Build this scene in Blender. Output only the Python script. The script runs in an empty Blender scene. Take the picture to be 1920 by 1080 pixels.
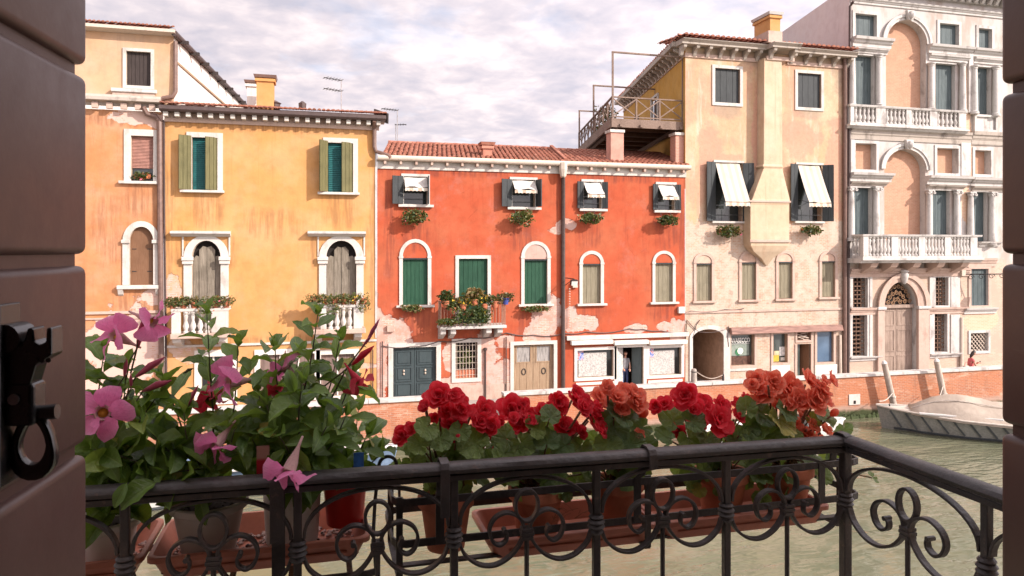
import bpy, bmesh, math, random
from mathutils import Vector, Matrix, Euler, geometry, noise as mnoise
random.seed(11)
R = math.radians
SC = bpy.context.scene
COL = SC.collection

# ------------------------------------------------------------------ camera
ZC = 7.6                       # eye height above the canal water
F_PX, YAW, HORIZON = 1350.0, R(15), 468.0
cam_d = bpy.data.cameras.new("camera")
cam_d.sensor_width = 36.0
cam_d.lens = 36.0 * F_PX / 1920.0
cam_d.shift_y = -(540 - HORIZON) / 1920.0
cam_d.clip_start, cam_d.clip_end = 0.05, 1500
cam_d.dof.use_dof = True
cam_d.dof.focus_distance = 5.0
cam_d.dof.aperture_fstop = 22.0
cam = bpy.data.objects.new("camera", cam_d)
cam.location = (0, 0, ZC)
cam.rotation_euler = (R(90), 0, -YAW)
COL.objects.link(cam)
SC.camera = cam

# ------------------------------------------------------------------ sky, sun, exposure
SUN_TO = Vector((1.12, -1.0, 0.86)).normalized()      # towards the sun
sun_el = math.asin(SUN_TO.z)
sun_az = math.atan2(SUN_TO.x, SUN_TO.y)
world = bpy.data.worlds.new("World")
SC.world = world
world.use_nodes = True
wt = world.node_tree
wt.nodes.clear()
w_out = wt.nodes.new('ShaderNodeOutputWorld')
w_sky = wt.nodes.new('ShaderNodeTexSky')
w_sky.sky_type = 'NISHITA'
w_sky.sun_disc = False
w_sky.sun_elevation = sun_el
w_sky.sun_rotation = sun_az
w_bg = wt.nodes.new('ShaderNodeBackground')
w_bg.inputs['Strength'].default_value = 0.12
wt.links.new(w_sky.outputs[0], w_bg.inputs['Color'])
w_tc = wt.nodes.new('ShaderNodeTexCoord')
w_sep = wt.nodes.new('ShaderNodeSeparateXYZ')
wt.links.new(w_tc.outputs['Generated'], w_sep.inputs[0])
w_max = wt.nodes.new('ShaderNodeMath'); w_max.operation = 'MAXIMUM'; w_max.inputs[1].default_value = 0.0
w_add = wt.nodes.new('ShaderNodeMath'); w_add.operation = 'ADD'; w_add.inputs[1].default_value = 0.16
wt.links.new(w_sep.outputs['Z'], w_max.inputs[0]); wt.links.new(w_max.outputs[0], w_add.inputs[0])
w_dx = wt.nodes.new('ShaderNodeMath'); w_dx.operation = 'DIVIDE'
w_dy = wt.nodes.new('ShaderNodeMath'); w_dy.operation = 'DIVIDE'
wt.links.new(w_sep.outputs['X'], w_dx.inputs[0]); wt.links.new(w_add.outputs[0], w_dx.inputs[1])
wt.links.new(w_sep.outputs['Y'], w_dy.inputs[0]); wt.links.new(w_add.outputs[0], w_dy.inputs[1])
w_cmb = wt.nodes.new('ShaderNodeCombineXYZ')
wt.links.new(w_dx.outputs[0], w_cmb.inputs[0]); wt.links.new(w_dy.outputs[0], w_cmb.inputs[1])
def w_noise(scale, detail, rough, off):
    mp = wt.nodes.new('ShaderNodeMapping'); mp.inputs['Location'].default_value = off
    wt.links.new(w_cmb.outputs[0], mp.inputs[0])
    n = wt.nodes.new('ShaderNodeTexNoise'); n.inputs['Scale'].default_value = scale
    n.inputs['Detail'].default_value = detail; n.inputs['Roughness'].default_value = rough
    n.inputs['Distortion'].default_value = 0.3
    wt.links.new(mp.outputs[0], n.inputs['Vector'])
    return n.outputs['Fac']
def w_ramp(sock, stops):
    r = wt.nodes.new('ShaderNodeValToRGB')
    while len(r.color_ramp.elements) < len(stops): r.color_ramp.elements.new(0.5)
    for e, (p, c) in zip(r.color_ramp.elements, stops):
        e.position = p; e.color = (*c, 1) if len(c) == 3 else c
    wt.links.new(sock, r.inputs[0])
    return r.outputs[0]
cov = w_ramp(w_noise(2.6, 7, 0.6, (3.1, 0.4, 0)), [(0.30, (0.70,)*3), (0.46, (0.99,)*3)])
w_na, w_nb = w_noise(3.0, 4, 0.5, (1.0, 5.2, 0)), w_noise(11.0, 5, 0.55, (2.0, 1.2, 0))
w_sum = wt.nodes.new('ShaderNodeMath'); w_sum.operation = 'MULTIPLY_ADD'; w_sum.inputs[1].default_value = 0.55
wt.links.new(w_nb, w_sum.inputs[0]); wt.links.new(w_na, w_sum.inputs[2])
ccol = w_ramp(w_sum.outputs[0], [(0.56, (0.50, 0.475, 0.545)), (0.76, (0.65, 0.585, 0.625)), (0.93, (0.84, 0.735, 0.735))])
w_cl = wt.nodes.new('ShaderNodeBackground'); w_cl.inputs['Strength'].default_value = 0.62
wt.links.new(ccol, w_cl.inputs['Color'])
# thin cloud scatters forward: smooth gain towards the sun, added to lift balcony shade
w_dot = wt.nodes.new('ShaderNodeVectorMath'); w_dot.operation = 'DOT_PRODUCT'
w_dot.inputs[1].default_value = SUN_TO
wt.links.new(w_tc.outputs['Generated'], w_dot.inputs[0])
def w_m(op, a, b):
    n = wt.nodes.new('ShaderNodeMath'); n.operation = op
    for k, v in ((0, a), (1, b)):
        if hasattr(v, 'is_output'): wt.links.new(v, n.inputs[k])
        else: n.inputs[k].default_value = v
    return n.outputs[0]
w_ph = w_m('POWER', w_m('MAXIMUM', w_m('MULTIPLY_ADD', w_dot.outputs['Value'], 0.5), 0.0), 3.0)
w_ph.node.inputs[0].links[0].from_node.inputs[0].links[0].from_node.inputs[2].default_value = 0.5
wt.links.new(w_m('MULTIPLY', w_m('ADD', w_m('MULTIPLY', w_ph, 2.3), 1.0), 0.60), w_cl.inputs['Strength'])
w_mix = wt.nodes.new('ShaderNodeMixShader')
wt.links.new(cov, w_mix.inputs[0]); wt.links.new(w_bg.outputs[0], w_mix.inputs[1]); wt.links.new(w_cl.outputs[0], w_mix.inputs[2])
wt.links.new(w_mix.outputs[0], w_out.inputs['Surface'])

sun_d = bpy.data.lights.new("sun", 'SUN')
sun_d.energy = 3.0
sun_d.angle = R(0.55)
sun_d.color = (1.0, 0.91, 0.825)
sun = bpy.data.objects.new("sun", sun_d)
sun.rotation_euler = SUN_TO.to_track_quat('Z', 'Y').to_euler()
sun.location = (10, -20, 40)
COL.objects.link(sun)

vs = SC.view_settings
vs.view_transform = 'Standard'; vs.look = 'None'; vs.gamma = 1.0; vs.exposure = 1.10
vs.use_curve_mapping = False
SC.cycles.max_bounces = 6
SC.cycles.diffuse_bounces = 3
SC.cycles.glossy_bounces = 3
SC.cycles.transmission_bounces = 4
SC.cycles.use_denoising = True

# ------------------------------------------------------------------ survey: real positions from sight lines
S, C = math.sin(YAW), math.cos(YAW)
D = 31.0                       # the row of facades stands 31 m across the canal
def ray(px):
    c = (px - 960) / F_PX
    return c * C + S, -c * S + C
def X(px, Y=D):
    a, b = ray(px); return Y * a / b
def KK(px, Y=D): return Y / ray(px)[1]
def Z(px, py, Y=D): return ZC + (HORIZON - py) / F_PX * KK(px, Y)
def P(px, py, Y=D): return Vector((X(px, Y), Y, Z(px, py, Y)))

# ------------------------------------------------------------------ mesh builder
class MB:
    def __init__(s): s.v = []; s.f = []; s.mi = []; s.cur = 0
    def add(s, vs, fs):
        o = len(s.v); s.v += [tuple(v) for v in vs]
        s.f += [tuple(i + o for i in f) for f in fs]; s.mi += [s.cur] * len(fs)
        return s
    def hexa(s, p):     # 4 bottom (ccw), 4 top
        return s.add(p, [(3,2,1,0),(4,5,6,7),(0,1,5,4),(1,2,6,5),(2,3,7,6),(3,0,4,7)])
    def box(s, x0, x1, y0, y1, z0, z1):
        return s.hexa([(x0,y0,z0),(x1,y0,z0),(x1,y1,z0),(x0,y1,z0),(x0,y0,z1),(x1,y0,z1),(x1,y1,z1),(x0,y1,z1)])
    def obox(s, c, u, v, w):   # centre and three half axes
        c, u, v, w = map(Vector, (c, u, v, w))
        return s.hexa([c-u-v-w, c+u-v-w, c+u+v-w, c-u+v-w, c-u-v+w, c+u-v+w, c+u+v+w, c-u+v+w])
    def bar(s, a, b, w, h, up=(0,0,1)):   # straight bar from a to b, width w, height h
        a, b = Vector(a), Vector(b); d = (b - a); L = d.length; d.normalize()
        side = d.cross(Vector(up))
        if side.length < 1e-4: side = d.cross(Vector((0,1,0)))
        side.normalize(); u2 = side.cross(d).normalized()
        return s.obox((a+b)/2, d*L/2, side*w/2, u2*h/2)
    def prism(s, poly, y0, y1):     # polygon in XZ
        n = len(poly)
        s.add([(x,y0,z) for x,z in poly] + [(x,y1,z) for x,z in poly],
              [tuple(range(n)), tuple(range(2*n-1, n-1, -1))] + [(i, (i+1)%n+0, (i+1)%n+n, i+n)[::-1] for i in range(n)])
        return s
    def prismz(s, poly, z0, z1):
        n = len(poly)
        s.add([(x,y,z0) for x,y in poly] + [(x,y,z1) for x,y in poly],
              [tuple(range(n))[::-1], tuple(range(n, 2*n))] + [(i, (i+1)%n, (i+1)%n+n, i+n) for i in range(n)])
        return s
    def prismx(s, poly, x0, x1):    # polygon in YZ
        n = len(poly)
        s.add([(x0,y,z) for y,z in poly] + [(x1,y,z) for y,z in poly],
              [tuple(range(n))[::-1], tuple(range(n, 2*n))] + [(i, (i+1)%n, (i+1)%n+n, i+n) for i in range(n)])
        return s
    def strip(s, inner, outer, y0, y1):   # open band between two XZ paths, extruded y0..y1
        n = len(inner)
        vs = [(x,y0,z) for x,z in inner]+[(x,y0,z) for x,z in outer]+[(x,y1,z) for x,z in inner]+[(x,y1,z) for x,z in outer]
        fs = []
        for i in range(n-1):
            a,b,c,d = i,i+1,n+i+1,n+i
            fs += [(a,b,c,d), (a+2*n,d+2*n,c+2*n,b+2*n), (a,a+2*n,b+2*n,b), (d,c,c+2*n,d+2*n)]
        fs += [(0,n,3*n,2*n), (n-1,3*n-1,4*n-1,2*n-1)]
        return s.add(vs, fs)
    def tube(s, pts, r, n=6, caps=True):
        pts = [Vector(p) for p in pts]; m = len(pts)
        rs = r if isinstance(r, (list, tuple)) else [r]*m
        t0 = (pts[1]-pts[0]).normalized()
        nx = t0.orthogonal().normalized()
        o = len(s.v)
        for i, p in enumerate(pts):
            t = (pts[min(i+1,m-1)]-pts[max(i-1,0)])
            t = t.normalized() if t.length > 1e-9 else t0
            nx = (nx - t*nx.dot(t)); nx = nx.normalized() if nx.length > 1e-6 else t.orthogonal().normalized()
            ny = t.cross(nx)
            for k in range(n):
                a = 2*math.pi*k/n
                q = p + (nx*math.cos(a)+ny*math.sin(a))*rs[i]
                s.v.append(tuple(q))
        fs = []
        for i in range(m-1):
            for k in range(n):
                k2 = (k+1) % n
                fs.append((o+i*n+k, o+i*n+k2, o+(i+1)*n+k2, o+(i+1)*n+k))
        if caps: fs += [tuple(o+k for k in range(n))[::-1], tuple(o+(m-1)*n+k for k in range(n))]
        s.f += fs; s.mi += [s.cur]*len(fs)
        return s
    def lathe(s, prof, c=(0,0,0), n=12, caps=True):
        o = len(s.v); m = len(prof)
        for r, z in prof:
            for k in range(n):
                a = 2*math.pi*k/n
                s.v.append((c[0]+r*math.cos(a), c[1]+r*math.sin(a), c[2]+z))
        fs = []
        for i in range(m-1):
            for k in range(n):
                k2 = (k+1) % n
                fs.append((o+i*n+k, o+i*n+k2, o+(i+1)*n+k2, o+(i+1)*n+k))
        if caps: fs += [tuple(o+k for k in range(n))[::-1], tuple(o+(m-1)*n+k for k in range(n))]
        s.f += fs; s.mi += [s.cur]*len(fs)
        return s
    def ribbon(s, pts, wdir, t, w, closed=False):   # flat iron bar bent along pts; thickness t in the bend plane, width w along wdir
        pts = [Vector(p) for p in pts]; wd = Vector(wdir).normalized(); m = len(pts); o = len(s.v)
        ts = t if isinstance(t, (list, tuple)) else [t]*m
        for i, p in enumerate(pts):
            if closed: d = pts[(i+1) % m]-pts[(i-1) % m]
            else: d = pts[min(i+1,m-1)]-pts[max(i-1,0)]
            nn = d.cross(wd).normalized()
            for sn, sw in ((-1,-1),(1,-1),(1,1),(-1,1)):
                s.v.append(tuple(p + nn*sn*ts[i]/2 + wd*sw*w/2))
        fs = []
        for i in range(m if closed else m-1):
            j = (i+1) % m
            for k in range(4):
                k2 = (k+1) % 4
                fs.append((o+i*4+k, o+i*4+k2, o+j*4+k2, o+j*4+k))
        if not closed: fs += [(o+3,o+2,o+1,o), tuple(o+(m-1)*4+k for k in range(4))]
        s.f += fs; s.mi += [s.cur]*len(fs)
        return s
    def mesh(s, name, mats, off=(0,0,0), smooth=False, bevel=0, fix=True, seg=2):
        me = bpy.data.meshes.new(name)
        ox, oy, oz = off
        me.from_pydata([(x-ox, y-oy, z-oz) for x,y,z in s.v], [], s.f)
        if not isinstance(mats, (list, tuple)): mats = [mats]
        for m in mats: me.materials.append(m)
        if len(mats) > 1: me.polygons.foreach_set('material_index', s.mi)
        if fix or bevel:
            bm = bmesh.new(); bm.from_mesh(me)
            if fix: bmesh.ops.recalc_face_normals(bm, faces=bm.faces)
            if bevel:
                es = [e for e in bm.edges if len(e.link_faces) == 2 and e.calc_face_angle(0) > 0.5]
                bmesh.ops.bevel(bm, geom=es, offset=bevel, segments=seg, affect='EDGES', profile=0.5, clamp_overlap=True)
            bm.to_mesh(me); bm.free()
        if smooth:
            me.polygons.foreach_set('use_smooth', [True]*len(me.polygons))
            if smooth != 'all':
                me.set_sharp_from_angle(angle=R(38))
        return me

OFF = {}
def tag(o, label=None, cat=None, group=None, kind=None):
    if label: o['label'] = label
    if cat: o['category'] = cat
    if group: o['group'] = group
    if kind: o['kind'] = kind
    return o
def root(name, loc, label, cat, group=None, kind=None, rz=0):
    o = bpy.data.objects.new(name, None); COL.objects.link(o)
    o.location = loc; o.empty_display_size = 0.2
    if rz: o.rotation_euler = (0, 0, rz)
    OFF[o.name] = Vector(loc)
    return tag(o, label, cat, group, kind)
def part(name, mb, mats, parent, smooth=False, bevel=0, local=False, label=None, kind=None, fix=True, seg=2):
    off = Vector((0,0,0)) if local else OFF[parent.name]
    o = bpy.data.objects.new(name, mb.mesh(name, mats, off, smooth, bevel, fix, seg)); COL.objects.link(o)
    o.parent = parent
    OFF[o.name] = OFF.get(parent.name, Vector((0,0,0)))
    return tag(o, label, kind=kind)
def inst(name, me, parent, M=None, label=None):
    o = bpy.data.objects.new(name, me); COL.objects.link(o); o.parent = parent
    OFF[o.name] = OFF.get(parent.name, Vector((0,0,0)))
    if M is not None: o.matrix_basis = M
    return tag(o, label)
def single(name, mb, mats, label, cat, group=None, kind=None, smooth=False, bevel=0, seg=2):
    xs = [v[0] for v in mb.v]; ys = [v[1] for v in mb.v]; zs = [v[2] for v in mb.v]
    off = Vector(((min(xs)+max(xs))/2, (min(ys)+max(ys))/2, min(zs)))
    o = bpy.data.objects.new(name, mb.mesh(name, mats, off, smooth, bevel, True, seg)); COL.objects.link(o)
    o.location = off; OFF[o.name] = off
    return tag(o, label, cat, group, kind)
def struct(name, mb, mats, smooth=False):
    o = bpy.data.objects.new(name, mb.mesh(name, mats, (0,0,0), smooth)); COL.objects.link(o)
    o['kind'] = 'structure'; OFF[o.name] = Vector((0,0,0))
    return o
def copy_thing(o, loc, rz=None, label=None, scale=None):
    kids = {}
    for k in bpy.data.objects:
        if k.parent: kids.setdefault(k.parent.name, []).append(k)
    def cp(q, par):
        c = q.copy(); COL.objects.link(c)
        if par: c.parent = par
        for k in kids.get(q.name, []): cp(k, c)
        return c
    r = cp(o, None); r.location = loc
    if rz is not None: r.rotation_euler = (0, 0, rz)
    if scale: r.scale = (scale,)*3
    if label: r['label'] = label
    return r

# ------------------------------------------------------------------ materials
class SN:
    def __init__(s, name, rough=0.8, spec=0.3):
        s.m = bpy.data.materials.new(name); s.m.use_nodes = True
        s.t = s.m.node_tree; s.b = s.t.nodes['Principled BSDF']
        s.b.inputs['Roughness'].default_value = rough
        s.b.inputs['Specular IOR Level'].default_value = spec
        s._pos = s._obj = None
    def n(s, typ, **props):
        x = s.t.nodes.new(typ)
        for k, v in props.items(): setattr(x, k, v)
        return x
    def put(s, sock, v):
        if hasattr(v, 'is_output'): s.t.links.new(v, sock)
        elif isinstance(v, tuple) and len(v) == 3 and sock.type == 'RGBA': sock.default_value = (*v, 1)
        else: sock.default_value = v
    @property
    def pos(s):
        if not s._pos: s._pos = s.n('ShaderNodeNewGeometry').outputs['Position']
        return s._pos
    @property
    def obj(s):
        if not s._obj: s._obj = s.n('ShaderNodeTexCoord').outputs['Object']
        return s._obj
    def noise(s, scale, detail=4, rough=0.55, vec=None, stretch=None, dist=0.0):
        x = s.n('ShaderNodeTexNoise'); x.inputs['Scale'].default_value = scale
        x.inputs['Detail'].default_value = detail; x.inputs['Roughness'].default_value = rough; x.inputs['Distortion'].default_value = dist
        v = vec or s.pos
        if stretch: v = s.vmath('MULTIPLY', v, stretch)
        s.put(x.inputs['Vector'], v); return x.outputs['Fac']
    def math(s, op, a, b=0.0, c=0.0, clamp=False):
        x = s.n('ShaderNodeMath', operation=op); x.use_clamp = clamp
        s.put(x.inputs[0], a); s.put(x.inputs[1], b); s.put(x.inputs[2], c); return x.outputs[0]
    def vmath(s, op, a, b=(0,0,0)):
        x = s.n('ShaderNodeVectorMath', operation=op)
        s.put(x.inputs[0], a); s.put(x.inputs[1], b)
        return x.outputs['Value'] if op in ('LENGTH', 'DOT_PRODUCT') else x.outputs[0]
    def ramp(s, f, stops, interp='LINEAR'):
        x = s.n('ShaderNodeValToRGB'); x.color_ramp.interpolation = interp
        while len(x.color_ramp.elements) < len(stops): x.color_ramp.elements.new(0.5)
        for e, (p, c) in zip(x.color_ramp.elements, stops):
            e.position = p; e.color = (c, c, c, 1) if not isinstance(c, tuple) else (*c, 1)
        s.put(x.inputs[0], f); return x.outputs[0]
    def step(s, f, a, b):     # smooth 0..1 between a and b
        x = s.n('ShaderNodeMapRange', interpolation_type='SMOOTHSTEP')
        s.put(x.inputs['Value'], f); x.inputs['From Min'].default_value = a; x.inputs['From Max'].default_value = b
        return x.outputs[0]
    def mix(s, f, a, b, blend='MIX'):
        x = s.n('ShaderNodeMix', data_type='RGBA', blend_type=blend)
        s.put(x.inputs[0], f); s.put(x.inputs[6], a); s.put(x.inputs[7], b); return x.outputs[2]
    def sep(s, v):
        x = s.n('ShaderNodeSeparateXYZ'); s.put(x.inputs[0], v); return x.outputs
    def comb(s, x, y, z):
        q = s.n('ShaderNodeCombineXYZ'); s.put(q.inputs[0], x); s.put(q.inputs[1], y); s.put(q.inputs[2], z); return q.outputs[0]
    def blobs(s, lst, amp=0.5, scale=2.2):     # mask of patches (x, z, rx, rz) on a wall, ragged by noise
        acc = None
        for x, z, rx, rz in lst:
            v = s.vmath('MULTIPLY', s.vmath('SUBTRACT', s.pos, (x, 0, z)), (1/rx, 0, 1/rz))
            d = s.math('SUBTRACT', 1.0, s.vmath('LENGTH', v))
            acc = d if acc is None else s.math('MAXIMUM', acc, d)
        nz = s.math('SUBTRACT', s.noise(scale, 6, 0.62), 0.5)
        acc = s.math('ADD', acc, s.math('MULTIPLY', nz, amp*2))
        return s.step(acc, 0.0, 0.07), acc
    def bump(s, h, dist=0.01, strength=0.6):
        x = s.n('ShaderNodeBump'); x.inputs['Distance'].default_value = dist; x.inputs['Strength'].default_value = strength
        s.put(x.inputs['Height'], h); s.t.links.new(x.outputs[0], s.b.inputs['Normal'])
    def brick(s, scale, c1, c2, mortar, ms=0.02, bw=0.5, rh=0.25, vec=None, plane='XZ'):
        x = s.n('ShaderNodeTexBrick'); v = vec or s.pos
        o = s.sep(v); s.put(x.inputs['Vector'], s.comb(o[0] if plane == 'XZ' else o[1], o[2], 0.0))
        x.inputs['Scale'].default_value = scale; x.inputs['Mortar Size'].default_value = ms
        x.inputs['Brick Width'].default_value = bw; x.inputs['Row Height'].default_value = rh
        s.put(x.inputs['Color1'], c1); s.put(x.inputs['Color2'], c2); s.put(x.inputs['Mortar'], mortar)
        return x.outputs['Color'], x.outputs['Fac']
    def base(s, c): s.put(s.b.inputs['Base Color'], c); return s
    def done(s): return s.m

def simple(name, c, rough=0.7, spec=0.3, var=0.25, scale=6.0, bump=0.0, bscale=None, metal=0.0, coords='pos', stretch=None, rand=0.0):
    s = SN(name, rough, spec)
    v = s.pos if coords == 'pos' else s.obj
    f = s.noise(scale, 5, 0.6, v, stretch)
    dark = tuple(k*(1-var) for k in c); light = tuple(min(1, k*(1+var*0.8)) for k in c)
    col = s.ramp(f, [(0.3, dark), (0.52, c), (0.72, light)])
    if rand:
        oi = s.n('ShaderNodeObjectInfo').outputs['Random']
        hsv = s.n('ShaderNodeHueSaturation')
        s.put(hsv.inputs['Value'], s.math('ADD', s.math('MULTIPLY', oi, rand), 1-rand/2)); s.put(hsv.inputs['Color'], col); col = hsv.outputs[0]
    s.base(col); s.b.inputs['Metallic'].default_value = metal
    if bump: s.bump(s.noise(bscale or scale*5, 4, 0.6, v, stretch), bump, 0.7)
    return s.done()
# ------------------------------------------------------------------ wall materials
def zpx(px, py): return Z(px, py)
def patch_px(lst):
    return [(X(a), Z(a, b), c/1350*KK(a), d/1350*KK(a)) for a, b, c, d in lst]

def plaster(name, base, alt, stain, patches=(), pcol=(0.56,0.42,0.35), pcol2=(0.5,0.25,0.16), low=None, lowcol=None, streak=0.25, brickp=None, pamp=1.0, mottle=0.45, cracks=0.3, runoff=()):
    s = SN(name, 0.9, 0.15)
    big = s.noise(0.55, 5, 0.6)
    col = s.mix(s.step(big, 0.36, 0.66), base, alt)
    drips = s.noise(1.0, 5, 0.65, stretch=(2.6, 1, 0.28))
    col = s.mix(s.math('MULTIPLY', s.step(drips, 0.5, 0.78), streak), col, stain)
    mott = s.noise(2.6, 8, 0.62)
    col = s.mix(mottle, col, s.ramp(mott, [(0.28, 0.36), (0.5, 0.5), (0.74, 0.60)]), 'OVERLAY')
    # hairline cracks, pits and thin rain streaks
    dst = s.vmath('ADD', s.pos, s.vmath('MULTIPLY', s.n('ShaderNodeTexNoise').outputs['Color'], (0.5, 0.5, 0.5)))
    vo = s.n('ShaderNodeTexVoronoi', feature='DISTANCE_TO_EDGE'); vo.inputs['Scale'].default_value = 0.62; s.put(vo.inputs['Vector'], dst)
    crack = s.math('MULTIPLY', s.step(vo.outputs['Distance'], 0.010, 0.002), s.step(s.noise(0.7, 4, 0.6), 0.56, 0.66))
    col = s.mix(s.math('MULTIPLY', crack, cracks), col, tuple(k*0.35 for k in base))
    pits = s.step(s.noise(3.2, 7, 0.8), 0.665, 0.70)
    col = s.mix(s.math('MULTIPLY', pits, 0.45), col, tuple(k*0.5 for k in stain))
    rain = s.step(s.noise(1.0, 6, 0.7, stretch=(5.5, 1, 0.22)), 0.55, 0.74)
    col = s.mix(s.math('MULTIPLY', rain, 0.42*streak+0.10), col, tuple(k*0.62 for k in stain))
    pale = s.step(s.noise(0.9, 7, 0.72), 0.52, 0.68)
    col = s.mix(s.math('MULTIPLY', pale, 0.35), col, tuple(k*0.8+0.09 for k in base))
    if runoff:      # run-off stains below sills, boxes and eaves
        _, da = s.blobs(patch_px(runoff), 0.8, 1.6)
        dm_ = s.math('MULTIPLY', s.step(da, -0.30, 0.45), s.step(s.noise(1.0, 5, 0.7, stretch=(6, 1, 0.4)), 0.38, 0.62))
        col = s.mix(s.math('MULTIPLY', dm_, 0.62), col, tuple(k*0.5+0.02 for k in stain))
    h = s.noise(14, 5, 0.6)
    if low is not None:      # worn zone near the ground, ragged upper edge
        zz = s.sep(s.pos)[2]
        edge = s.math('ADD', zz, s.math('MULTIPLY', s.math('SUBTRACT', s.noise(0.8, 6, 0.65), 0.5), -2.6))
        m = s.step(edge, low + 0.08, low - 0.08)
        wear = s.mix(s.step(s.noise(2.3, 6, 0.7), 0.4, 0.62), lowcol, alt)
        if brickp:
            bc, bf = s.brick(1.0, (0.45,0.17,0.10), (0.55,0.28,0.18), (0.55,0.46,0.38), 0.014, 0.26, 0.075)
            wear = s.mix(s.step(s.noise(1.3, 6, 0.7, stretch=(1,1,1.4)), 0.53, 0.60), wear, bc)
        col = s.mix(m, col, wear)
    if patches:
        m, acc = s.blobs(patch_px(patches), pamp, 1.5)
        pc = s.mix(s.step(s.noise(2.6, 6, 0.7), 0.42, 0.6), pcol, pcol2)
        bc, bf = s.brick(1.0, (0.50,0.24,0.17), (0.56,0.36,0.28), (0.58,0.46,0.40), 0.014, 0.26, 0.075)
        pc = s.mix(s.step(s.noise(1.8, 6, 0.7, stretch=(1,3,1.3)), 0.52, 0.60), pc, bc)
        rim = s.math('MULTIPLY', s.step(acc, -0.05, 0.03), s.step(acc, 0.12, 0.04))
        col = s.mix(m, col, pc)
        col = s.mix(s.math('MULTIPLY', rim, 0.35), col, tuple(k*0.45 for k in base))
        h = s.math('SUBTRACT', s.math('MULTIPLY', h, 0.35), m)
        s.base(col); s.bump(h, 0.02, 0.7)
    else:
        s.base(col); s.bump(h, 0.010, 0.5)
    return s.done()

M = {}
M['yellow'] = plaster('yellow_plaster', (0.51,0.258,0.092), (0.53,0.295,0.135), (0.47,0.21,0.07),
    patches=[(322,545,16,30),(560,690,190,8),(345,660,24,26)], streak=0.35, pcol=(0.52,0.37,0.29), pcol2=(0.50,0.32,0.19), cracks=0.06, runoff=[(385,392,34,40),(636,396,34,40),(340,470,14,50),(430,470,12,44),(590,468,12,44),(682,466,12,44),(500,240,200,9),(318,400,8,160),(700,420,7,170),(505,640,180,12),(505,420,60,30)])
M['peach'] = plaster('peach_plaster', (0.48,0.205,0.088), (0.50,0.275,0.16), (0.43,0.15,0.058),
    patches=[(268,222,60,16),(290,560,22,18),(255,640,75,75),(210,720,60,70),(185,640,30,50)], streak=0.6, pcol=(0.60,0.42,0.35), pcol2=(0.56,0.40,0.34), runoff=[(266,370,34,40),(266,564,40,30),(235,226,70,14),(200,430,30,60),(292,420,8,160)])
M['peach_top'] = plaster('pale_peach_plaster', (0.51,0.31,0.18), (0.50,0.34,0.225), (0.34,0.23,0.17), streak=0.4)
M['red'] = plaster('red_plaster', (0.40,0.082,0.038), (0.40,0.108,0.053), (0.29,0.052,0.028),
    patches=[(722,625,40,42),(705,665,28,90),(748,620,22,16),(1022,590,34,44),(1000,630,20,20),(1094,604,40,17),(1070,600,16,22),(1062,420,24,10),(1042,432,16,8),
             (1245,612,16,9),(1195,616,26,8),(1276,625,26,34),(975,408,12,9),(915,660,24,36),(930,700,60,24),(850,670,20,30),(880,722,90,28),(945,640,20,14)],
    pcol=(0.52,0.36,0.31), pcol2=(0.49,0.27,0.21), streak=0.55, mottle=0.55, runoff=[(778,600,34,30),(1003,606,36,34),(1110,582,30,26),(1245,580,30,24),(888,650,70,24),(778,440,26,34),(978,440,26,34),(1107,440,24,30),(1251,440,24,30),(850,322,150,10),(1170,332,110,10),(730,440,10,120),(1050,380,8,90),(1280,430,8,140)])
M['red_tymp'] = plaster('pink_bare_plaster', (0.48,0.29,0.24), (0.49,0.34,0.29), (0.42,0.19,0.14))
M['beige'] = None
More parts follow.
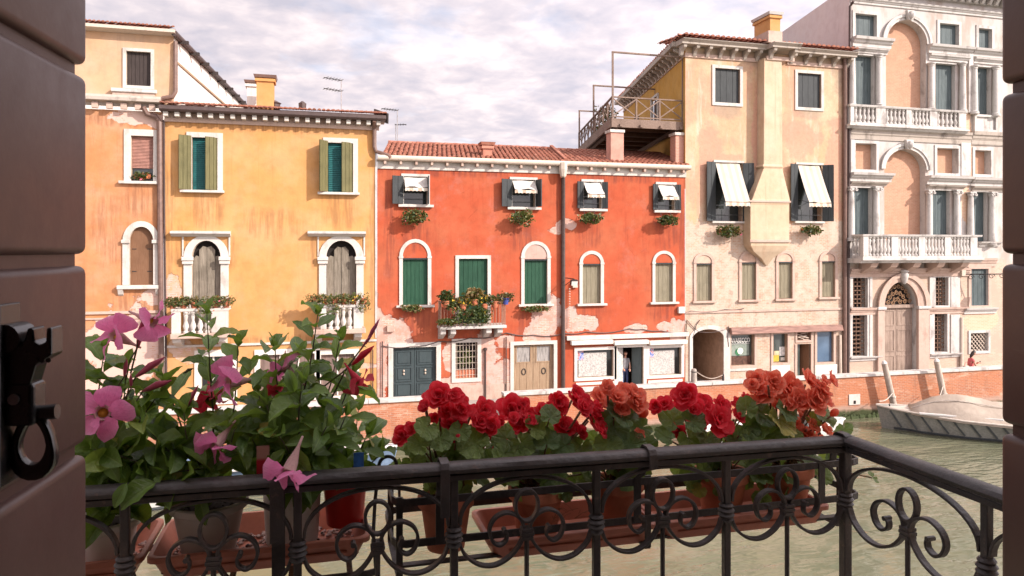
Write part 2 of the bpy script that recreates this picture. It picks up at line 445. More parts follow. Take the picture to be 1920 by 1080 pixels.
def beige_mat():
    s = SN('beige_worn_plaster', 0.92, 0.12)
    big = s.noise(0.5, 5, 0.6)
    col = s.mix(s.step(big, 0.38, 0.62), (0.49,0.325,0.205), (0.53,0.40,0.27))
    col = s.mix(s.math('MULTIPLY', s.step(s.noise(0.42, 4, 0.6), 0.47, 0.60), 0.8), col, (0.50,0.275,0.19))
    drips = s.noise(0.9, 5, 0.65, stretch=(2.4, 1, 0.2))
    col = s.mix(s.math('MULTIPLY', s.step(drips, 0.5, 0.72), 0.55), col, (0.50,0.34,0.17))
    wash = s.noise(1.4, 5, 0.65, stretch=(2.0, 1, 0.25))
    col = s.mix(s.math('MULTIPLY', s.step(wash, 0.54, 0.70), 0.6), col, (0.57,0.47,0.375))
    sm_, sa_ = s.blobs(patch_px([(1425,108,34,22),(1385,104,60,10),(1330,104,50,7),(1520,112,50,8),(1574,120,16,60),(1362,208,30,14),(1515,212,30,12),(1366,420,44,10),(1420,330,14,60)]), 0.9, 1.8)
    col = s.mix(s.math('MULTIPLY', s.step(sa_, -0.35, 0.35), 0.55), col, (0.27,0.21,0.165))
    pm_, pa_ = s.blobs(patch_px([(1366,298,34,12),(1420,250,14,80),(1500,260,50,40),(1565,300,20,90),(1330,300,26,60)]), 1.0, 1.4)
    col = s.mix(s.math('MULTIPLY', s.step(pa_, -0.1, 0.2), 0.75), col, (0.50,0.265,0.19))
    zz = s.sep(s.pos)[2]
    edge = s.math('ADD', zz, s.math('MULTIPLY', s.math('SUBTRACT', s.noise(0.5, 6, 0.65), 0.5), -3.6))
    z0 = Z(1430, 415)
    m = s.step(edge, z0 + 0.1, z0 - 0.1)
    bc, bf = s.brick(1.0, (0.46,0.21,0.13), (0.58,0.40,0.28), (0.60,0.50,0.40), 0.016, 0.25, 0.078)
    white = s.mix(s.step(s.noise(3.0, 6, 0.7), 0.38, 0.62), (0.53,0.45,0.37), (0.44,0.31,0.235))
    wear = s.mix(s.step(s.noise(0.8, 7, 0.72, stretch=(1,1,1.3)), 0.40, 0.58), s.mix(0.84, bc, (0.50,0.415,0.335)), s.mix(0.78, bc, white))
    wear = s.mix(s.math('MULTIPLY', s.step(s.noise(0.9, 7, 0.75), 0.50, 0.57), 0.72), wear, s.mix(0.30, bc, (0.40,0.22,0.15)))
    wear = s.mix(s.math('MULTIPLY', s.step(s.noise(2.2, 7, 0.75), 0.52, 0.64), 0.6), wear, (0.31,0.215,0.16))
    col = s.mix(m, col, wear)
    col = s.mix(0.5, col, s.ramp(s.noise(6, 6, 0.7), [(0.28, 0.36), (0.5, 0.5), (0.74, 0.6)]), 'OVERLAY')
    s.base(col)
    s.bump(s.math('ADD', s.math('MULTIPLY', s.math('MULTIPLY', bf, m), -0.3), s.noise(12, 5, 0.6)), 0.012, 0.6)
    return s.done()
M['beige'] = beige_mat()
M['ochre'] = plaster('ochre_side_plaster', (0.50,0.27,0.06), (0.52,0.31,0.10), (0.40,0.20,0.06), streak=0.4)
M['white_wall'] = plaster('white_side_plaster', (0.68,0.65,0.60), (0.64,0.58,0.52), (0.50,0.42,0.36), streak=0.3)
M['lilac'] = plaster('lilac_grey_plaster', (0.60,0.52,0.51), (0.62,0.53,0.51), (0.46,0.38,0.37), streak=0.4)
M['niche'] = None
def niche_mat():
    s = SN('worn_salmon_brick', 0.92, 0.1)
    bc, bf = s.brick(1.0, (0.52,0.26,0.16), (0.60,0.36,0.24), (0.60,0.44,0.33), 0.014, 0.25, 0.075)
    f = s.step(s.noise(0.7, 6, 0.7), 0.42, 0.6)
    col = s.mix(f, s.mix(0.55, bc, (0.42,0.22,0.145)), (0.47,0.27,0.18))
    col = s.mix(0.5, col, s.ramp(s.noise(4, 6, 0.7), [(0.28, 0.36), (0.5, 0.5), (0.74, 0.6)]), 'OVERLAY')
    s.base(col); s.bump(s.math('ADD', s.math('MULTIPLY', bf, -0.6), s.noise(12,4,0.6)), 0.01, 0.6)
    return s.done()
M['niche'] = niche_mat()
def stone_mat(name, base, dirt, amt=0.5):
    s = SN(name, 0.75, 0.25)
    f = s.noise(1.2, 6, 0.65, stretch=(1.6,1.6,0.7))
    col = s.mix(s.math('MULTIPLY', s.step(f, 0.5, 0.7), amt), base, dirt)
    col = s.mix(0.5, col, s.ramp(s.noise(9, 6, 0.7), [(0.28, 0.36), (0.5, 0.5), (0.74, 0.58)]), 'OVERLAY')
    # soot that settles on undersides and ledges
    s.base(col); s.bump(s.noise(20, 5, 0.6), 0.006, 0.5)
    return s.done()
M['stone'] = stone_mat('istrian_stone', (0.51,0.48,0.45), (0.23,0.20,0.18), 0.75)
M['stone_dirty'] = stone_mat('sooty_stone', (0.40,0.345,0.295), (0.17,0.14,0.12), 0.9)
M['white_trim'] = stone_mat('white_trim', (0.54,0.50,0.455), (0.33,0.28,0.24), 0.65)
M['pinkstone'] = stone_mat('pink_worn_stone', (0.48,0.35,0.285), (0.34,0.22,0.175), 0.7)
def pal_mat():
    s = SN('palazzo_wall', 0.85, 0.15)
    f = s.noise(0.8, 6, 0.65, stretch=(1.6,1.6,0.6))
    col = s.mix(s.step(f, 0.42, 0.64), (0.50,0.465,0.44), (0.40,0.33,0.285))
    zz = s.sep(s.pos)[2]
    edge = s.math('ADD', zz, s.math('MULTIPLY', s.math('SUBTRACT', s.noise(0.7, 6, 0.65), 0.5), -3.0))
    m = s.step(edge, Z(1700, 500) + 0.3, Z(1700, 500) - 0.3)
    bc, bf = s.brick(1.0, (0.50,0.26,0.17), (0.60,0.42,0.31), (0.60,0.48,0.38), 0.016, 0.25, 0.078)
    low = s.mix(s.step(s.noise(1.0, 6, 0.7), 0.42, 0.6), s.mix(0.5, bc, (0.45,0.355,0.285)), (0.44,0.335,0.265))
    col = s.mix(m, col, low)
    pm, acc = s.blobs(patch_px([(1815,180,9,60),(1816,300,10,60),(1812,380,12,40),(1815,250,9,30),(1840,600,40,30),(1790,480,30,20)]), 0.5, 2.0)
    col = s.mix(pm, col, s.mix(0.5, bc, (0.62,0.42,0.28)))
    s.base(col); s.bump(s.noise(10, 5, 0.6), 0.008, 0.5)
    return s.done()
M['palazzo'] = pal_mat()
def quay_mat():
    s = SN('quay_brick', 0.9, 0.15)
    bc, bf = s.brick(1.0, (0.36,0.125,0.065), (0.45,0.20,0.11), (0.42,0.26,0.19), 0.014, 0.25, 0.075)
    f = s.noise(0.7, 6, 0.65, stretch=(0.6,1,1.6))
    col = s.mix(s.step(f, 0.36, 0.60), bc, s.mix(0.45, (0.46,0.17,0.082), bc))
    col = s.mix(s.math('MULTIPLY', s.step(s.noise(1.8, 6, 0.72, stretch=(0.5,1,2)), 0.54, 0.66), 0.7), col, (0.58,0.38,0.28))
    zz = s.sep(s.pos)[2]
    zn = s.math('ADD', zz, s.math('MULTIPLY', s.math('SUBTRACT', s.noise(1.6, 5, 0.6), 0.5), 0.35))
    col = s.mix(s.step(zn, 0.62, 0.42), col, (0.40,0.26,0.20))
    col = s.mix(s.step(zn, 0.40, 0.22), col, (0.06,0.07,0.032))
    col = s.mix(s.math('MULTIPLY', s.step(s.noise(1.0, 6, 0.7, stretch=(2.2,1,0.3)), 0.52, 0.72), 0.5), col, (0.22,0.12,0.085))
    col = s.mix(s.math('MULTIPLY', s.step(s.noise(0.8, 7, 0.75), 0.55, 0.68), 0.55), col, (0.50,0.36,0.29))
    s.base(col); s.bump(s.math('ADD', s.math('MULTIPLY', bf, -0.8), s.noise(9,5,0.6)), 0.02, 0.8)
    return s.done()
M['quay'] = quay_mat()
M['pave'] = simple('stone_paving', (0.34,0.30,0.27), 0.85, scale=1.5, bump=0.01)
def wood(name, c, c2, stretch, rough=0.8, coords='pos', bump=0.004):
    s = SN(name, rough, 0.25)
    v = s.pos if coords == 'pos' else s.obj
    f = s.noise(5, 6, 0.68, v, stretch)
    g = s.noise(1.4, 4, 0.6, v)
    col = s.mix(s.step(f, 0.35, 0.66), c, c2)
    col = s.mix(s.math('MULTIPLY', s.step(g, 0.45, 0.7), 0.4), col, tuple(k*0.6 for k in c))
    s.base(col); s.bump(f, bump, 0.6)
    return s.done()
M['green_sh'] = wood('green_painted_wood', (0.012,0.055,0.030), (0.022,0.075,0.042), (5,5,0.5), 0.6)
M['olive_sh'] = wood('olive_painted_wood', (0.105,0.095,0.040), (0.14,0.125,0.055), (5,5,0.5), 0.7)
M['teal_in'] = simple('teal_louvre', (0.015,0.10,0.10), 0.5)
M['beige_sh'] = wood('beige_grey_wood', (0.19,0.165,0.11), (0.25,0.22,0.155), (5,5,0.4), 0.8)
M['grey_wood'] = wood('weathered_grey_wood', (0.15,0.125,0.095), (0.28,0.24,0.19), (7,7,0.4), 0.9)
M['brown_wood'] = wood('weathered_brown_wood', (0.26,0.17,0.105), (0.36,0.26,0.17), (7,7,0.35), 0.85)
M['dark_sh'] = wood('charcoal_painted_wood', (0.030,0.034,0.036), (0.045,0.05,0.052), (5,5,0.5), 0.6)
M['attic_sh'] = wood('dark_brown_wood', (0.035,0.026,0.024), (0.055,0.042,0.038), (5,5,0.5), 0.7)
M['slate_sh'] = wood('slate_green_wood', (0.065,0.088,0.092), (0.10,0.125,0.128), (5,5,0.4), 0.6)
M['teal_door'] = wood('teal_door_paint', (0.042,0.060,0.064), (0.052,0.070,0.074), (4,4,0.6), 0.5)
M['blind'] = simple('pink_roller_blind', (0.36,0.19,0.15), 0.7)
M['brown_blind'] = wood('brown_arched_shutter', (0.17,0.085,0.045), (0.20,0.105,0.06), (5,5,0.6), 0.7)
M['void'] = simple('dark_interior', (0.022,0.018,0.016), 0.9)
M['reveal'] = simple('reveal_plaster', (0.50,0.38,0.28), 0.9)
M['iron'] = simple('dark_iron', (0.025,0.022,0.022), 0.55, 0.4)
M['rust_grille'] = simple('rusty_grille', (0.20,0.115,0.075), 0.7)
M['pipe_brown'] = simple('brown_pipe', (0.16,0.095,0.075), 0.5, 0.4)
M['pipe_dark'] = simple('dark_pipe', (0.07,0.045,0.04), 0.5, 0.4)
M['gutter_white'] = stone_mat('pale_gutter', (0.55,0.46,0.38), (0.40,0.32,0.26), 0.5)
def tile_mat():
    s = SN('clay_tiles', 0.85, 0.2)
    f = s.noise(3.0, 4, 0.7)
    col = s.ramp(f, [(0.28, (0.17,0.062,0.042)), (0.45, (0.30,0.115,0.075)), (0.6, (0.37,0.16,0.11)), (0.75, (0.42,0.26,0.19))])
    col = s.mix(s.math('MULTIPLY', s.step(s.noise(1.1, 5, 0.65), 0.5, 0.68), 0.6), col, (0.22,0.12,0.085))
    s.base(col); s.bump(s.noise(15, 4, 0.6), 0.01, 0.6)
    return s.done()
M['tile'] = tile_mat()
def awning_mat(name, a, b):
    s = SN(name, 0.85, 0.1)
    x = s.sep(s.pos)[0]
    w = s.n('ShaderNodeTexNoise'); w.inputs['Scale'].default_value = 3.0
    f = s.math('FRACT', s.math('MULTIPLY', x, 2.6))
    col = s.mix(s.math('MULTIPLY', s.step(f, 0.55, 0.62), 0.75), a, b)
    col = s.mix(s.math('MULTIPLY', s.step(s.noise(2.0, 5, 0.6), 0.5, 0.75), 0.3), col, tuple(k*0.75 for k in b))
    s.base(col)
    s.b.inputs['Transmission Weight'].default_value = 0.0
    return s.done()
M['awning'] = awning_mat('cream_awning_cloth', (0.52,0.465,0.395), (0.43,0.36,0.285))
M['awning_plain'] = simple('white_awning_cloth', (0.52,0.49,0.45), 0.85, 0.1, var=0.15)
M['fringe'] = awning_mat('striped_awning_fringe', (0.62,0.55,0.46), (0.45,0.28,0.20))
def glass_mat(name, tint, rough=0.04):
    s = SN(name, rough, 0.6)
    s.base(s.ramp(s.noise(1.2, 3, 0.5), [(0.3, tuple(k*0.6 for k in tint)), (0.7, tint)]))
    return s.done()
M['glass'] = glass_mat('window_glass', (0.035,0.042,0.042))
M['glass_blue'] = glass_mat('blue_film_glass', (0.10,0.16,0.24), 0.15)
M['glass_grey'] = glass_mat('grey_shop_glass', (0.09,0.11,0.10))
def lace_mat():
    s = SN('lace_curtain', 0.9, 0.1)
    v = s.n('ShaderNodeTexVoronoi'); v.inputs['Scale'].default_value = 14
    s.put(v.inputs['Vector'], s.pos)
    f = s.math('ADD', v.outputs['Distance'], s.math('MULTIPLY', s.noise(9, 3, 0.6), 0.4))
    s.base(s.ramp(f, [(0.38, (0.55,0.53,0.50)), (0.60, (0.22,0.21,0.20)), (0.7, (0.50,0.48,0.45))]))
    return s.done()
M['lace'] = lace_mat()
M['white_paint'] = simple('white_painted_wood', (0.66,0.61,0.55), 0.6, var=0.1)
M['terracotta'] = simple('terracotta', (0.46,0.155,0.085), 0.8, 0.2, var=0.3, scale=12, bump=0.002)
M['terra_box'] = simple('terracotta_plastic', (0.46,0.17,0.11), 0.5, 0.35, var=0.2, scale=14, bump=0.0012)
def leafm(name, c, c2, rough=0.45, trans=0.25, spec=0.4, vein=None):
    s = SN(name, rough, spec)
    oi = s.n('ShaderNodeObjectInfo').outputs['Random']
    f = s.noise(9, 3, 0.6)
    col = s.mix(s.step(s.math('ADD', s.math('MULTIPLY', f, 0.5), s.math('MULTIPLY', oi, 0.7)), 0.35, 0.85), c, c2)
    s.base(col)
    tr = s.n('ShaderNodeBsdfTranslucent')
    s.put(tr.inputs['Color'], s.mix(0.6, col, (c2[0]*2.2, c2[1]*1.9, c2[2]*0.5)))
    mx = s.n('ShaderNodeMixShader'); mx.inputs[0].default_value = trans
    s.t.links.new(s.b.outputs[0], mx.inputs[1]); s.t.links.new(tr.outputs[0], mx.inputs[2])
    out = [n for n in s.t.nodes if n.type == 'OUTPUT_MATERIAL'][0]
    s.t.links.new(mx.outputs[0], out.inputs['Surface'])
    return s.done()
M['fol_a'] = leafm('far_leaf_green', (0.065,0.09,0.024), (0.12,0.14,0.04))
M['fol_b'] = leafm('far_leaf_dark', (0.030,0.055,0.016), (0.06,0.09,0.025))
M['fol_dry'] = leafm('far_leaf_dry', (0.17,0.12,0.05), (0.24,0.17,0.08))
M['fl_yellow'] = simple('yellow_blossom', (0.62,0.38,0.03), 0.7)
M['fl_pink'] = simple('pink_blossom', (0.50,0.10,0.16), 0.7)
M['fl_orange'] = simple('orange_blossom', (0.55,0.17,0.06), 0.7)

# ------------------------------------------------------------------ shared facade builders
def wall_cdt(mb, outer, holes, Y, depth=0.22, caps=True):
    """front sheet at Y with holes, reveals going back, dark back panels. materials: 0 wall, 1 reveal, 2 interior"""
    vs, es = [], []
    def loop(poly):
        o = len(vs)
        for p in poly: vs.append(Vector((p[0], p[1])))
        n = len(poly)
        for i in range(n): es.append((o+i, o+(i+1) % n))
    loop(outer)
    for h in holes: loop(h[0] if isinstance(h, tuple) else h)
    V, E, Fc, *_ = geometry.delaunay_2d_cdt(vs, es, [], 0, 1e-5)
    polys = [h[0] if isinstance(h, tuple) else h for h in holes]
    def inside(p, poly):
        c = False; n = len(poly); j = n-1
        for i in range(n):
            xi, zi = poly[i]; xj, zj = poly[j]
            if (zi > p[1]) != (zj > p[1]) and p[0] < (xj-xi)*(p[1]-zi)/(zj-zi)+xi: c = not c
            j = i
        return c
    fs = []
    for f in Fc:
        c = (sum(V[i][0] for i in f)/len(f), sum(V[i][1] for i in f)/len(f))
        if inside(c, outer) and not any(inside(c, p) for p in polys): fs.append(tuple(f))
    mb.cur = 0
    mb.add([(v[0], Y, v[1]) for v in V], fs)
    for h in holes:
        poly, dp = h if isinstance(h, tuple) else (h, depth)
        n = len(poly)
        mb.cur = 1
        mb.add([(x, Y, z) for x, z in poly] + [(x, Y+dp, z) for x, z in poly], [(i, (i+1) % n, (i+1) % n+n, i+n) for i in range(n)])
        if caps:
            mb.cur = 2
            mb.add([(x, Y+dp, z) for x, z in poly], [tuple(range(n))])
    mb.cur = 0
def archpoly(x0, x1, z0, zs, zt=None, n=14):
    cx, r = (x0+x1)/2, (x1-x0)/2
    rz = (zt-zs) if zt is not None else r
    return [(x0, z0), (x1, z0)] + [(cx+r*math.cos(math.pi*i/n), zs+rz*math.sin(math.pi*i/n)) for i in range(n+1)]
def archpath(x0, x1, z0, zs, rz=None, n=14):
    cx, r = (x0+x1)/2, (x1-x0)/2; rz = r if rz is None else rz
    return [(x0, z0)] + [(cx-r*math.cos(math.pi*i/n), zs+rz*math.sin(math.pi*i/n)) for i in range(n+1)] + [(x1, z0)]
def rectpoly(x0, x1, z0, z1): return [(x0,z0),(x1,z0),(x1,z1),(x0,z1)]
def pxrect(x0, yt, x1, yb, Y=D):
    m = (x0+x1)/2
    return X(x0,Y), X(x1,Y), Z(m,yb,Y), Z(m,yt,Y)
def leaf(mb, hx, hy, ang, w, z0, z1, th=0.04, n=3, groove=0.02):
    """planked shutter leaf hinged at (hx,hy), opening direction ang (0 = along +x, 90 = towards the canal)"""
    d = Vector((math.cos(R(ang)), -math.sin(R(ang)))); q = Vector((-d.y, d.x))
    if q.y > 0: q = -q
    front, back = [], []
    pw = w/n
    for i in range(n):
        a, b = i*pw, (i+1)*pw
        if i: front.append((a, th/2-groove*0.8)); front.append((a+groove/2, th/2))
        else: front.append((a, th/2))
        front.append((b-(groove/2 if i < n-1 else 0), th/2))
    back = [(u, -v) for u, v in front]
    poly = front + back[::-1]
    mb.prismz([(hx+d.x*u+q.x*v, hy+d.y*u+q.y*v) for u, v in poly], z0, z1)
    return mb
def frame_rect(mb, x0, x1, z0, z1, w, y0, y1, sides='lrtb'):
    e = 0.0
    if 't' in sides: mb.box(x0-w, x1+w, y0, y1, z1, z1+w)
    if 'b' in sides: mb.box(x0-w, x1+w, y0, y1, z0-w, z0)
    if 'l' in sides: mb.box(x0-w, x0, y0, y1, z0, z1)
    if 'r' in sides: mb.box(x1, x1+w, y0, y1, z0, z1)
    return mb
def frame_loop(mb, x0, x1, z0, z1, w, y0, y1):     # one-piece rectangular frame
    a = [(x0,z0),(x1,z0),(x1,z1),(x0,z1)]; b = [(x0-w,z0-w),(x1+w,z0-w),(x1+w,z1+w),(x0-w,z1+w)]
    vs = [(x,y0,z) for x,z in a]+[(x,y0,z) for x,z in b]+[(x,y1,z) for x,z in a]+[(x,y1,z) for x,z in b]
    fs = []
    for i in range(4):
        j = (i+1) % 4
        fs += [(i,j,4+j,4+i), (8+i,12+i,12+j,8+j), (i,8+i,8+j,j), (4+i,4+j,12+j,12+i)]
    mb.add(vs, fs); return mb
def foliage(mb, c, r, n, size, mats=(0,), flowers=(), nf=0, droop=0.0, seed=None):
    rng = random.Random(seed if seed is not None else n*7+int(c[0]*100))
    for i in range(n+nf):
        while True:
            p = Vector((rng.uniform(-1,1), rng.uniform(-1,1), rng.uniform(-1,1)))
            if 0.25 < p.length < 1: break
        lump = 0.75+0.5*mnoise.noise(Vector((p.x*2.2+c[0], p.y*2.2, p.z*2.2+c[2])))
        q = Vector((c[0]+p.x*r[0]*lump*1.15, c[1]+p.y*r[1]*lump, c[2]+p.z*r[2]*lump - droop*(p.x**2+p.y**2)))
        u = Vector((rng.gauss(0,1), rng.gauss(0,1), rng.gauss(0,0.7))).normalized()
        v = u.orthogonal().normalized(); v.rotate(Matrix.Rotation(rng.uniform(0,6.28), 3, u))
        s_ = size*rng.uniform(0.6,1.3)
        if i < n: mb.cur = rng.choice(mats)
        else: mb.cur = rng.choice(flowers); s_ *= 0.9
        mb.add([q-u*s_, q+v*s_*0.5, q+u*s_, q-v*s_*0.5], [(0,1,2,3)])
    mb.cur = 0
    return mb
FOLM = None
def tiles_on(mb, a, b, up, ncol, nrow, rad=None, seed=3, lift=0.0):
    """rows of half round clay tiles on the slope spanned by eave a->b and slope vector up"""
    rng = random.Random(seed)
    a, b, up = Vector(a), Vector(b), Vector(up)
    e = (b-a); wcol = e.length/ncol; e.normalize()
    L = up.length; u = up.normalized(); nrm = e.cross(u).normalized()
    if nrm.z < 0: nrm = -nrm
    r = (rad or wcol*0.36); tl = L/nrow
    for i in range(ncol):
        for j in range(nrow):
            o = a + e*(wcol*(i+0.5)+rng.uniform(-0.012,0.012)) + u*(tl*j - 0.05 + rng.uniform(-0.03,0.03)) + nrm*(0.035+lift)
            d = (u + e*rng.uniform(-0.05,0.05)).normalized()
            L2 = tl+0.10
            vs = []; k = 5
            for (s_, rr, h) in ((0, r*1.08, 0.03), (L2, r*0.86, 0.0)):
                for t in range(k):
                    an = math.pi*t/(k-1)
                    vs.append(o + d*s_ + e*math.cos(an)*rr + nrm*(math.sin(an)*rr*0.9 + h))
            fs = [(t, t+1, k+t+1, k+t) for t in range(k-1)] + [tuple(range(k))]
            mb.add(vs, fs)
    return mb
# ------------------------------------------------------------------ canal, quay, paving
def water_mat():
    s = SN('canal_water', 0.06, 0.5)
    s.b.inputs['IOR'].default_value = 1.55
    f = s.noise(0.35, 5, 0.6, stretch=(1, 1.6, 1))
    s.base(s.ramp(f, [(0.3, (0.105,0.118,0.072)), (0.55, (0.145,0.145,0.092)), (0.75, (0.185,0.168,0.112))]))
    a = s.noise(0.8, 2, 0.45, stretch=(0.7, 1.7, 1), dist=0.5)
    b = s.noise(3.4, 2, 0.45, stretch=(0.55, 1.7, 1), dist=0.3)
    calm = s.step(s.noise(0.16, 3, 0.5), 0.40, 0.62)
    s.bump(s.math('ADD', s.math('MULTIPLY', a, 0.7), s.math('MULTIPLY', s.math('MULTIPLY', b, 0.34), s.math('ADD', calm, 0.2))), 0.17, 0.7)
    return s.done()
mb = MB(); mb.add([(-300,-80,0),(300,-80,0),(300,27.6,0),(-300,27.6,0)], [(0,1,2,3)])
struct('canal_water', mb, water_mat())
mb = MB(); mb.add([(-400,27.75,1.0),(400,27.75,1.0),(400,500,1.0),(-400,500,1.0)], [(0,1,2,3)])
struct('pavement', mb, M['pave'])
gx0, gx1 = X(872,27.5), X(944,27.5)
mb = MB()
mb.box(-60, gx0, 27.5, 27.8, -1.0, 1.82)
mb.box(gx1, 70, 27.5, 27.8, -1.0, 1.82)
mb.box(gx0, gx1, 27.5, 27.8, -1.0, 0.98)
struct('quay_wall', mb, M['quay'])
# coping slabs with joints, one object each
rng = random.Random(4)
x = -24.0
qw = bpy.data.objects['quay_wall']
for (a, b) in ((-24.0, gx0), (gx1, 44.0)):
    x = a
    while x < b - 0.3:
        w = min(rng.uniform(1.5, 2.3), b - x)
        m_ = MB().box(x, x+w-0.012, 27.42, 27.88, 1.822+rng.uniform(0,0.004), 1.95+rng.uniform(-0.008,0.008))
        part('coping_slab', m_, M['stone'], qw, bevel=0.012)
        x += w
# water gate steps in the parapet gap
for i in range(4):
    part('step', MB().box(gx0+0.02, gx1-0.02, 27.16-0.3*i+0.14, 27.498-0.3*i-0.005 if i else 27.495, 0.70-0.22*i-0.2, 0.70-0.22*i), M['stone_dirty'], qw, bevel=0.01)
# pale plaque let into the quay brickwork
a, b, c_, d_ = pxrect(1591, 739, 1612, 759, 27.5)
pl = MB().box(a, b, 27.465, 27.499, c_, d_)
o = part('drain_stone', pl, M['white_trim'], qw, bevel=0.01)
part('drain_hole', MB().box((a+b)/2-0.06, (a+b)/2+0.06, 27.455, 27.4645, c_+0.05, c_+0.2), M['void'], o)
# algae strip along the waterline right of the boats
mb = MB()
for i in range(46):
    xx = X(1560,27.4)+i*0.06
    mb.lathe([(0.16*random.uniform(.7,1.2),0.0),(0.13,0.10),(0.04,0.2*random.uniform(.7,1.2))], (xx, 27.42+random.uniform(-.08,.05), -0.05), 6)
o = part('weed_ledge', mb, simple('green_weed', (0.045,0.06,0.022), 0.9, bump=0.02, bscale=30), qw, kind='stuff')

# ------------------------------------------------------------------ the house on this side (window the photo is taken from)
WX0, WX1, WZ0, WZ1 = -0.46, 1.22, ZC-1.62, ZC+1.05
M['own_wall'] = simple('own_house_plaster', (0.70,0.64,0.56), 0.9, 0.1, var=0.15, scale=1.2, bump=0.006)
own = root('house', (0.4, -4, 0), 'house on the near bank whose open window frames the view', 'house')
mb = MB()
wall_cdt(mb, rectpoly(-7, 8, -0.5, ZC+1.55), [(rectpoly(WX0, WX1, WZ0, WZ1), 0.4)], 0.47, caps=False)
mb.cur = 0
part('wall', mb, [M['own_wall'], M['own_wall'], M['void']], own, fix=False)
mb = MB(); mb.box(-7,8,-9,-8.8,-0.5,ZC+1.55); mb.box(-7,-6.8,-8.8,0.468,-0.5,ZC+1.55); mb.box(7.8,8,-8.8,0.468,-0.5,ZC+1.55)
part('back_wall', mb, M['own_wall'], own)
part('floor', MB().box(-6.79,7.79,-8.79,0.46,WZ0-0.2,WZ0-0.02), simple('room_floor', (0.30,0.20,0.13), 0.6), own)
part('roof', MB().prismx([(-9.3,ZC+1.56),(0.72,ZC+1.56),(-4.2,ZC+2.6)], -7.2, 8.2), M['tile'], own)
part('balcony_slab', MB().box(-0.80, 1.44, 0.475, 1.80, WZ0-0.16, WZ0-0.03), M['stone'], own, bevel=0.015)
# ------------------------------------------------------------------ generic window builder
class House:
    def __init__(s, name, px, label, cat='house'):
        s.root = root(name, (X(px), D, 1.0), label, cat); s.holes = []
    def hole(s, x0, yt, x1, yb, depth=0.22, spring=None):
        a, b, z0, z1 = pxrect(x0, yt, x1, yb)
        if spring is not None:
            zs = Z((x0+x1)/2, spring); s.holes.append((archpoly(a, b, z0, zs, z1), depth)); return a, b, z0, zs, z1
        s.holes.append((rectpoly(a, b, z0, z1), depth)); return a, b, z0, z1
    def wall(s, outer, mats, name='wall', Y=D):
        mb = MB(); wall_cdt(mb, outer, s.holes, Y)
        return part(name, mb, mats, s.root, fix=False)
def rect_window(H, x0, yt, x1, yb, fmat, fw=0.13, sides='frame', sill=None, depth=0.22, pro=0.05, name='window'):
    a, b, z0, z1 = H.hole(x0, yt, x1, yb, depth)
    mb = MB()
    if sides == 'frame': frame_loop(mb, a, b, z0, z1, fw, D-pro, D-0.002)
    else: frame_rect(mb, a, b, z0, z1, fw, D-pro, D-0.002, sides)
    w = part(name, mb, fmat, H.root)
    if sill:
        l, r, t, pj = sill
        part('sill', MB().box(a-l, b+r, D-pj, D-pro-0.002 if sides == 'frame' else D-0.002, (z0-fw-t+0.05) if sides == 'frame' else z0-t, (z0-0.0) if sides != 'frame' else z0-0.02), fmat, w, bevel=0.015)
    return w, a, b, z0, z1
def closed_shutters(w, a, b, z0, z1, mat, n=2, planks=3, y=0.11, nm='shutter'):
    g = 0.012; W = (b-a-0.02)/n
    for i in range(n):
        part(nm, leaf(MB(), a+0.01+i*W+g/2, D+y, 0, W-g, z0+0.012, z1-0.012, 0.045, planks), mat, w)
def louvre(mb, a, b, z0, z1, y, n):
    pts = []
    h = (z1-z0)/n
    for i in range(n): pts += [(y, z0+i*h), (y-0.035, z0+i*h+0.01)]
    pts.append((y, z1)); back = [(y+0.03, z1), (y+0.03, z0)]
    return mb.prismx(pts+back, a, b)

# ------------------------------------------------------------------ peach house at the left
H = House('house', 240, 'peach orange house at the far left with arched brown shutter')
w, a, b, z0, z1 = rect_window(H, 246, 255, 288, 340, M['white_trim'], 0.25, 'lrt', sill=(0.42,0.34,0.11,0.16))
part('roller_blind', louvre(MB(), a+0.01, b-0.01, z0+0.52, z1-0.01, D+0.13, 22), M['blind'], w)
part('pane', MB().box(a+0.01, b-0.01, D+0.17, D+0.18, z0+0.01, z0+0.52), M['glass'], w)
pw, pa, pb, pz0, pz1 = w, a, b, z0, z1
a, b, z0, zs, z1 = H.hole(243, 425, 288, 534, 0.2, spring=452)
mb = MB(); mb.strip(archpath(a, b, z0, zs, z1-zs), archpath(a-0.24, b+0.22, z0, zs, z1-zs+0.22), D-0.06, D-0.002)
w = part('window', mb, M['white_trim'], H.root)
for sx in (a-0.12, b+0.11): part('capital', MB().box(sx-0.16, sx+0.16, D-0.13, D-0.062, zs-0.09, zs+0.05), M['white_trim'], w, bevel=0.02)
part('sill', MB().box(a-0.42, b+0.30, D-0.2, D-0.062, z0-0.16, z0-0.01), M['white_trim'], w, bevel=0.02)
for sx in (a-0.3, b+0.18): part('sill_bracket', MB().prismx([(D-0.17,z0-0.161),(D-0.005,z0-0.161),(D-0.005,z0-0.42),(D-0.08,z0-0.36)], sx-0.09, sx+0.09), M['white_trim'], w)
mb = MB(); mb.prism(archpoly(a+0.01, b-0.01, z0+0.01, zs, z1-0.01), D+0.12, D+0.16)
sh = part('shutter', mb, M['brown_blind'], w)
for zz in (0.33, 0.9): part('strap', MB().box(a+0.06, a+0.22, D+0.108, D+0.119, z0+zz*(zs-z0)*0.9, z0+zz*(zs-z0)*0.9+0.03), M['iron'], w); part('strap', MB().box(b-0.25, b-0.08, D+0.108, D+0.119, z0+zz*(zs-z0)*0.9, z0+zz*(zs-z0)*0.9+0.03), M['iron'], w)
xl, xr = X(-420), X(306)
zc = Z(235, 207)
H.wall(rectpoly(xl, xr, 0.9, zc), [M['peach'], M['reveal'], M['void']])
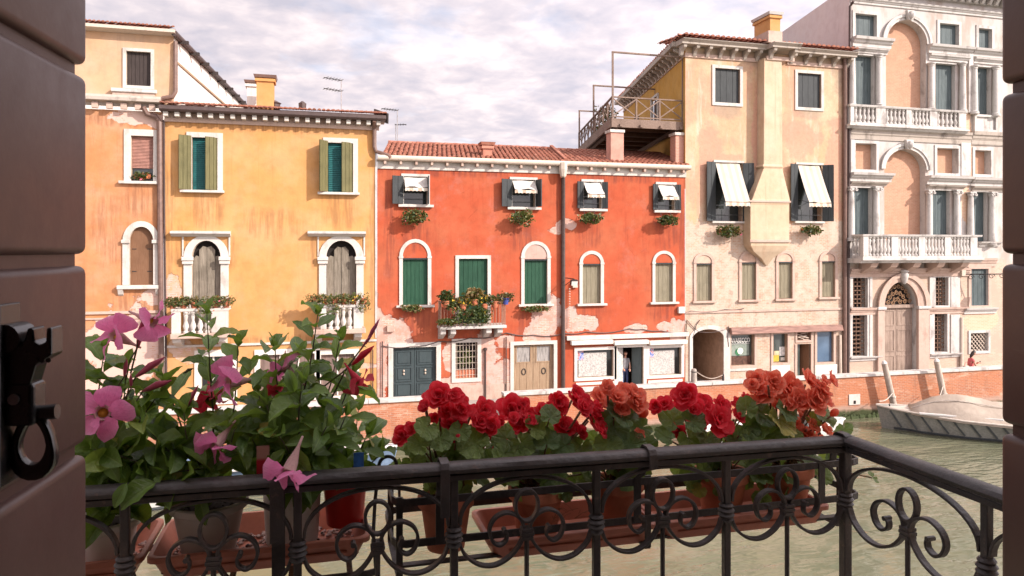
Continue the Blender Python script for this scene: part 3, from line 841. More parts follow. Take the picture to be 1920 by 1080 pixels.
# upper set of the house (attic storey)
H.holes = []
w, a, b, z0, z1 = rect_window(H, 237, 97, 283, 161, M['white_trim'], 0.12)
closed_shutters(w, a, b, z0, z1, M['attic_sh'], 2, 3)
x2 = X(326)
zt = Z(240, 59)
H.wall(rectpoly(xl, x2, zc+0.25, zt), [M['peach_top'], M['reveal'], M['void']], 'attic_wall')
part('window_ledge', MB().box(a-0.5, b+0.24, D-0.22, D-0.06, z0-0.30, z0-0.16), M['stone'], w, bevel=0.02)
part('ledge_base', MB().box(a-0.46, b+0.16, D-0.15, D-0.06, z0-0.56, z0-0.305), M['pinkstone'], w)
# skew right hand side wall of the attic storey, bright in the sun
v2 = Vector((0.0915, 0.996))
L = 16.0
mb = MB()
c0 = Vector((x2, D+0.003)); c1 = c0 + v2*L
mb.add([(c0.x, c0.y, zc-0.6), (c1.x, c1.y, zc-0.6), (c1.x, c1.y, zt), (c0.x, c0.y, zt)], [(0,1,2,3)])
mb.add([(xl, c1.y, zc-2), (c1.x, c1.y, zc-2), (c1.x, c1.y, zt), (xl, c1.y, zt)], [(0,1,2,3)])
part('side_wall', mb, M['white_wall'], H.root, fix=False)
q2 = Vector((v2.y, -v2.x))
mb = MB()
e0 = c0 + q2*0.10 - v2*0.3; e1 = c1 + q2*0.10
mb.tube([(e0.x, e0.y, zt-0.02), (e1.x, e1.y, zt-0.02)], 0.12, 8)
part('gutter', mb, M['pipe_dark'], H.root)
mb = MB()
for i in range(9):
    t = c0 + v2*(0.6+i*1.7)
    mb.obox((t.x+q2.x*0.2, t.y+q2.y*0.2, zt-0.13), (q2.x*0.2, q2.y*0.2, 0), (-q2.y*0.06, q2.x*0.06, 0), (0,0,0.06))
part('rafter_ends', mb, M['attic_sh'], H.root, kind='stuff')
mb = MB(); mb.bar((c0.x+0.06, c0.y+0.5, zt-1.0), (c1.x+0.06, c1.y, zt-1.0), 0.05, 0.09)
part('wall_beam', mb, M['brown_wood'], H.root)
mb = MB()
mb.prismx([(D-0.42,zt-0.02),(D-0.42,zt+0.10),(D-0.30,zt+0.12),(D-0.002,zt+0.12),(D-0.002,zt-0.08),(D-0.12,zt-0.08)], xl, x2+0.1)
part('gutter', mb, M['gutter_white'], H.root)
mb = MB()
up = (-2.2, 3.6, 0.5)
tiles_on(mb, (xl, D-0.36, zt+0.14), (x2+0.1, D-0.36, zt+0.14), up, 84, 5)
mb.add([(xl, D-0.36, zt+0.13), (x2+0.15, D-0.36, zt+0.13), (x2-3.5, D+5.6, zt+0.9), (xl, D+5.6, zt+0.9)], [(0,1,2,3)])
part('roof_tiles', mb, M['tile'], H.root, kind='stuff', fix=False)
# string cornice with dentils between the storeys
mb = MB()
mb.prismx([(D-0.45,zc+0.30),(D-0.45,zc+0.42),(D-0.36,zc+0.52),(D-0.002,zc+0.60),(D-0.002,zc+0.14),(D-0.12,zc+0.14),(D-0.14,zc+0.24)], xl, xr-0.02)
part('cornice', mb, M['stone_dirty'], H.root)
dm = MB().box(-0.11,0.11,D-0.30-D,-0.15,-0.12,0.12).mesh('dentil', M['pinkstone'], bevel=0.015)
for i in range(22):
    xx = xr-0.35-i*0.50
    inst('dentil', dm, H.root, Matrix.Translation(Vector((xx, D, zc+0.12))-OFF[H.root.name]))
part('string_course', MB().box(xl, xr, D-0.07, D-0.002, Z(235,588), Z(235,583)), M['pinkstone'], H.root)
part('moulding', MB().box(xl, xr, D-0.05, D-0.002, Z(235,598), Z(235,595)), M['pinkstone'], H.root)
# downpipes
mb = MB(); mb.tube([P(329,78,D-0.06), P(329,172,D-0.12), P(324,181,D-0.14), P(306,184,D-0.2), P(296,190,D-0.2)], 0.085, 8)
part('downpipe', mb, M['pipe_brown'], H.root, smooth=True)
mb = MB(); mb.tube([P(268,200,D-0.3), P(275,213,D-0.22), P(292,219,D-0.14), P(299,228,D-0.13), P(300,400,D-0.13), P(303,720,D-0.13)], 0.10, 8)
part('downpipe', mb, M['pipe_brown'], H.root, smooth=True)
mb = MB(); mb.tube([P(307,225,D-0.07), P(308,420,D-0.06), P(312,720,D-0.06)], 0.045, 6)
part('conduit', mb, M['pipe_dark'], H.root, smooth=True)
# little window box behind the blind: things of their own
FOLM = [M['fol_a'], M['fol_b'], M['fol_dry'], M['fl_yellow'], M['fl_pink'], M['fl_orange']]
def flower_box(name, px, py, rx, rz, label, group, nleaf=240, Y=D-0.28, rack=True, fl=(3,4), nf=12, seed=1, ry=0.16, boxh=0.16, hang=None):
    c = P(px, py, Y)
    t = root(name, (c.x, c.y, c.z-rz*0.6), label, 'flower box', group)
    pk = 0.5 if hang else 0.8; dzp = 0.06 if hang else 0
    mb = MB(); mb.prismx([(c.y-0.06,c.z-0.1+dzp),(c.y+0.09,c.z-0.1+dzp),(c.y+0.11,c.z+0.08+dzp),(c.y-0.08,c.z+0.08+dzp)], c.x-rx*pk, c.x+rx*pk)
    part('planter', mb, M['terracotta'], t)
    mb = MB(); foliage(mb, (c.x, c.y-0.07, c.z), (rx*(1.5 if hang else 1.12), ry*1.5, rz*(1.45 if hang else 1.12)), int(nleaf*(2.4 if hang else 1.7)), 0.074, (0,0,1,1,2), fl, nf, droop=0.0, seed=seed)
    part('foliage', mb, FOLM, t, kind='stuff', fix=False)
    if hang:
        for dx in (-rx*0.6, rx*0.6):
            part('hook', MB().bar((c.x+dx, D-0.07, hang), (c.x+dx, c.y, c.z+0.05), 0.02, 0.02), M['iron'], t)
    return t
flower_box('flower_box', 267, 330, 0.36, 0.20, 'low red flowers in a box under the pink roller blind', None, 130, D+0.02, fl=(5,4), nf=26, seed=5, ry=0.1)

# ------------------------------------------------------------------ yellow house
H = House('house', 505, 'yellow plastered house with two arched balcony doors')
for (x0,yt,x1,yb, la, ra) in ((360,258,408,357, 152, 148), (615,268,662,361, 128, 152)):
    w, a, b, z0, z1 = rect_window(H, x0, yt, x1, yb, M['white_trim'], 0.20, 'lrt', sill=(0.42,0.26,0.10,0.22))
    W = (b-a)/2
    part('shutter', leaf(MB(), a-0.02, D-0.07, la, W*1.0, z0+0.02, z1+0.05, 0.05, 3), M['olive_sh'], w)
    part('shutter', leaf(MB(), b-0.02, D+0.02, ra, W*1.0, z0+0.02, z1+0.02, 0.05, 3), M['olive_sh'], w)
    part('louvre', louvre(MB(), a+0.02, b-0.02, z0+0.02, z1-0.02, D+0.12, 26), M['teal_in'], w)
for (x0, x1, yb) in ((360, 414, 622), (612, 668, 615)):
    a, b, z0, zs, z1 = H.hole(x0, 451, x1, yb, 0.30, spring=482)
    fw = 0.30
    mb = MB(); mb.strip(archpath(a, b, z0, zs, z1-zs), archpath(a-fw, b+fw, z0, zs, z1-zs+0.22), D-0.07, D-0.002)
    w = part('balcony_door', mb, M['white_trim'], H.root)
    for sx in (a-fw/2, b+fw/2):
        part('capital', MB().box(sx-0.20, sx+0.20, D-0.15, D-0.072, zs-0.28, zs-0.16), M['white_trim'], w, bevel=0.02)
        part('impost', MB().box(sx-0.22, sx+0.22, D-0.18, D-0.072, zs-0.14, zs+0.02), M['white_trim'], w, bevel=0.02)
    hz = Z((x0+x1)/2, 441)
    mb = MB(); mb.prismx([(D-0.34,hz+0.06),(D-0.34,hz+0.14),(D-0.002,hz+0.17),(D-0.002,hz-0.06),(D-0.08,hz-0.06),(D-0.24,hz+0.02)], a-0.75, b+0.38)
    part('hood', mb, M['stone'], w)
    for sx in (a-0.33, b+0.33): part('spandrel_strip', MB().box(sx-0.03, sx+0.03, D-0.05, D-0.002, zs+0.05, hz-0.065), M['white_trim'], w)
    mid = (a+b)/2; zh = zs+0.02
    for i, (p0, p1, h0, h1) in enumerate(((a+0.02, mid-0.3, -0.10, 0.0), (mid-0.29, mid-0.01, 0.27, 0.38), (mid+0.01, mid+0.3, 0.38, 0.26), (mid+0.31, b-0.02, 0.0, -0.10))):
        yy = D+0.17 if i in (0, 3) else D+0.15
        part('shutter_plank', MB().prism([(p0, z0+0.01), (p1, z0+0.01), (p1, zh+h1), ((p0+p1)/2, zh+max(h0,h1)+0.04), (p0, zh+h0)], yy, yy+0.045), M['grey_wood'], w)
zb = Z(505, 750); xl, xr = X(309), X(706)
# ground floor openings
def shop_window(H, x0, yt, x1, yb, fw, mat, pane, name='shop_window', dep=0.2, mull=None, pane_y=0.12):
    a, b, z0, z1 = H.hole(x0, yt, x1, yb, dep)
    w = part(name, frame_loop(MB(), a, b, z0, z1, fw, D-0.05, D-0.002), mat, H.root)
    part('pane', MB().box(a+0.01, b-0.01, D+pane_y, D+pane_y+0.012, z0+0.01, z1-0.01), pane, w)
    if mull:
        for f in mull: part('mullion', MB().box(a+(b-a)*f-0.03, a+(b-a)*f+0.03, D+pane_y-0.05, D+pane_y-0.002, z0+0.011, z1-0.011), mat, w)
    return w, a, b, z0, z1
M['curtain'] = simple('striped_shop_curtain', (0.20,0.14,0.12), 0.8, var=0.5, scale=5, stretch=(6,1,0.2))
shop_window(H, 488, 664, 590, 742, 0.22, M['white_paint'], M['curtain'], mull=(0.36,0.7))
shop_window(H, 602, 664, 664, 742, 0.20, M['white_paint'], M['curtain'], mull=(0.5,))
shop_window(H, 378, 668, 432, 746, 0.26, M['white_paint'], M['glass'], 'street_door', mull=(0.4,))
zr = Z(505, 234)
H.wall(rectpoly(xl, xr, 0.9, zr), [M['yellow'], M['reveal'], M['void']])
part('side_wall', MB().add([(xr, D, 0.9), (xr, D+9, 0.9), (xr, D+9, zr), (xr, D, zr)], [(0,1,2,3)]).add([(xl, D, 0.9), (xl, D+9, 0.9), (xl, D+9, zr), (xl, D, zr)], [(0,1,2,3)]), M['white_wall'], H.root, fix=False)
# cornice: frieze, dentil blocks, gutter board, tiles
part('frieze', MB().box(xl, xr+0.1, D-0.10, D-0.002, zr-0.05, zr+0.10), M['pinkstone'], H.root)
part('eave_soffit', MB().box(xl-0.1, xr+0.35, D-0.12, D+0.5, zr+0.30, zr+0.42), M['stone_dirty'], H.root)
part('frieze', MB().box(xl, xr+0.1, D-0.06, D-0.002, zr+0.101, zr+0.299), M['pinkstone'], H.root)
dm = MB().box(-0.085,0.085,-0.38,-0.0,-0.09,0.09).mesh('eave_block', M['white_trim'], bevel=0.012)
n = 21
for i in range(n):
    xx = xl+0.10+(xr+0.05-xl-0.1)*i/(n-1)
    inst('eave_block', dm, H.root, Matrix.Translation(Vector((xx, D-0.062, zr+0.20))-OFF[H.root.name]))
mb = MB(); mb.prismx([(D-0.62,zr+0.36),(D-0.60,zr+0.50),(D-0.50,zr+0.50),(D-0.121,zr+0.44),(D-0.121,zr+0.30),(D-0.56,zr+0.29)], xl-0.1, xr+0.35)
part('gutter', mb, M['pipe_dark'], H.root)
mb = MB()
up = Vector((0, 7.5, 1.36))
tiles_on(mb, (xl-0.1, D-0.60, zr+0.53), (xr+0.4, D-0.60, zr+0.53), up, 46, 10, seed=8)
mb.add([(xl-0.1, D-0.60, zr+0.52), (xr+0.4, D-0.60, zr+0.52), (xr+0.4, D+6.9, zr+1.88), (xl-0.1, D+6.9, zr+1.88)], [(0,1,2,3)])
part('roof_tiles', mb, M['tile'], H.root, kind='stuff', fix=False)
# verge board at the right gable running back over the red roof
part('verge_board', MB().bar((xr+0.42, D-0.55, zr+0.38), (xr+0.42, D+6.9, zr+1.98), 0.07, 0.42), M['attic_sh'], H.root)
mb = MB(); mb.tube([P(702,226,D-0.5), P(702,240,D-0.16), P(702,275,D-0.13), P(705,284,D-0.13), P(715,287,D-0.2), P(727,291,D-0.3), P(733,296,D-0.34)], 0.085, 8)
part('downpipe', mb, M['pipe_brown'], H.root, smooth=True)
part('string_course', MB().box(xl, xr, D-0.07, D-0.002, Z(505,646), Z(505,642)), M['white_trim'], H.root)
part('corner_strip', MB().box(xr-0.06, xr, D-0.03, D-0.002, Z(505,640), zr-0.06), M['stone'], H.root)
# chimneys
def chimney(H, x0, yt, x1, yb, Y, mat, cap='flat', name='chimney', dp=0.9, capmat=None):
    a, b, z0, z1 = pxrect(x0, yt, x1, yb, Y)
    c = part(name, MB().box(a, b, Y, Y+dp, z0-0.6, z1), mat, H.root)
    part('chimney_collar', MB().box(a-0.07, b+0.07, Y-0.07, Y+dp+0.07, z1-0.16, z1-0.04), M['stone_dirty'] if capmat is None else mat, c)
    mb = MB(); mb.add([(a-0.09,Y-0.09,z1+0.001),(b+0.09,Y-0.09,z1+0.001),(b+0.09,Y+dp+0.09,z1+0.001),(a-0.09,Y+dp+0.09,z1+0.001),
                       (a-0.13,Y-0.13,z1+0.13),(b+0.13,Y-0.13,z1+0.13),(b+0.13,Y+dp+0.13,z1+0.13),(a-0.13,Y+dp+0.13,z1+0.13)],
                      [(3,2,1,0),(4,5,6,7),(0,1,5,4),(1,2,6,5),(2,3,7,6),(3,0,4,7)])
    part('chimney_cap', mb, capmat or M['stone_dirty'], c)
    return c
chimney(H, 481, 146, 513, 206, 34.0, M['yellow'], dp=0.7, capmat=M['pipe_brown'])
chimney(H, 463, 156, 484, 206, 35.6, M['white_wall'], dp=0.7, capmat=M['pipe_brown'])
mb = MB(); mb.lathe([(0.16,0),(0.18,0.25),(0.05,0.35)], P(567,204,35.0), 8); part('vent_cap', mb, M['pipe_dark'], H.root)
mb = MB(); mb.lathe([(0.2,0),(0.22,0.25),(0.28,0.3),(0.05,0.42)], P(516,206,34.5), 8); part('vent_cap', mb, M['pipe_dark'], H.root)
# balconies of the yellow house
def baluster_mesh(h, r, mat, n=8):
    pr = [(r*0.8,0),(r*0.8,h*0.08),(r*0.45,h*0.13),(r*0.95,h*0.33),(r*0.55,h*0.52),(r*0.40,h*0.60),(r*0.7,h*0.78),(r*0.42,h*0.87),(r*0.8,h*0.92),(r*0.8,h)]
    return MB().lathe(pr, (0,0,0), n).mesh('baluster', mat, smooth=True)
for k, (x0, x1, ys, yr, posts, bal) in enumerate((
        (319, 429, 625, 583, ((321,338),(396,426)), ((341,395),)),
        (587, 686, 617, 576, ((601,612),(663,679)), ((614,662),)))):
    Yb = D-0.95
    a, b = X(x0,Yb), X(x1,Yb); zs_ = Z((x0+x1)/2, ys, Yb); zr_ = Z((x0+x1)/2, yr, Yb)
    bal_ = part('balcony', MB().box(a, b, Yb-0.05, D-0.002, zs_-0.20, zs_), M['pinkstone'], H.root, bevel=0.03)
    part('handrail', MB().box(a+0.02, b-0.02, Yb-0.02, Yb+0.20, zr_-0.02, zr_+0.10), M['white_trim'], bal_, bevel=0.02)
    for sx in (a+0.02, b-0.22): part('side_rail', MB().box(sx, sx+0.2, Yb+0.201, D-0.003, zr_-0.02, zr_+0.10), M['white_trim'], bal_, bevel=0.02)
    for p0, p1 in posts: part('post', MB().box(X(p0,Yb), X(p1,Yb), Yb, Yb+0.18, zs_+0.001, zr_-0.021), M['white_trim'], bal_, bevel=0.015)
    bm_ = baluster_mesh(zr_-zs_-0.022, 0.12, M['white_trim'])
    for p0, p1 in bal:
        n = 4
        for i in range(n): inst('baluster', bm_, bal_, Matrix.Translation(Vector((X(p0,Yb)+(X(p1,Yb)-X(p0,Yb))*(i+0.5)/n, Yb+0.09, zs_+0.001))-OFF[H.root.name]))
    for sx in (a+0.2, b-0.3): part('console', MB().prismx([(Yb+0.12,zs_-0.201),(D-0.003,zs_-0.201),(D-0.003,zs_-0.62),(D-0.35,zs_-0.52),(Yb+0.15,zs_-0.36)], sx-0.15, sx+0.15), M['white_trim'], bal_, bevel=0.015)
    # flower pots standing on the handrail
    rg = random.Random(20+k)
    xs = [a-0.12+(b-a+0.2)*(i+0.5)/6 for i in range(6)]
    words = (('small terracotta pot at the drainpipe end','pot of clipped green on the rail','pot of leggy stems on the rail','trailing plant hanging over the balusters','round green bushy pot plant','orange pot of drying flowers at the right end'),
             ('dry bushy plant at the left end','pot of yellow flowers on the rail','grey green trailing plant in the middle','small terracotta pot of low green','pot of bright yellow flowers near the right','long trailing plant over the right post'))[k]
    side = ('left balcony of the yellow house', 'right balcony of the yellow house')[k]
    for i, xx in enumerate(xs):
        zz = zr_+0.101
        t = root('flower_pot', (xx, Yb+0.09, zz), words[i]+', '+side, 'flower pot', 'flower pots on the yellow house balconies')
        part('pot', MB().lathe([(0.10,0),(0.14,0.2),(0.155,0.2),(0.155,0.25),(0.12,0.25)], (xx,Yb+0.09,zz), 10), M['terracotta'], t, smooth=True)
        fl, nf = ((3,),26) if 'yellow' in words[i] else ((5,4), 8)
        drop = 0.22 if 'trailing' in words[i] else 0.02
        mb = MB(); foliage(mb, (xx, Yb+0.02, zz+0.27-drop), (0.40, 0.30, 0.27+drop*1.35), 330, 0.055, (0,0,1,2) if 'dry' not in words[i] else (2,2,0,1), fl, nf, seed=k*10+i)
        part('foliage', mb, FOLM, t, kind='stuff', fix=False)

# ------------------------------------------------------------------ aerials
def antenna(px, pyt, pyb, Y, arms, label):
    p0, p1 = P(px, pyb, Y), P(px, pyt, Y)
    t = root('antenna', p0, label, 'antenna', 'television aerials on the roofs')
    part('mast', MB().tube([p0-Vector((0,0,0.5)), p1], 0.022, 6), simple('aerial_metal', (0.35,0.33,0.33), 0.5) if 'aerial_metal' not in bpy.data.materials else bpy.data.materials['aerial_metal'], t)
    for (dz, L, dr, nel) in arms:
        c = p1 - Vector((0,0,dz)); d = Vector((math.cos(dr), math.sin(dr), 0)); q = Vector((-d.y, d.x, 0))
        b_ = part('boom', MB().tube([c+d*0.05, c-d*L-Vector((0,0,-0.0))], 0.02, 5), M['iron'], t)
        for i in range(nel):
            o = c - d*(L*(i+0.3)/nel)
            part('element', MB().tube([o-q*0.28, o+q*0.28], 0.011, 4), M['iron'], t)
antenna(640, 151, 212, 36.0, ((0.0,0.95,0.5,6),(0.52,0.95,0.5,6)), 'television aerial with two booms on the yellow roof')
antenna(745, 207, 275, 38.0, ((0.0,0.9,0.35,6),), 'aerial with one long boom where yellow and red roofs meet')
antenna(742, 234, 275, 39.0, ((0.0,0.6,2.7,4),), 'short aerial with crossed rods behind the red roof')
# ------------------------------------------------------------------ red house
H = House('house', 995, 'brick red house with green shutters, flower balcony and corner shop')
xl, xr = X(707.5), X(1284)
zt = Z(708, 301); zband = Z(708, 316)
def awning(w, a, b, z0, z1, drop, out, fr, mat, skew=0.0):
    """cloth blind on two thin arms; top hangs in the reveal, bottom pushed out over the sill"""
    n = 7
    mb = MB()
    top = (D+0.02, z1-0.03); bot = (D-out, z1-drop)
    vs, fs = [], []
    for j in range(n+1):
        t = j/n
        for i in range(6):
            u = i/5
            sag = 0.05*math.sin(math.pi*t)*(0.6+0.5*math.sin(u*11+a*3))+0.02*math.sin(u*7+t*5+a)-0.05*t*t*abs(math.sin(u*4.5+a))
            vs.append((a+(b-a)*u+skew*t, top[0]+(bot[0]-top[0])*t, top[1]+(bot[1]-top[1])*t - sag))
    for j in range(n):
        for i in range(5): fs.append((j*6+i, j*6+i+1, j*6+i+7, j*6+i+6))
    mb.add(vs, fs)
    c = part('awning', mb, mat, w, smooth='all', fix=False)
    mb = MB(); vs = []; fs = []
    for i in range(13):
        u = i/12; x = a+(b-a)*u+skew
        vs += [(x, bot[0], bot[1]), (x, bot[0]-0.01+0.015*math.sin(i*1.9), bot[1]-fr*(0.85 if i % 2 else 1.05))]
    for i in range(12): fs.append((2*i, 2*i+1, 2*i+3, 2*i+2))
    part('awning_fringe', mb.add(vs, fs), M['fringe'], w, fix=False)
    for x in (a+0.02, b-0.02):
        part('awning_arm', MB().tube([(x, D-0.02, z1-drop*0.75-0.25), (x+skew, bot[0], bot[1])], 0.012, 5), M['iron'], w)
for (x0,yt,x1,yb,la,ra,dr,out,lw,rw) in ((757,331,801,383,160,96,0.52,0.42,1.0,1.0),(960,337,1003,388,160,80,0.50,0.44,1.0,1.0),(1094,341,1127,391,172,18,0.62,0.52,0.72,0.6),(1233,346,1264,394,170,14,0.62,0.52,0.62,0.6)):
    w, a, b, z0, z1 = rect_window(H, x0, yt, x1, yb, M['white_trim'], 0.11, sill=(0.24,0.26,0.07,0.18), depth=0.3)
    part('pane', MB().box(a+0.01,b-0.01,D+0.24,D+0.25,z0+0.01,z1-0.01), M['glass'], w)
    W = (b-a)/2
    part('shutter', leaf(MB(), a-0.03, D-0.08, la, W*lw, z0, z1, 0.045, 2), M['dark_sh'], w)
    part('shutter', leaf(MB(), b+0.03, D-0.08, ra, W*rw, z0, z1, 0.045, 2), M['dark_sh'], w)
    awning(w, a+0.02, b-0.02, z0, z1, dr, out, 0.14, M['awning_plain'], 0.0)
    part('window_bar', MB().box(a, b, D-0.03, D-0.01, z0+0.22, z0+0.24), M['iron'], w)
lab = ('basket of greenery under the attic window nearest the yellow house','basket of greenery under the attic window left of the drainpipe',
       'basket of greenery under the attic window right of the drainpipe','basket of greenery under the attic window nearest the terrace pillar')
for i, (px, py) in enumerate(((777,407),(978,408),(1107,409),(1251,413))):
    flower_box('hanging_basket', px, py, 0.42, 0.32 if i < 2 else 0.22, lab[i], 'greenery baskets under the awning windows', 300, D-0.36, seed=30+i, nf=6, hang=Z(px, py-20))
def arched_window(H, x0,yt,x1,yb, spring, top, fmat, shmat, fw=0.13, planks=2, tymp=None, tmat=None, sill=(0.28,0.28,0.10,0.16), depth=0.2):
    a, b, z0, z1 = H.hole(x0, yt, x1, yb, depth)
    zs = Z((x0+x1)/2, spring); zt_ = Z((x0+x1)/2, top)
    rz = zt_-zs-fw
    mb = MB(); mb.strip(archpath(a, b, z0, zs, rz), archpath(a-fw, b+fw, z0, zs, rz+fw), D-0.05, D-0.002)
    w = part('window', mb, fmat, H.root)
    if sill: part('sill', MB().box(a-sill[0], b+sill[1], D-sill[3], D-0.003, z0-sill[2], z0-0.001), fmat, w, bevel=0.012)
    closed_shutters(w, a, b, z0, z1, shmat, 2, planks)
    part('lintel', MB().box(a+0.001, b-0.001, D-0.03, D+0.06, z1-0.055, z1-0.002), fmat if tymp else M['dark_sh'], w)
    for xx in (a-fw/2, b+fw/2): part('impost', MB().box(xx-fw/2-0.02, xx+fw/2+0.02, D-0.07, D-0.052, zs-0.07, zs+0.02), fmat, w)
    if tmat:
        poly = archpath(a+0.01, b-0.01, z1+0.01, zs, rz-0.01)
        part('tympanum', MB().prism(poly[::-1], D-0.014, D-0.004), tmat, w)
    return w
arched_window(H, 755,484,802,572, 481, 448, M['white_trim'], M['green_sh'], 0.15, 3, tmat=M['red'])
arched_window(H, 983,486,1026,570, 481, 452, M['white_trim'], M['green_sh'], 0.15, 3, tmat=M['red_tymp'])
arched_window(H, 1092,495,1126,569, 493, 470, M['white_trim'], M['beige_sh'], 0.15, 2, tmat=M['red'])
arched_window(H, 1228,493,1261,566, 492, 470, M['white_trim'], M['beige_sh'], 0.14, 2, tmat=M['red'])
w, a, b, z0, z1 = rect_window(H, 860, 485, 914, 606, M['white_trim'], 0.15, 'lrt', name='balcony_door')
closed_shutters(w, a, b, z0, z1, M['green_sh'], 2, 3)
# balcony
Yb = D-0.85
a, b = X(825,Yb), X(950,Yb); zs_ = Z(888,611,Yb); zr_ = Z(888,566,Yb)
bal = part('balcony', MB().box(a, b, Yb-0.03, D-0.003, zs_-0.13, zs_), M['stone'], H.root, bevel=0.02)
for p in (831, 850, 917, 938): part('console', MB().prismx([(Yb+0.1,zs_-0.131),(D-0.004,zs_-0.131),(D-0.004,zs_-0.62),(D-0.3,zs_-0.5),(Yb+0.12,zs_-0.34)], X(p-4,Yb), X(p+6,Yb)), M['stone'], bal, bevel=0.015)
rail_m = simple('rusty_rail', (0.30,0.17,0.12), 0.7)
part('handrail', MB().box(a+0.03, b-0.03, Yb+0.02, Yb+0.06, zr_, zr_+0.04), rail_m, bal)
part('handrail', MB().box(a+0.03, a+0.07, Yb+0.061, D-0.01, zr_, zr_+0.04), rail_m, bal)
part('handrail', MB().box(b-0.07, b-0.03, Yb+0.061, D-0.01, zr_, zr_+0.04), rail_m, bal)
part('bottom_rail', MB().box(a+0.03, b-0.03, Yb+0.025, Yb+0.05, zs_+0.08, zs_+0.11), rail_m, bal)
bm_ = MB().tube([(0,0,0),(0,0,zr_-zs_)], 0.013, 5).mesh('baluster', rail_m)
n = 22
for i in range(n): inst('baluster', bm_, bal, Matrix.Translation(Vector((a+0.05+(b-a-0.1)*i/(n-1), Yb+0.038, zs_))-OFF[H.root.name]))
for yy in range(1, 6):
    for xx in (a+0.05, b-0.05): inst('baluster', bm_, bal, Matrix.Translation(Vector((xx, Yb+0.04+yy*0.135, zs_))-OFF[H.root.name]))
specs = ((836,556,0.30,0.34,(0,1),(),0,'dark upright shrub pot at the left end of the flower balcony'),
 (848,574,0.30,0.22,(0,0,1),(4,),4,'low green pot beside the dark shrub on the flower balcony'),
 (868,566,0.45,0.26,(0,1,2),(3,),70,'left clump of yellow flowers on the flower balcony rail'),
 (890,553,0.42,0.34,(0,2,2),(3,),10,'tall feathery golden plant in the middle of the flower balcony'),
 (908,564,0.46,0.28,(0,0,1),(3,),80,'right clump of yellow flowers on the flower balcony rail'),
 (928,562,0.38,0.22,(2,1,2),(4,),14,'reddish brown low plant on the flower balcony rail'),
 (948,556,0.36,0.22,(2,1),(4,),16,'dusky plant in a blue pot at the right corner of the flower balcony'),
 (880,590,0.62,0.48,(1,0,1),(),0,'dark leafy climber hanging down the middle of the flower balcony'),
 (903,590,0.42,0.45,(1,0,0),(3,),6,'green trailing plant right of the climber on the flower balcony'),
 (840,603,0.55,0.16,(0,1,0),(5,),6,'row of low trailing leaves along the balcony floor'))
for i, (px,py,rx,rz,ms,fl,nf,lb) in enumerate(specs):
    Yp = Yb-0.12 if i >= 7 else Yb+0.02
    c = P(px, py, Yp)
    t = root('potted_plant', (c.x, Yp, c.z-rz), lb, 'potted plant', 'plants on the red house balcony')
    if i < 7: part('pot', MB().lathe([(0.11,0),(0.16,0.24),(0.17,0.24),(0.17,0.28),(0.13,0.28)], (c.x, Yp, c.z-rz-0.12), 10), M['terracotta'] if i != 6 else simple('blue_pot',(0.06,0.08,0.28),0.5), t, smooth=True)
    else: part('planter', MB().box(c.x-0.25, c.x+0.25, Yp+0.13, Yp+0.24, c.z-0.1, c.z+0.06), M['terracotta'], t)
    mb = MB(); foliage(mb, (c.x, Yp, c.z), (rx*1.2, 0.26, rz*1.2), 420 if rz > 0.3 else 300, 0.07 if i != 3 else 0.11, ms, fl, nf, seed=60+i)
    part('foliage', mb, FOLM, t, kind='stuff', fix=False)
flower_box('flower_box', 774, 578, 0.48, 0.20, 'bushy green plant on the sill of the left arched green window', 'sill plants on the red house', 230, D-0.22, seed=71, nf=2)
flower_box('flower_box', 1003, 579, 0.62, 0.15, 'long low plant box under the right arched green window', 'sill plants on the red house', 240, D-0.22, seed=72, nf=14, fl=(4,))
# ground floor
w, a, b, z0, z1 = rect_window(H, 737, 651, 818, 751, M['white_trim'], 0.20, 'lrt', name='front_door')
mid = (a+b)/2
for i, (p, q) in enumerate(((a+0.01, mid-0.008), (mid+0.008, b-0.01))):
    lf = part('door_leaf', MB().box(p, q, D+0.12, D+0.17, z0+0.01, z1-0.01), M['teal_door'], w)
    hh = (z1-z0-0.2)/3
    for k in range(3):
        mb = MB(); frame_loop(mb, p+0.14, q-0.14, z0+0.16+k*hh, z0+0.16+k*hh+hh-0.16, 0.04, D+0.085, D+0.1195)
        mb.box(p+0.20, q-0.20, D+0.095, D+0.1195, z0+0.22+k*hh, z0+0.10+k*hh+hh-0.12)
        part('door_panel', mb, M['teal_door'], w)
    mb = MB(); cx = (p+q)/2
    for dz in (0.0, 0.13): mb.lathe([(0.03,0),(0.045,0.03),(0.03,0.08),(0.0,0.1)], (cx, D+0.075, z0+0.2+hh*1.3+dz), 8)
    part('knocker', mb, simple('worn_brass', (0.45,0.36,0.28), 0.35, 0.5) if 'worn_brass' not in bpy.data.materials else bpy.data.materials['worn_brass'], w)
w, a, b, z0, z1 = rect_window(H, 854, 642, 895, 709, M['white_trim'], 0.17, name='barred_window', depth=0.3)
part('pane', MB().box(a+0.01,b-0.01,D+0.26,D+0.27,z0+0.01,z1-0.01), M['void'], w)
for i in range(7): part('bar', MB().tube([(a+(b-a)*(i+0.5)/7, D+0.06, z0), (a+(b-a)*(i+0.5)/7, D+0.06, z1)], 0.012, 5), M['gutter_white'], w)
for i in range(6): part('bar', MB().tube([(a, D+0.045, z0+(z1-z0)*(i+0.5)/6), (b, D+0.045, z0+(z1-z0)*(i+0.5)/6)], 0.010, 5), M['gutter_white'], w)
c = (a+b)/2
t = root('potted_plant', (c, D+0.16, z0), 'leafy plant in a terracotta trough behind the window bars', 'potted plant')
part('trough', MB().box(a+0.03, b-0.03, D+0.09, D+0.24, z0+0.005, z0+0.34), M['terracotta'], t, bevel=0.01)
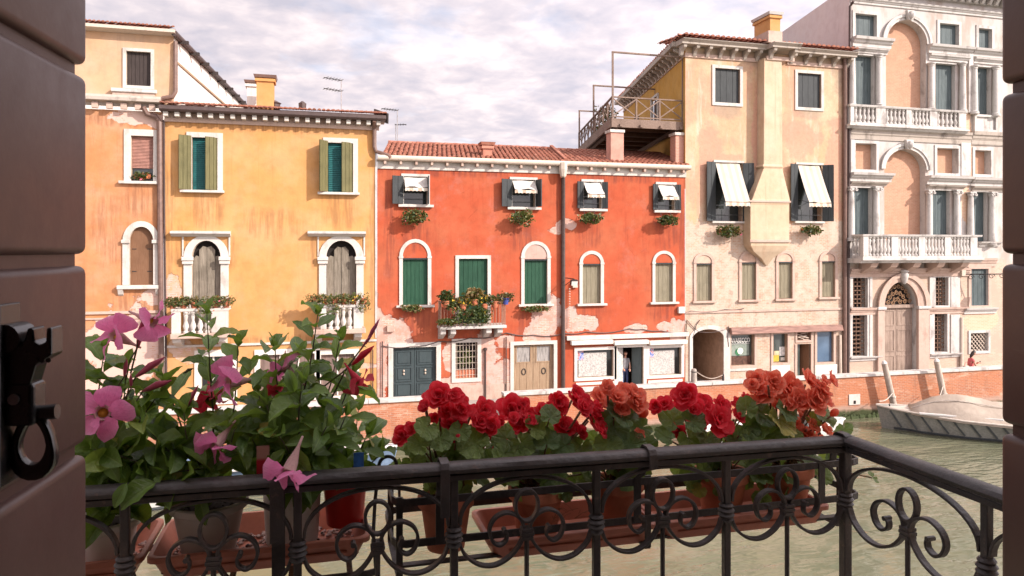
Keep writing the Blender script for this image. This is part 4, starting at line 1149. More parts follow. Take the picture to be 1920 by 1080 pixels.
mb = MB(); foliage(mb, (c, D+0.15, z0+0.85), ((b-a)*0.48, 0.1, 0.55), 190, 0.075, (0,1,0), (3,), 4, seed=90)
part('foliage', mb, FOLM, t, kind='stuff', fix=False)
w, a, b, z0, z1 = rect_window(H, 963, 646, 1038, 744, M['white_trim'], 0.16, 'lrt', name='front_door')
mid = (a+b)/2
for i, (p, q) in enumerate(((a+0.01, mid-0.008), (mid+0.008, b-0.01))):
    zs_ = z1-0.10; zg = z1-0.78
    mb = leaf(MB(), p, D+0.14, 0, q-p, z0+0.01, zg-0.05, 0.05, 3)
    part('door_leaf', mb, M['brown_wood'], w)
    mb = MB(); frame_loop(mb, p+0.16, q-0.13, zg, zs_, 0.0+0.05, D+0.10, D+0.16); mb.box(p, p+0.109, D+0.115, D+0.165, zg-0.049, z1-0.01); mb.box(q-0.079, q, D+0.115, D+0.165, zg-0.049, z1-0.01)
    part('door_head', mb, M['brown_wood'], w)
    part('door_glass', MB().box(p+0.16, q-0.13, D+0.135, D+0.145, zg, zs_), simple('ribbed_door_glass', (0.30,0.28,0.26), 0.3, var=0.6, scale=8, stretch=(3,1,0.3)) if 'ribbed_door_glass' not in bpy.data.materials else bpy.data.materials['ribbed_door_glass'], w)
    mb = MB(); r_ = 0.09; cx = (p+q)/2+0.03; cz = z0+(z1-z0)*0.48
    mb.ribbon([(cx+r_*math.cos(t), D+0.105, cz+r_*1.5*math.sin(t)) for t in [k*2*math.pi/14 for k in range(14)]], (0,1,0), 0.035, 0.03, True)
    part('knocker', mb, M['iron'], w)
# shop
fx0, fx1 = X(1061), X(1289)
f = part('shop_fascia', MB().box(fx0, fx1, D-0.16, D-0.002, Z(1175,634), Z(1175,626)), M['white_trim'], H.root, bevel=0.015)
for p, q in ((1068,1146),(1148,1212),(1214,1284)):
    part('awning_case', MB().box(X(p), X(q), D-0.28, D-0.06, Z((p+q)/2,645), Z((p+q)/2,637)), M['white_paint'], f, bevel=0.03)
for (x0,yt,x1,yb,pn) in ((1082,656,1150,707,(1083,657,1096,676)),(1217,652,1277,703,(1217.5,653,1228,671))):
    w, a, b, z0, z1 = shop_window(H, x0, yt, x1, yb, 0.14, M['white_paint'], M['glass'], pane_y=0.16)
    part('lace_curtain', MB().box(a+0.12, b-0.28, D+0.145, D+0.155, z0+0.02, z1-0.14), M['lace'], w)
    pa, pb, pz0, pz1 = pxrect(*pn)
    pm = SN('blue_poster', 0.6); pm.base(pm.ramp(pm.noise(7, 3, 0.6), [(0.4,(0.09,0.14,0.42)),(0.52,(0.42,0.44,0.56)),(0.62,(0.50,0.12,0.10))])); 
    part('poster', MB().box(pa, pb, D+0.13, D+0.134, pz0, pz1), pm.done(), w)
    part('base_panel', frame_loop(MB(), a+0.06, b-0.06, z0-0.75, z0-0.34, 0.12, D-0.04, D-0.003), M['white_paint'], w)
a, b, z0, z1 = H.hole(1157, 651, 1206, 734, 1.3)
w = part('shop_door', frame_rect(MB(), a, b, z0, z1, 0.15, D-0.05, D-0.003, 'lrt'), M['white_paint'], H.root)
part('door_leaf', leaf(MB(), a+0.05, D+0.1, -40, 0.55, z0+0.02, z1-0.05, 0.05, 1), M['lace'], w)
part('door_leaf', leaf(MB(), b-0.05, D+0.1, 180+55, 0.5, z0+0.02, z1-0.05, 0.05, 1), M['slate_sh'], w)
H.wall(rectpoly(xl, xr, 0.9, zt), [M['red'], M['reveal'], M['void']])
# base course of pale stone round the water gate and doors
part('plinth', MB().box(X(822), X(955), D-0.03, D-0.003, 0.95, Z(888,722)), M['pinkstone'], H.root)
# eaves: white band, corbels, gutter
part('eave_band', MB().box(xl, xr+0.05, D-0.06, D-0.003, zband, zt-0.02), M['white_trim'], H.root)
part('eave_soffit', MB().box(xl, xr+0.12, D-0.20, D+0.3, zt-0.018, zt+0.08), M['stone_dirty'], H.root)
dm = MB().box(-0.05,0.05,-0.22,0,-0.07,0.07).mesh('corbel', M['pinkstone'], bevel=0.01)
for i in range(22): inst('corbel', dm, H.root, Matrix.Translation(Vector((xl+0.3+(xr-xl-0.5)*i/21, D-0.062, zt-0.09))-OFF[H.root.name]))
part('gutter', MB().tube([(xl, D-0.27, zt+0.10), (xr+0.15, D-0.27, zt+0.10)], 0.12, 10), M['gutter_white'], H.root, smooth=True)
mb = MB(); mb.lathe([(0.10,-0.5),(0.14,-0.45),(0.20,-0.15),(0.20,0.16),(0.16,0.17)], P(1056,318,D-0.28)+Vector((0,0,0.15)), 8)
hop = part('rain_hopper', mb, M['gutter_white'], H.root)
part('downpipe', MB().tube([P(1056,322,D-0.25), P(1056,334,D-0.13), P(1056,480,D-0.12), P(1056,740,D-0.12)], 0.095, 8), M['pipe_dark'], H.root, smooth=True)
# roofs
Yr = D+4.0
def roof_slope(H, p0, p1, ncol, nrow, pr0, pr1, seed, nm='roof_tiles'):
    """slope between the eave p0-p1 and the ridge pr0-pr1"""
    a = Vector((X(p0), D-0.22, zt+0.16)); b = Vector((X(p1), D-0.22, zt+0.16))
    za = Z(pr0[0], pr0[1], Yr); ra = Vector((X(pr0[0],Yr), Yr, za)); rb = Vector((X(pr1[0],Yr), Yr, za))
    mb = MB(); up = ra-a
    mb.add([a-Vector((0,0,.02)), b-Vector((0,0,.02)), b+up-Vector((0,0,.02)), a+up-Vector((0,0,.02))], [(0,1,2,3)])
    tiles_on(mb, a, b, up, ncol, nrow, seed=seed)
    part(nm, mb, M['tile'], H.root, kind='stuff', fix=False)
    mb = MB(); rgn = random.Random(seed); L = (b-a).length; e = (b-a).normalized(); k = int(L/0.45)
    for i in range(k):
        o = a+up+e*(i*L/k)
        mb.tube([o+Vector((0,0,0.0)), o+e*(L/k+0.06)], [0.13, 0.11], 6)
    part('ridge_tiles', mb, M['tile'], H.root, kind='stuff')
    return a, b, up
a, b, up = roof_slope(H, 714, 1056, 38, 9, (728,268), (1020,279), 5)
a2, b2, up2 = roof_slope(H, 1059, 1289, 25, 9, (1030,281), (1240,288), 6)
part('parting_wall', MB().bar(b+Vector((0.05,0,0.1)), b+up+Vector((0.05,0,0.12)), 0.16, 0.18), M['tile'], H.root)
c = chimney(H, 906, 272, 923, 303, D+0.35, simple('red_stack', (0.46,0.20,0.14), 0.9, scale=3), dp=0.4, capmat=M['tile'])
# small fixtures on the red wall
mb = MB().box(*pxrect(1270,575,1282,587)[:2], D-0.16, D-0.003, *pxrect(1270,575,1282,587)[2:])
part('meter_box', mb, M['white_paint'], H.root, bevel=0.02)
mb = MB().box(*pxrect(725,610,739,622)[:2], D-0.14, D-0.003, *pxrect(725,610,739,622)[2:])
part('meter_box', mb, M['pinkstone'], H.root, bevel=0.02)
for (px, y0, y1, r_) in ((910,657,756,0.04),(949,632,757,0.028),(717,640,748,0.025),(699,655,748,0.025)):
    part('conduit', MB().tube([P(px,y0,D-0.07), P(px,y1,D-0.07)], r_, 6), M['pipe_dark'], H.root)
part('conduit_head', MB().lathe([(0.09,0),(0.09,0.08),(0.05,0.12)], P(910,657,D-0.07), 8), M['pipe_dark'], H.root)
def cable(pts, r=0.022, Y=D-0.05, name='cable'):
    out = []
    for (x0,y0),(x1,y1) in zip(pts, pts[1:]):
        n = 8
        for i in range(n):
            t = i/n; out.append(P(x0+(x1-x0)*t, y0+(y1-y0)*t+5.5*math.sin(math.pi*t)*abs(x1-x0)/90, Y))
    out.append(P(*pts[-1], Y))
    return MB().tube(out, r, 5)
part('wall_cable', cable([(716,648),(770,650),(822,640),(880,634),(950,624),(1000,628),(1056,626)]), M['pipe_dark'], H.root)
part('wall_cable', cable([(1058,625),(1100,622),(1180,616),(1205,617),(1240,620),(1290,622)]), M['pipe_dark'], H.root)
part('wall_cable', cable([(1285,640),(1288,600),(1310,622),(1360,618)], 0.018), M['pipe_dark'], H.root)
# lamp on the wall beside the downpipe
c = P(1060, 526, D-0.02)
t = root('floodlight', (c.x, D-0.02, c.z), 'small floodlight on an iron arm beside the dark downpipe', 'lamp')
part('arm', MB().tube([(c.x+0.02, D-0.02, c.z+0.12), (c.x+0.12, D-0.9, c.z+0.10)], 0.022, 6).tube([(c.x+0.02, D-0.02, c.z-0.2), (c.x+0.10, D-0.75, c.z+0.08)], 0.018, 6), M['iron'], t)
part('housing', MB().obox((c.x+0.10, D-0.92, c.z-0.05), (0.16,0,0), (0,0.10,0.03), (0,-0.03,0.11)), M['iron'], t, bevel=0.02)
part('lens', MB().obox((c.x+0.08, D-1.03, c.z-0.09), (0.14,0,0), (0,0.008,0.002), (0,-0.025,0.09)), M['white_paint'], t)
part('junction_box', MB().box(c.x+0.32, c.x+0.55, D-0.16, D-0.01, c.z-0.32, c.z-0.05), M['gutter_white'], t)
mb = MB()
for i in range(16):
    mb.lathe([(0.02,0),(0.045,0.03),(0.02,0.06)], P(1068, 543+i*4.7, D-0.09), 6)
single('hanging_chain', mb, M['gutter_white'], 'beaded chain hanging on the red wall below the floodlight', 'chain', kind=None)
# person in the shop doorway, half inside
PEOPLE = []

# ------------------------------------------------------------------ roof terrace (altana)
Yt = D+0.35
vT = Vector((0.2047, 0.9788, 0)); 
tz = Z(1148, 222, Yt)
pA = Vector((X(1148,Yt), Yt, tz)); pB = Vector((X(1282,Yt), Yt, tz))
LT = 10.6
altw = wood('silvered_terrace_timber', (0.17,0.115,0.09), (0.27,0.195,0.155), (4,4,4), 0.85)
altd = wood('dark_deck_timber', (0.085,0.05,0.035), (0.13,0.08,0.055), (3,3,3), 0.85)
T = root('roof_terrace', (pA.x, pA.y, tz-2.0), 'timber roof terrace with crossed railings above the red tiled roof', 'terrace')
ex = (pB-pA).normalized(); W_ = (pB-pA).length
part('fascia', MB().bar(pA+Vector((-0.05,0,-0.20)), pB+Vector((0,0,-0.20)), 0.10, 0.40), altw, T)
part('fascia', MB().bar(pA+Vector((-0.05,0.06,-0.20)), pA+vT*LT+Vector((-0.05,0,-0.20)), 0.10, 0.40), altw, T)
n = 11; bw = W_/n
for i in range(n):
    o = pA + ex*(bw*i+bw/2) + Vector((0,0.07,-0.05))
    part('deck_board', MB().bar(o, o+vT*(LT-0.1), bw-0.015, 0.045), altd, T)
for i in range(7):
    o = pA + vT*(0.3+i*LT/7) + Vector((0.05,0.0,-0.17))
    part('joist', MB().bar(o, o+ex*(W_-0.05), 0.12, 0.18), altd, T)
for s_ in (0.25, W_-0.3):
    o = pA + ex*s_ + Vector((0,0.1,-0.36))
    part('beam', MB().bar(o, o+vT*(LT-0.3), 0.16, 0.18), altd, T)
for i in range(4):
    o = pA + ex*(0.4+i*(W_-0.6)/3)
    part('joist_end', MB().box(o.x-0.06,o.x+0.06,o.y-0.15,o.y-0.051,tz-0.38,tz-0.25), altw, T)
def rail_run(p, d, L, nb, h=1.02, post=0.07):
    part('top_rail', MB().bar(p+Vector((0,0,h)), p+d*L+Vector((0,0,h)), 0.09, 0.06), altw, T)
    part('bottom_rail', MB().bar(p+Vector((0,0,0.10)), p+d*L+Vector((0,0,0.10)), 0.05, 0.06), altw, T)
    for i in range(nb+1):
        q = p+d*(L*i/nb)
        part('post', MB().bar(q+Vector((0,0,0.0)), q+Vector((0,0,h-0.031)), post, post, up=d), altw, T)
    for i in range(nb):
        q0 = p+d*(L*i/nb); q1 = p+d*(L*(i+1)/nb); nn = Vector((d.y,-d.x,0))*0.018
        part('brace', MB().bar(q0+Vector((0,0,0.14))+nn, q1+Vector((0,0,h-0.05))+nn, 0.03, 0.055), altw, T)
        part('brace', MB().bar(q0+Vector((0,0,h-0.05))-nn, q1+Vector((0,0,0.14))-nn, 0.03, 0.055), altw, T)
rail_run(pA+Vector((0.03,0.03,0.0)), ex, W_-0.08, 3)
rail_run(pA+Vector((0.02,0.03,0.0)), vT, LT, 9)
for (t_, h, L) in ((0.0, 3.08, W_-0.03), (5.3, 2.72, W_), (10.5, 2.35, 1.9)):
    q = pA + vT*t_ + Vector((0.03,0.02,0))
    mb = MB().bar(q, q+Vector((0,0,h)), 0.085, 0.085, up=vT)
    part('pergola_post', mb, altw, T)
    part('pergola_beam', MB().bar(q+Vector((-0.04,0,h+0.035)), q+ex*L+Vector((0,0,h+0.035)), 0.09, 0.07), altw, T)
    if L > 3: part('pergola_post', MB().bar(q+ex*(L-0.05), q+ex*(L-0.05)+Vector((0,0,h)), 0.06, 0.06, up=vT), altw, T)
brickp = SN('pillar_brick', 0.9, 0.1)
bc, bf = brickp.brick(1.0, (0.46,0.20,0.14), (0.52,0.27,0.19), (0.50,0.36,0.30), 0.012, 0.24, 0.072)
brickp.base(brickp.mix(0.35, bc, (0.5,0.26,0.2))); M['pillar'] = brickp.done()
for (x0, x1, yb, m_) in ((1143,1167,310,simple('pink_pillar_plaster',(0.50,0.27,0.21),0.9,scale=2.5)), (1264,1283,314,M['pillar'])):
    a, b = X(x0,Yt), X(x1,Yt)
    zb_, zt_ = Z(x0,yb,Yt)-0.3, tz-0.56
    pil = part('pillar', MB().box(a, b, Yt-0.15, Yt+0.40, zb_, zt_-0.12), m_, T)
    part('pillar_cap', MB().box(a-0.06, b+0.04, Yt-0.21, Yt+0.46, zt_-0.118, zt_+0.02), M['white_trim'], pil, bevel=0.015)
c = pA+vT*5.0+ex*0.7
t = root('potted_shrub', c, 'feathery green shrub behind the railing of the roof terrace', 'shrub')
part('pot', MB().lathe([(0.2,0),(0.27,0.4),(0.29,0.45)], c, 10), M['terracotta'], t)
mb = MB(); foliage(mb, c+Vector((0,0,1.15)), (0.75,0.6,0.75), 420, 0.09, (0,0,1,2), (), 0, seed=99)
part('foliage', mb, FOLM, t, kind='stuff', fix=False)
c = pA+vT*7.6+ex*0.8
t = root('potted_shrub', c, 'smaller shrub farther back behind the terrace railing', 'shrub')
part('pot', MB().lathe([(0.2,0),(0.27,0.4),(0.29,0.45)], c, 10), M['terracotta'], t)
mb = MB(); foliage(mb, c+Vector((0,0,0.8)), (0.6,0.5,0.5), 260, 0.08, (0,1,1,2), (), 0, seed=98)
part('foliage', mb, FOLM, t, kind='stuff', fix=False)
# ------------------------------------------------------------------ beige house with the hanging chimney breast
H = House('house', 1437, 'beige worn house with a bulging chimney breast and dry cleaner shop')
xl, xr = X(1285), X(1588)
zt = Z(1290, 101)
for r_ in ((1340,129,1387,193),(1495,138,1539,202)):
    w, a, b, z0, z1 = rect_window(H, *r_, M['white_trim'], 0.15)
    closed_shutters(w, a, b, z0, z1, M['dark_sh'], 2, 2, y=0.10)
for (x0,yt,x1,yb,la,ra,sk) in ((1341,305,1391,415,165,12,0.0),(1495,309,1540,415,162,35,0.0)):
    w, a, b, z0, z1 = rect_window(H, x0, yt, x1, yb, M['white_trim'], 0.10, 't', sill=(0.22,0.14,0.10,0.14), depth=0.4)
    part('pane', MB().box(a+0.01,b-0.01,D+0.3,D+0.31,z0+0.01,z1-0.01), M['glass'], w)
    W = (b-a)/2
    part('shutter', leaf(MB(), a-0.02, D-0.06, la, W*0.78, z0, z1, 0.05, 2), M['dark_sh'], w)
    part('shutter', leaf(MB(), b+0.02, D-0.06, ra, W*0.75, z0, z1, 0.05, 2), M['dark_sh'], w)
    awning(w, a+0.03, b-0.12, z0, z1, 1.98, 0.85, 0.18, M['awning'], 0.02)
    part('window_bar', MB().box(a, b, D-0.04, D-0.02, z0+0.3, z0+0.32), M['iron'], w)
    part('window_bar', MB().box((a+b)/2-0.01, (a+b)/2+0.01, D-0.04, D-0.02, z0+0.05, z0+0.6), M['iron'], w)
flower_box('hanging_basket', 1366, 433, 0.68, 0.32, 'wide basket of greenery left of the bulging chimney breast', 'greenery boxes on the beige house', 420, D-0.34, seed=41, nf=5)
flower_box('hanging_basket', 1519, 432, 0.60, 0.26, 'wide basket of greenery right of the bulging chimney breast', 'greenery boxes on the beige house', 380, D-0.34, seed=42, nf=5)
for (x0,yt,x1,yb,sp,top) in ((1305,494,1334,564,491,473),(1390,492,1417,562,489,470),(1459,491,1485,560,488,470),(1540,490,1565,557,487,470)):
    arched_window(H, x0,yt,x1,yb,sp,top, M['pinkstone'], M['beige_sh'], 0.14, 2, tmat=M['pinkplaster'] if 'pinkplaster' in M else M.setdefault('pinkplaster', simple('salmon_tympanum', (0.56,0.38,0.29), 0.9, scale=3)), sill=(0.22,0.22,0.10,0.14))
    a_, b_, z0_, z1_ = pxrect(x0,yt,x1,yb)
# archway passage
a, b, z0, zs, z1 = H.hole(1298, 617, 1356, 740, 4.0, spring=633)
w = part('archway', MB().strip(archpath(a, b, z0, zs, z1-zs), archpath(a-0.16, b+0.34, z0, zs, z1-zs+0.18), D-0.06, D-0.003), M['white_trim'], H.root)
# shop fronts
w1, a, b, z0, z1 = shop_window(H, 1370, 628, 1414, 685, 0.14, M['pinkstone'], M['glass_grey'], dep=0.35, pane_y=0.22)
def lettering(txt, x, z, y, h, width, mat, parent, name='lettering'):
    cu = bpy.data.curves.new(name, 'FONT'); cu.body = txt; cu.size = 1.0; cu.extrude = 0.02; cu.offset = 0.012
    o = bpy.data.objects.new(name, cu); COL.objects.link(o)
    bpy.context.view_layer.update()
    me = bpy.data.meshes.new_from_object(o)
    bpy.data.objects.remove(o)
    xs = [v.co.x for v in me.vertices]; ys = [v.co.y for v in me.vertices]
    sx = width/(max(xs)-min(xs)); sz = h/(max(ys)-min(ys))
    for v in me.vertices:
        px_, py_, pz_ = v.co
        v.co = Vector((x+(px_-min(xs))*sx, y-pz_*0.3, z+(py_-min(ys))*sz)) - OFF[parent.name]
    me.materials.append(mat)
    o = bpy.data.objects.new(name, me); COL.objects.link(o); o.parent = parent; OFF[o.name] = OFF[parent.name]
    return o
white_let = simple('white_lettering', (0.75,0.74,0.70), 0.6, var=0.03)
lz0, lz1 = Z(1390,643.5), Z(1390,634.5)
lettering('LAVASECCO', a+0.02, lz0, D+0.20, lz1-lz0, (b-a)*0.90, white_let, w1)
part('pinstripe', MB().box(a+0.05, b-0.14, D+0.195, D+0.205, lz0-0.06, lz0-0.045), white_let, w1)
part('display_shelf', MB().box(a+0.02, b-0.05, D+0.20, D+0.21, z0+0.02, z0+0.42), simple('shop_display_brown', (0.10,0.05,0.035), 0.7, var=0.6, scale=6), w1)
part('shop_blind', MB().box(a+0.04, b-0.16, D+0.206, D+0.214, z0+0.45, z0+1.0), simple('pale_green_blind', (0.22,0.26,0.22), 0.6), w1)
c = P(1388,658,D+0.19)
mb = MB(); mb.prism([(c.x+0.16*math.cos(t), c.z+0.16*math.sin(t)) for t in [k*math.pi/9 for k in range(18)]], D+0.185, D+0.194)
part('round_sticker', mb, simple('round_sticker_white', (0.70,0.74,0.66), 0.5, var=0.3, scale=5), w1)
c = P(1384,660,D+0.2)
mb = MB(); mb.prism([(c.x+0.17*math.cos(t), c.z+0.17*math.sin(t)) for t in [k*math.pi/9 for k in range(18)]], D+0.1945, D+0.1995)
part('round_sticker', mb, simple('round_sticker_green', (0.04,0.16,0.07), 0.5), w1)
part('window_base', MB().box(a-0.12, b+0.1, D-0.05, D-0.003, z0-0.26, z0-0.142), M['white_trim'], w1)
w2, a, b, z0, z1 = shop_window(H, 1449, 626, 1476, 680, 0.12, M['pinkstone'], M['glass_grey'], dep=0.35, pane_y=0.2)
for (x0,yt,x1,yb,cc) in ((1453,667,1464,679,(0.46,0.36,0.05)),(1455,659,1464,667,(0.60,0.45,0.28)),(1465,651,1475,668,(0.62,0.60,0.56)),(1467,671,1475,677,(0.62,0.58,0.50))):
    pa, pb, pz0, pz1 = pxrect(x0,yt,x1,yb)
    part('notice', MB().box(pa+0.03, pb+0.03, D+0.185, D+0.192, pz0, pz1), simple('notice_paper', cc, 0.7, var=0.3, scale=9), w2)
part('window_base', MB().box(a-0.12, b+0.12, D-0.06, D-0.003, z0-0.95, z0-0.125), M['white_paint'], w2, bevel=0.01)
a, b, z0, z1 = H.hole(1494, 623, 1520, 638, 0.3)
w = part('transom', frame_loop(MB(), a, b, z0, z1, 0.1, D-0.04, D-0.003), M['pinkstone'], H.root)
for i in range(7):
    rr = random.Random(i); xa, xb = a+(b-a)*rr.random()*0.5, a+(b-a)*(0.5+rr.random()*0.5)
    part('grille_bar', MB().tube([(xa, D+0.05, z0+(z1-z0)*rr.random()), (xb, D+0.05, z0+(z1-z0)*rr.random())], 0.018, 5), M['gutter_white'], w)
for i in range(5): part('grille_bar', MB().tube([(a, D+0.06, z0+(z1-z0)*(i+0.2)/5), (b, D+0.06, z0+(z1-z0)*(i+0.9)/5)], 0.013, 5), M['rust_grille'], w)
a, b, z0, z1 = H.hole(1494, 645, 1520, 728, 0.5)
w = part('shop_door', frame_rect(MB(), a, b, z0, z1, 0.12, D-0.04, D-0.003, 'lr'), M['pinkstone'], H.root)
part('door_leaf', MB().box(a+0.01, (a+b)/2-0.02, D+0.3, D+0.35, z0+0.01, z1-0.01), M['glass_grey'], w)
part('door_leaf', leaf(MB(), b-0.06, D+0.05, 180+70, 0.5, z0+0.02, z1-0.03, 0.05, 1), M['brown_blind'], w)
w, a, b, z0, z1 = shop_window(H, 1531, 622, 1562, 679, 0.12, M['pinkstone'], M['glass_blue'], dep=0.4, pane_y=0.1)
part('window_base', MB().box(a-0.12, b+0.2, D-0.06, D-0.003, z0-0.95, z0-0.125), M['white_paint'], w, bevel=0.01)
H.wall(rectpoly(xl, xr, 0.9, Z(1290,82,D-0.55)+0.06), [M['beige'], M['reveal_brick'] if 'reveal_brick' in M else M.setdefault('reveal_brick', simple('brick_reveal', (0.40,0.27,0.19), 0.9, scale=4)), M['void']])  # reveals and passage sides in an even brick brown
fa = MB(); fa.hexa([(X(1367),D-0.28,Z(1367,626)),(X(1575),D-0.28,Z(1575,619)),(X(1575),D-0.003,Z(1575,619)),(X(1367),D-0.003,Z(1367,626)),(X(1367),D-0.20,Z(1367,615)),(X(1575),D-0.20,Z(1575,609)),(X(1575),D-0.003,Z(1575,608)),(X(1367),D-0.003,Z(1367,614))])
part('shop_canopy', fa, simple('pinkish_canopy', (0.27,0.155,0.125), 0.8, scale=2.5, var=0.45, stretch=(0.6,1,4)), H.root, bevel=0.02)
part('string_course', MB().box(xl, xr-0.1, D-0.06, D-0.003, Z(1437,584), Z(1437,580)), M['pinkstone'], H.root)
# chimney breast: narrow shaft, flare, wide box, curved corbel
def cb(l0, r0, y0, l1, r1, y1, d0, d1):
    "section between two levels; left/right columns and projection"
    Ya, Yb_ = D-d0, D-d1
    z0_, z1_ = Z((l0+r0)/2, y0, Ya), Z((l1+r1)/2, y1, Yb_)
    return [(X(l0,Ya),Ya,z0_),(X(r0,Ya),Ya,z0_),(X(r0,Ya),D+0.01,z0_),(X(l0,Ya),D+0.01,z0_),(X(l1,Yb_),Yb_,z1_),(X(r1,Yb_),Yb_,z1_),(X(r1,Yb_),D+0.01,z1_),(X(l1,Yb_),D+0.01,z1_)]
lv = [(1436,1440,498,0.10),(1427,1450,484,0.30),(1413,1468,472,0.48),(1408,1479,461,0.60),(1407,1480,450,0.62),(1407,1480,384,0.62),(1409,1481,378,0.66),(1411,1481,373,0.62),(1432,1467,316,0.55),(1430,1468,312,0.60),(1432,1467,308,0.55),(1433,1466,110,0.55)]
mb = MB(); prev = None
for (l, r_, y, d_) in lv:
    Ya = D-d_; zz = Z((l+r_)/2, y, Ya)
    ringv = [(X(l,Ya),Ya,zz),(X(r_,Ya),Ya,zz),(X(r_,Ya),D+0.02,zz),(X(l,Ya),D+0.02,zz)]
    o = len(mb.v); mb.v += ringv
    if prev is not None:
        for k in range(4): mb.f.append((prev+k, prev+(k+1) % 4, o+(k+1) % 4, o+k)); mb.mi.append(0)
    prev = o
mb.f.append((3,2,1,0)); mb.mi.append(0)
cbm = plaster('breast_plaster', (0.52,0.385,0.26), (0.54,0.425,0.305), (0.47,0.30,0.20), streak=0.7, mottle=0.5)
br = part('chimney_breast', mb, cbm, H.root, bevel=0.02)
Ya = D-0.62
for y, t_ in ((451,0.09),(377,0.07)):
    part('breast_moulding', MB().box(X(1405,Ya), X(1482,Ya), Ya-0.06, Ya-0.03, Z(1444,y,Ya)-t_, Z(1444,y,Ya)+t_*0.4), M['pinkstone'], br, bevel=0.02)
# cornice with modillions, breaking forward round the breast
Yc = D-0.55
zc0, zc1, zc2 = zt, Z(1290,82,Yc), Z(1290,70,Yc-0.14)
runs = [(xl-0.45, X(1424), 0.0), (X(1424)-0.001, X(1475), 0.55), (X(1475)+0.001, xr+0.15, 0.0)]
mod = MB().prismx([(-0.50,0.0),(0,0.0),(0,-0.48),(-0.10,-0.44),(-0.22,-0.24),(-0.46,-0.14)], -0.085, 0.085).mesh('modillion', M['stone_dirty'], bevel=0.015)
for i, (p, q, pj) in enumerate(runs):
    e = 0.003*i
    part('cornice', MB().prismx([(Yc-pj,zc1+0.02+e),(Yc-pj,zc1+0.10),(Yc-0.14-pj,zc2-0.04),(Yc-0.14-pj,zc2+e),(D+0.3,zc2+e),(D+0.3,zc1+0.02+e)], p, q), M['stone_dirty'], H.root)
    part('frieze', MB().box(p+0.4 if i == 0 else p, q, D-0.07-pj, D-0.004 - (pj if pj else 0), zc0-0.16+e, zc0+0.02), M['pinkstone'], H.root)
    n = max(2, int((q-p)/0.62))
    for k in range(n):
        xx = p+0.2+(q-p-0.4)*k/(n-1)
        inst('modillion', mod, H.root, Matrix.Translation(Vector((xx, D-0.004-pj, zc1+0.018))-OFF[H.root.name]))
# left side wall running back (ochre, in shade)
c0 = Vector((xl+0.001, D+0.002, 0)); c1 = c0+vT*14
zlow = 10.5
def side_hole(t0, t1, za, zb_): return (t0, t1, za, zb_)
mb = MB(); dz0 = tz-0.02
# wall with a door onto the terrace
td0, td1, dzt = 4.9, 6.3, tz+2.15
def sp(t, z): q = c0+vT*t; return (q.x, q.y, z)
for (t0, t1, z0_, z1_) in ((0,td0,zlow,zc1),(td1,14,zlow,zc1),(td0,td1,dzt,zc1),(td0,td1,zlow,dz0)):
    mb.add([sp(t0,z0_), sp(t1,z0_), sp(t1,z1_), sp(t0,z1_)], [(0,1,2,3)])
part('side_wall', mb, M['ochre'], H.root, fix=False)
inn = Vector((vT.y,-vT.x,0))
q0 = c0+vT*td0; q1 = c0+vT*td1
dr = part('terrace_door', MB().bar(q0+inn*0.12+Vector((0,0,(dz0+dzt)/2)), q1+inn*0.12+Vector((0,0,(dz0+dzt)/2)), 0.04, dzt-dz0), M['attic_sh'], H.root)
for q in (q0, q1): part('door_jamb', MB().bar(q-inn*0.02+Vector((0,0,dz0)), q-inn*0.02+Vector((0,0,dzt+0.1)), 0.14, 0.16, up=vT), M['white_trim'], dr)
part('door_lintel', MB().bar(q0-inn*0.02-vT*0.08+Vector((0,0,dzt+0.17)), q1-inn*0.02+vT*0.08+Vector((0,0,dzt+0.17)), 0.16, 0.13), M['white_trim'], dr)
q = c0+vT*9.5; 
sw = part('side_window', MB().bar(q-inn*0.04+Vector((0,0,tz+1.4)), q+vT*1.1-inn*0.04+Vector((0,0,tz+1.4)), 0.06, 1.3), M['attic_sh'], H.root)
part('wall_line', MB().bar(c0-inn*0.03+Vector((0,0,zc0-0.1)), c1-inn*0.03+Vector((0,0,zc0-0.1)), 0.05, 0.08), M['pinkstone'], H.root)
part('cornice', MB().bar(c0-inn*0.30+Vector((0,0,(zc1+zc2)/2+0.02)), c1-inn*0.30+Vector((0,0,(zc1+zc2)/2+0.02)), 0.66, zc2-zc1-0.03), M['stone_dirty'], H.root)
for i in range(20):
    q = c0+vT*(0.35+i*0.68)
    Mx = Matrix.Translation(q+Vector((0,0,zc1+0.018))-OFF[H.root.name]) @ Matrix.Rotation(-(math.pi/2) + math.atan2(vT.y, vT.x) - math.pi/2 + math.pi/2, 4, 'Z')
    # modillion points along -Y in its own frame; turn it to point along -inn
    ang = math.atan2(-inn.y, -inn.x) + math.pi/2
    inst('modillion', mod, H.root, Matrix.Translation(q-inn*0.004+Vector((0,0,zc1+0.018))-OFF[H.root.name]) @ Matrix.Rotation(ang, 4, 'Z'))
# roof
mb = MB()
e0 = Vector((xl-0.62, Yc-0.18, zc2+0.03)); e1 = Vector((xr+0.1, Yc-0.18, zc2+0.03))
up = Vector((0.9, 5.5, 0.9))
mb.add([e0-Vector((0,0,.02)), e1-Vector((0,0,.02)), e1+up, e0+up+Vector((1.2,0,0))], [(0,1,2,3)])
tiles_on(mb, e0+Vector((0.1,0,0.02)), e1+Vector((0,0,0.02)), Vector((0.3,3.4,0.52)), 35, 6, seed=15)
part('roof_tiles', mb, M['tile'], H.root, kind='stuff', fix=False)
mb = MB()
g0 = e0+Vector((0,0.1,0.02)); g1 = g0+vT*14
mb.add([g0, g1, g1+Vector((4,0.5,0.5)), g0+Vector((4.2,3.2,0.5))], [(0,1,2,3)])
tiles_on(mb, g0, g1, Vector((1.2,0.5,0.16)), 44, 3, seed=16)
part('roof_tiles', mb, M['tile'], H.root, kind='stuff', fix=False)
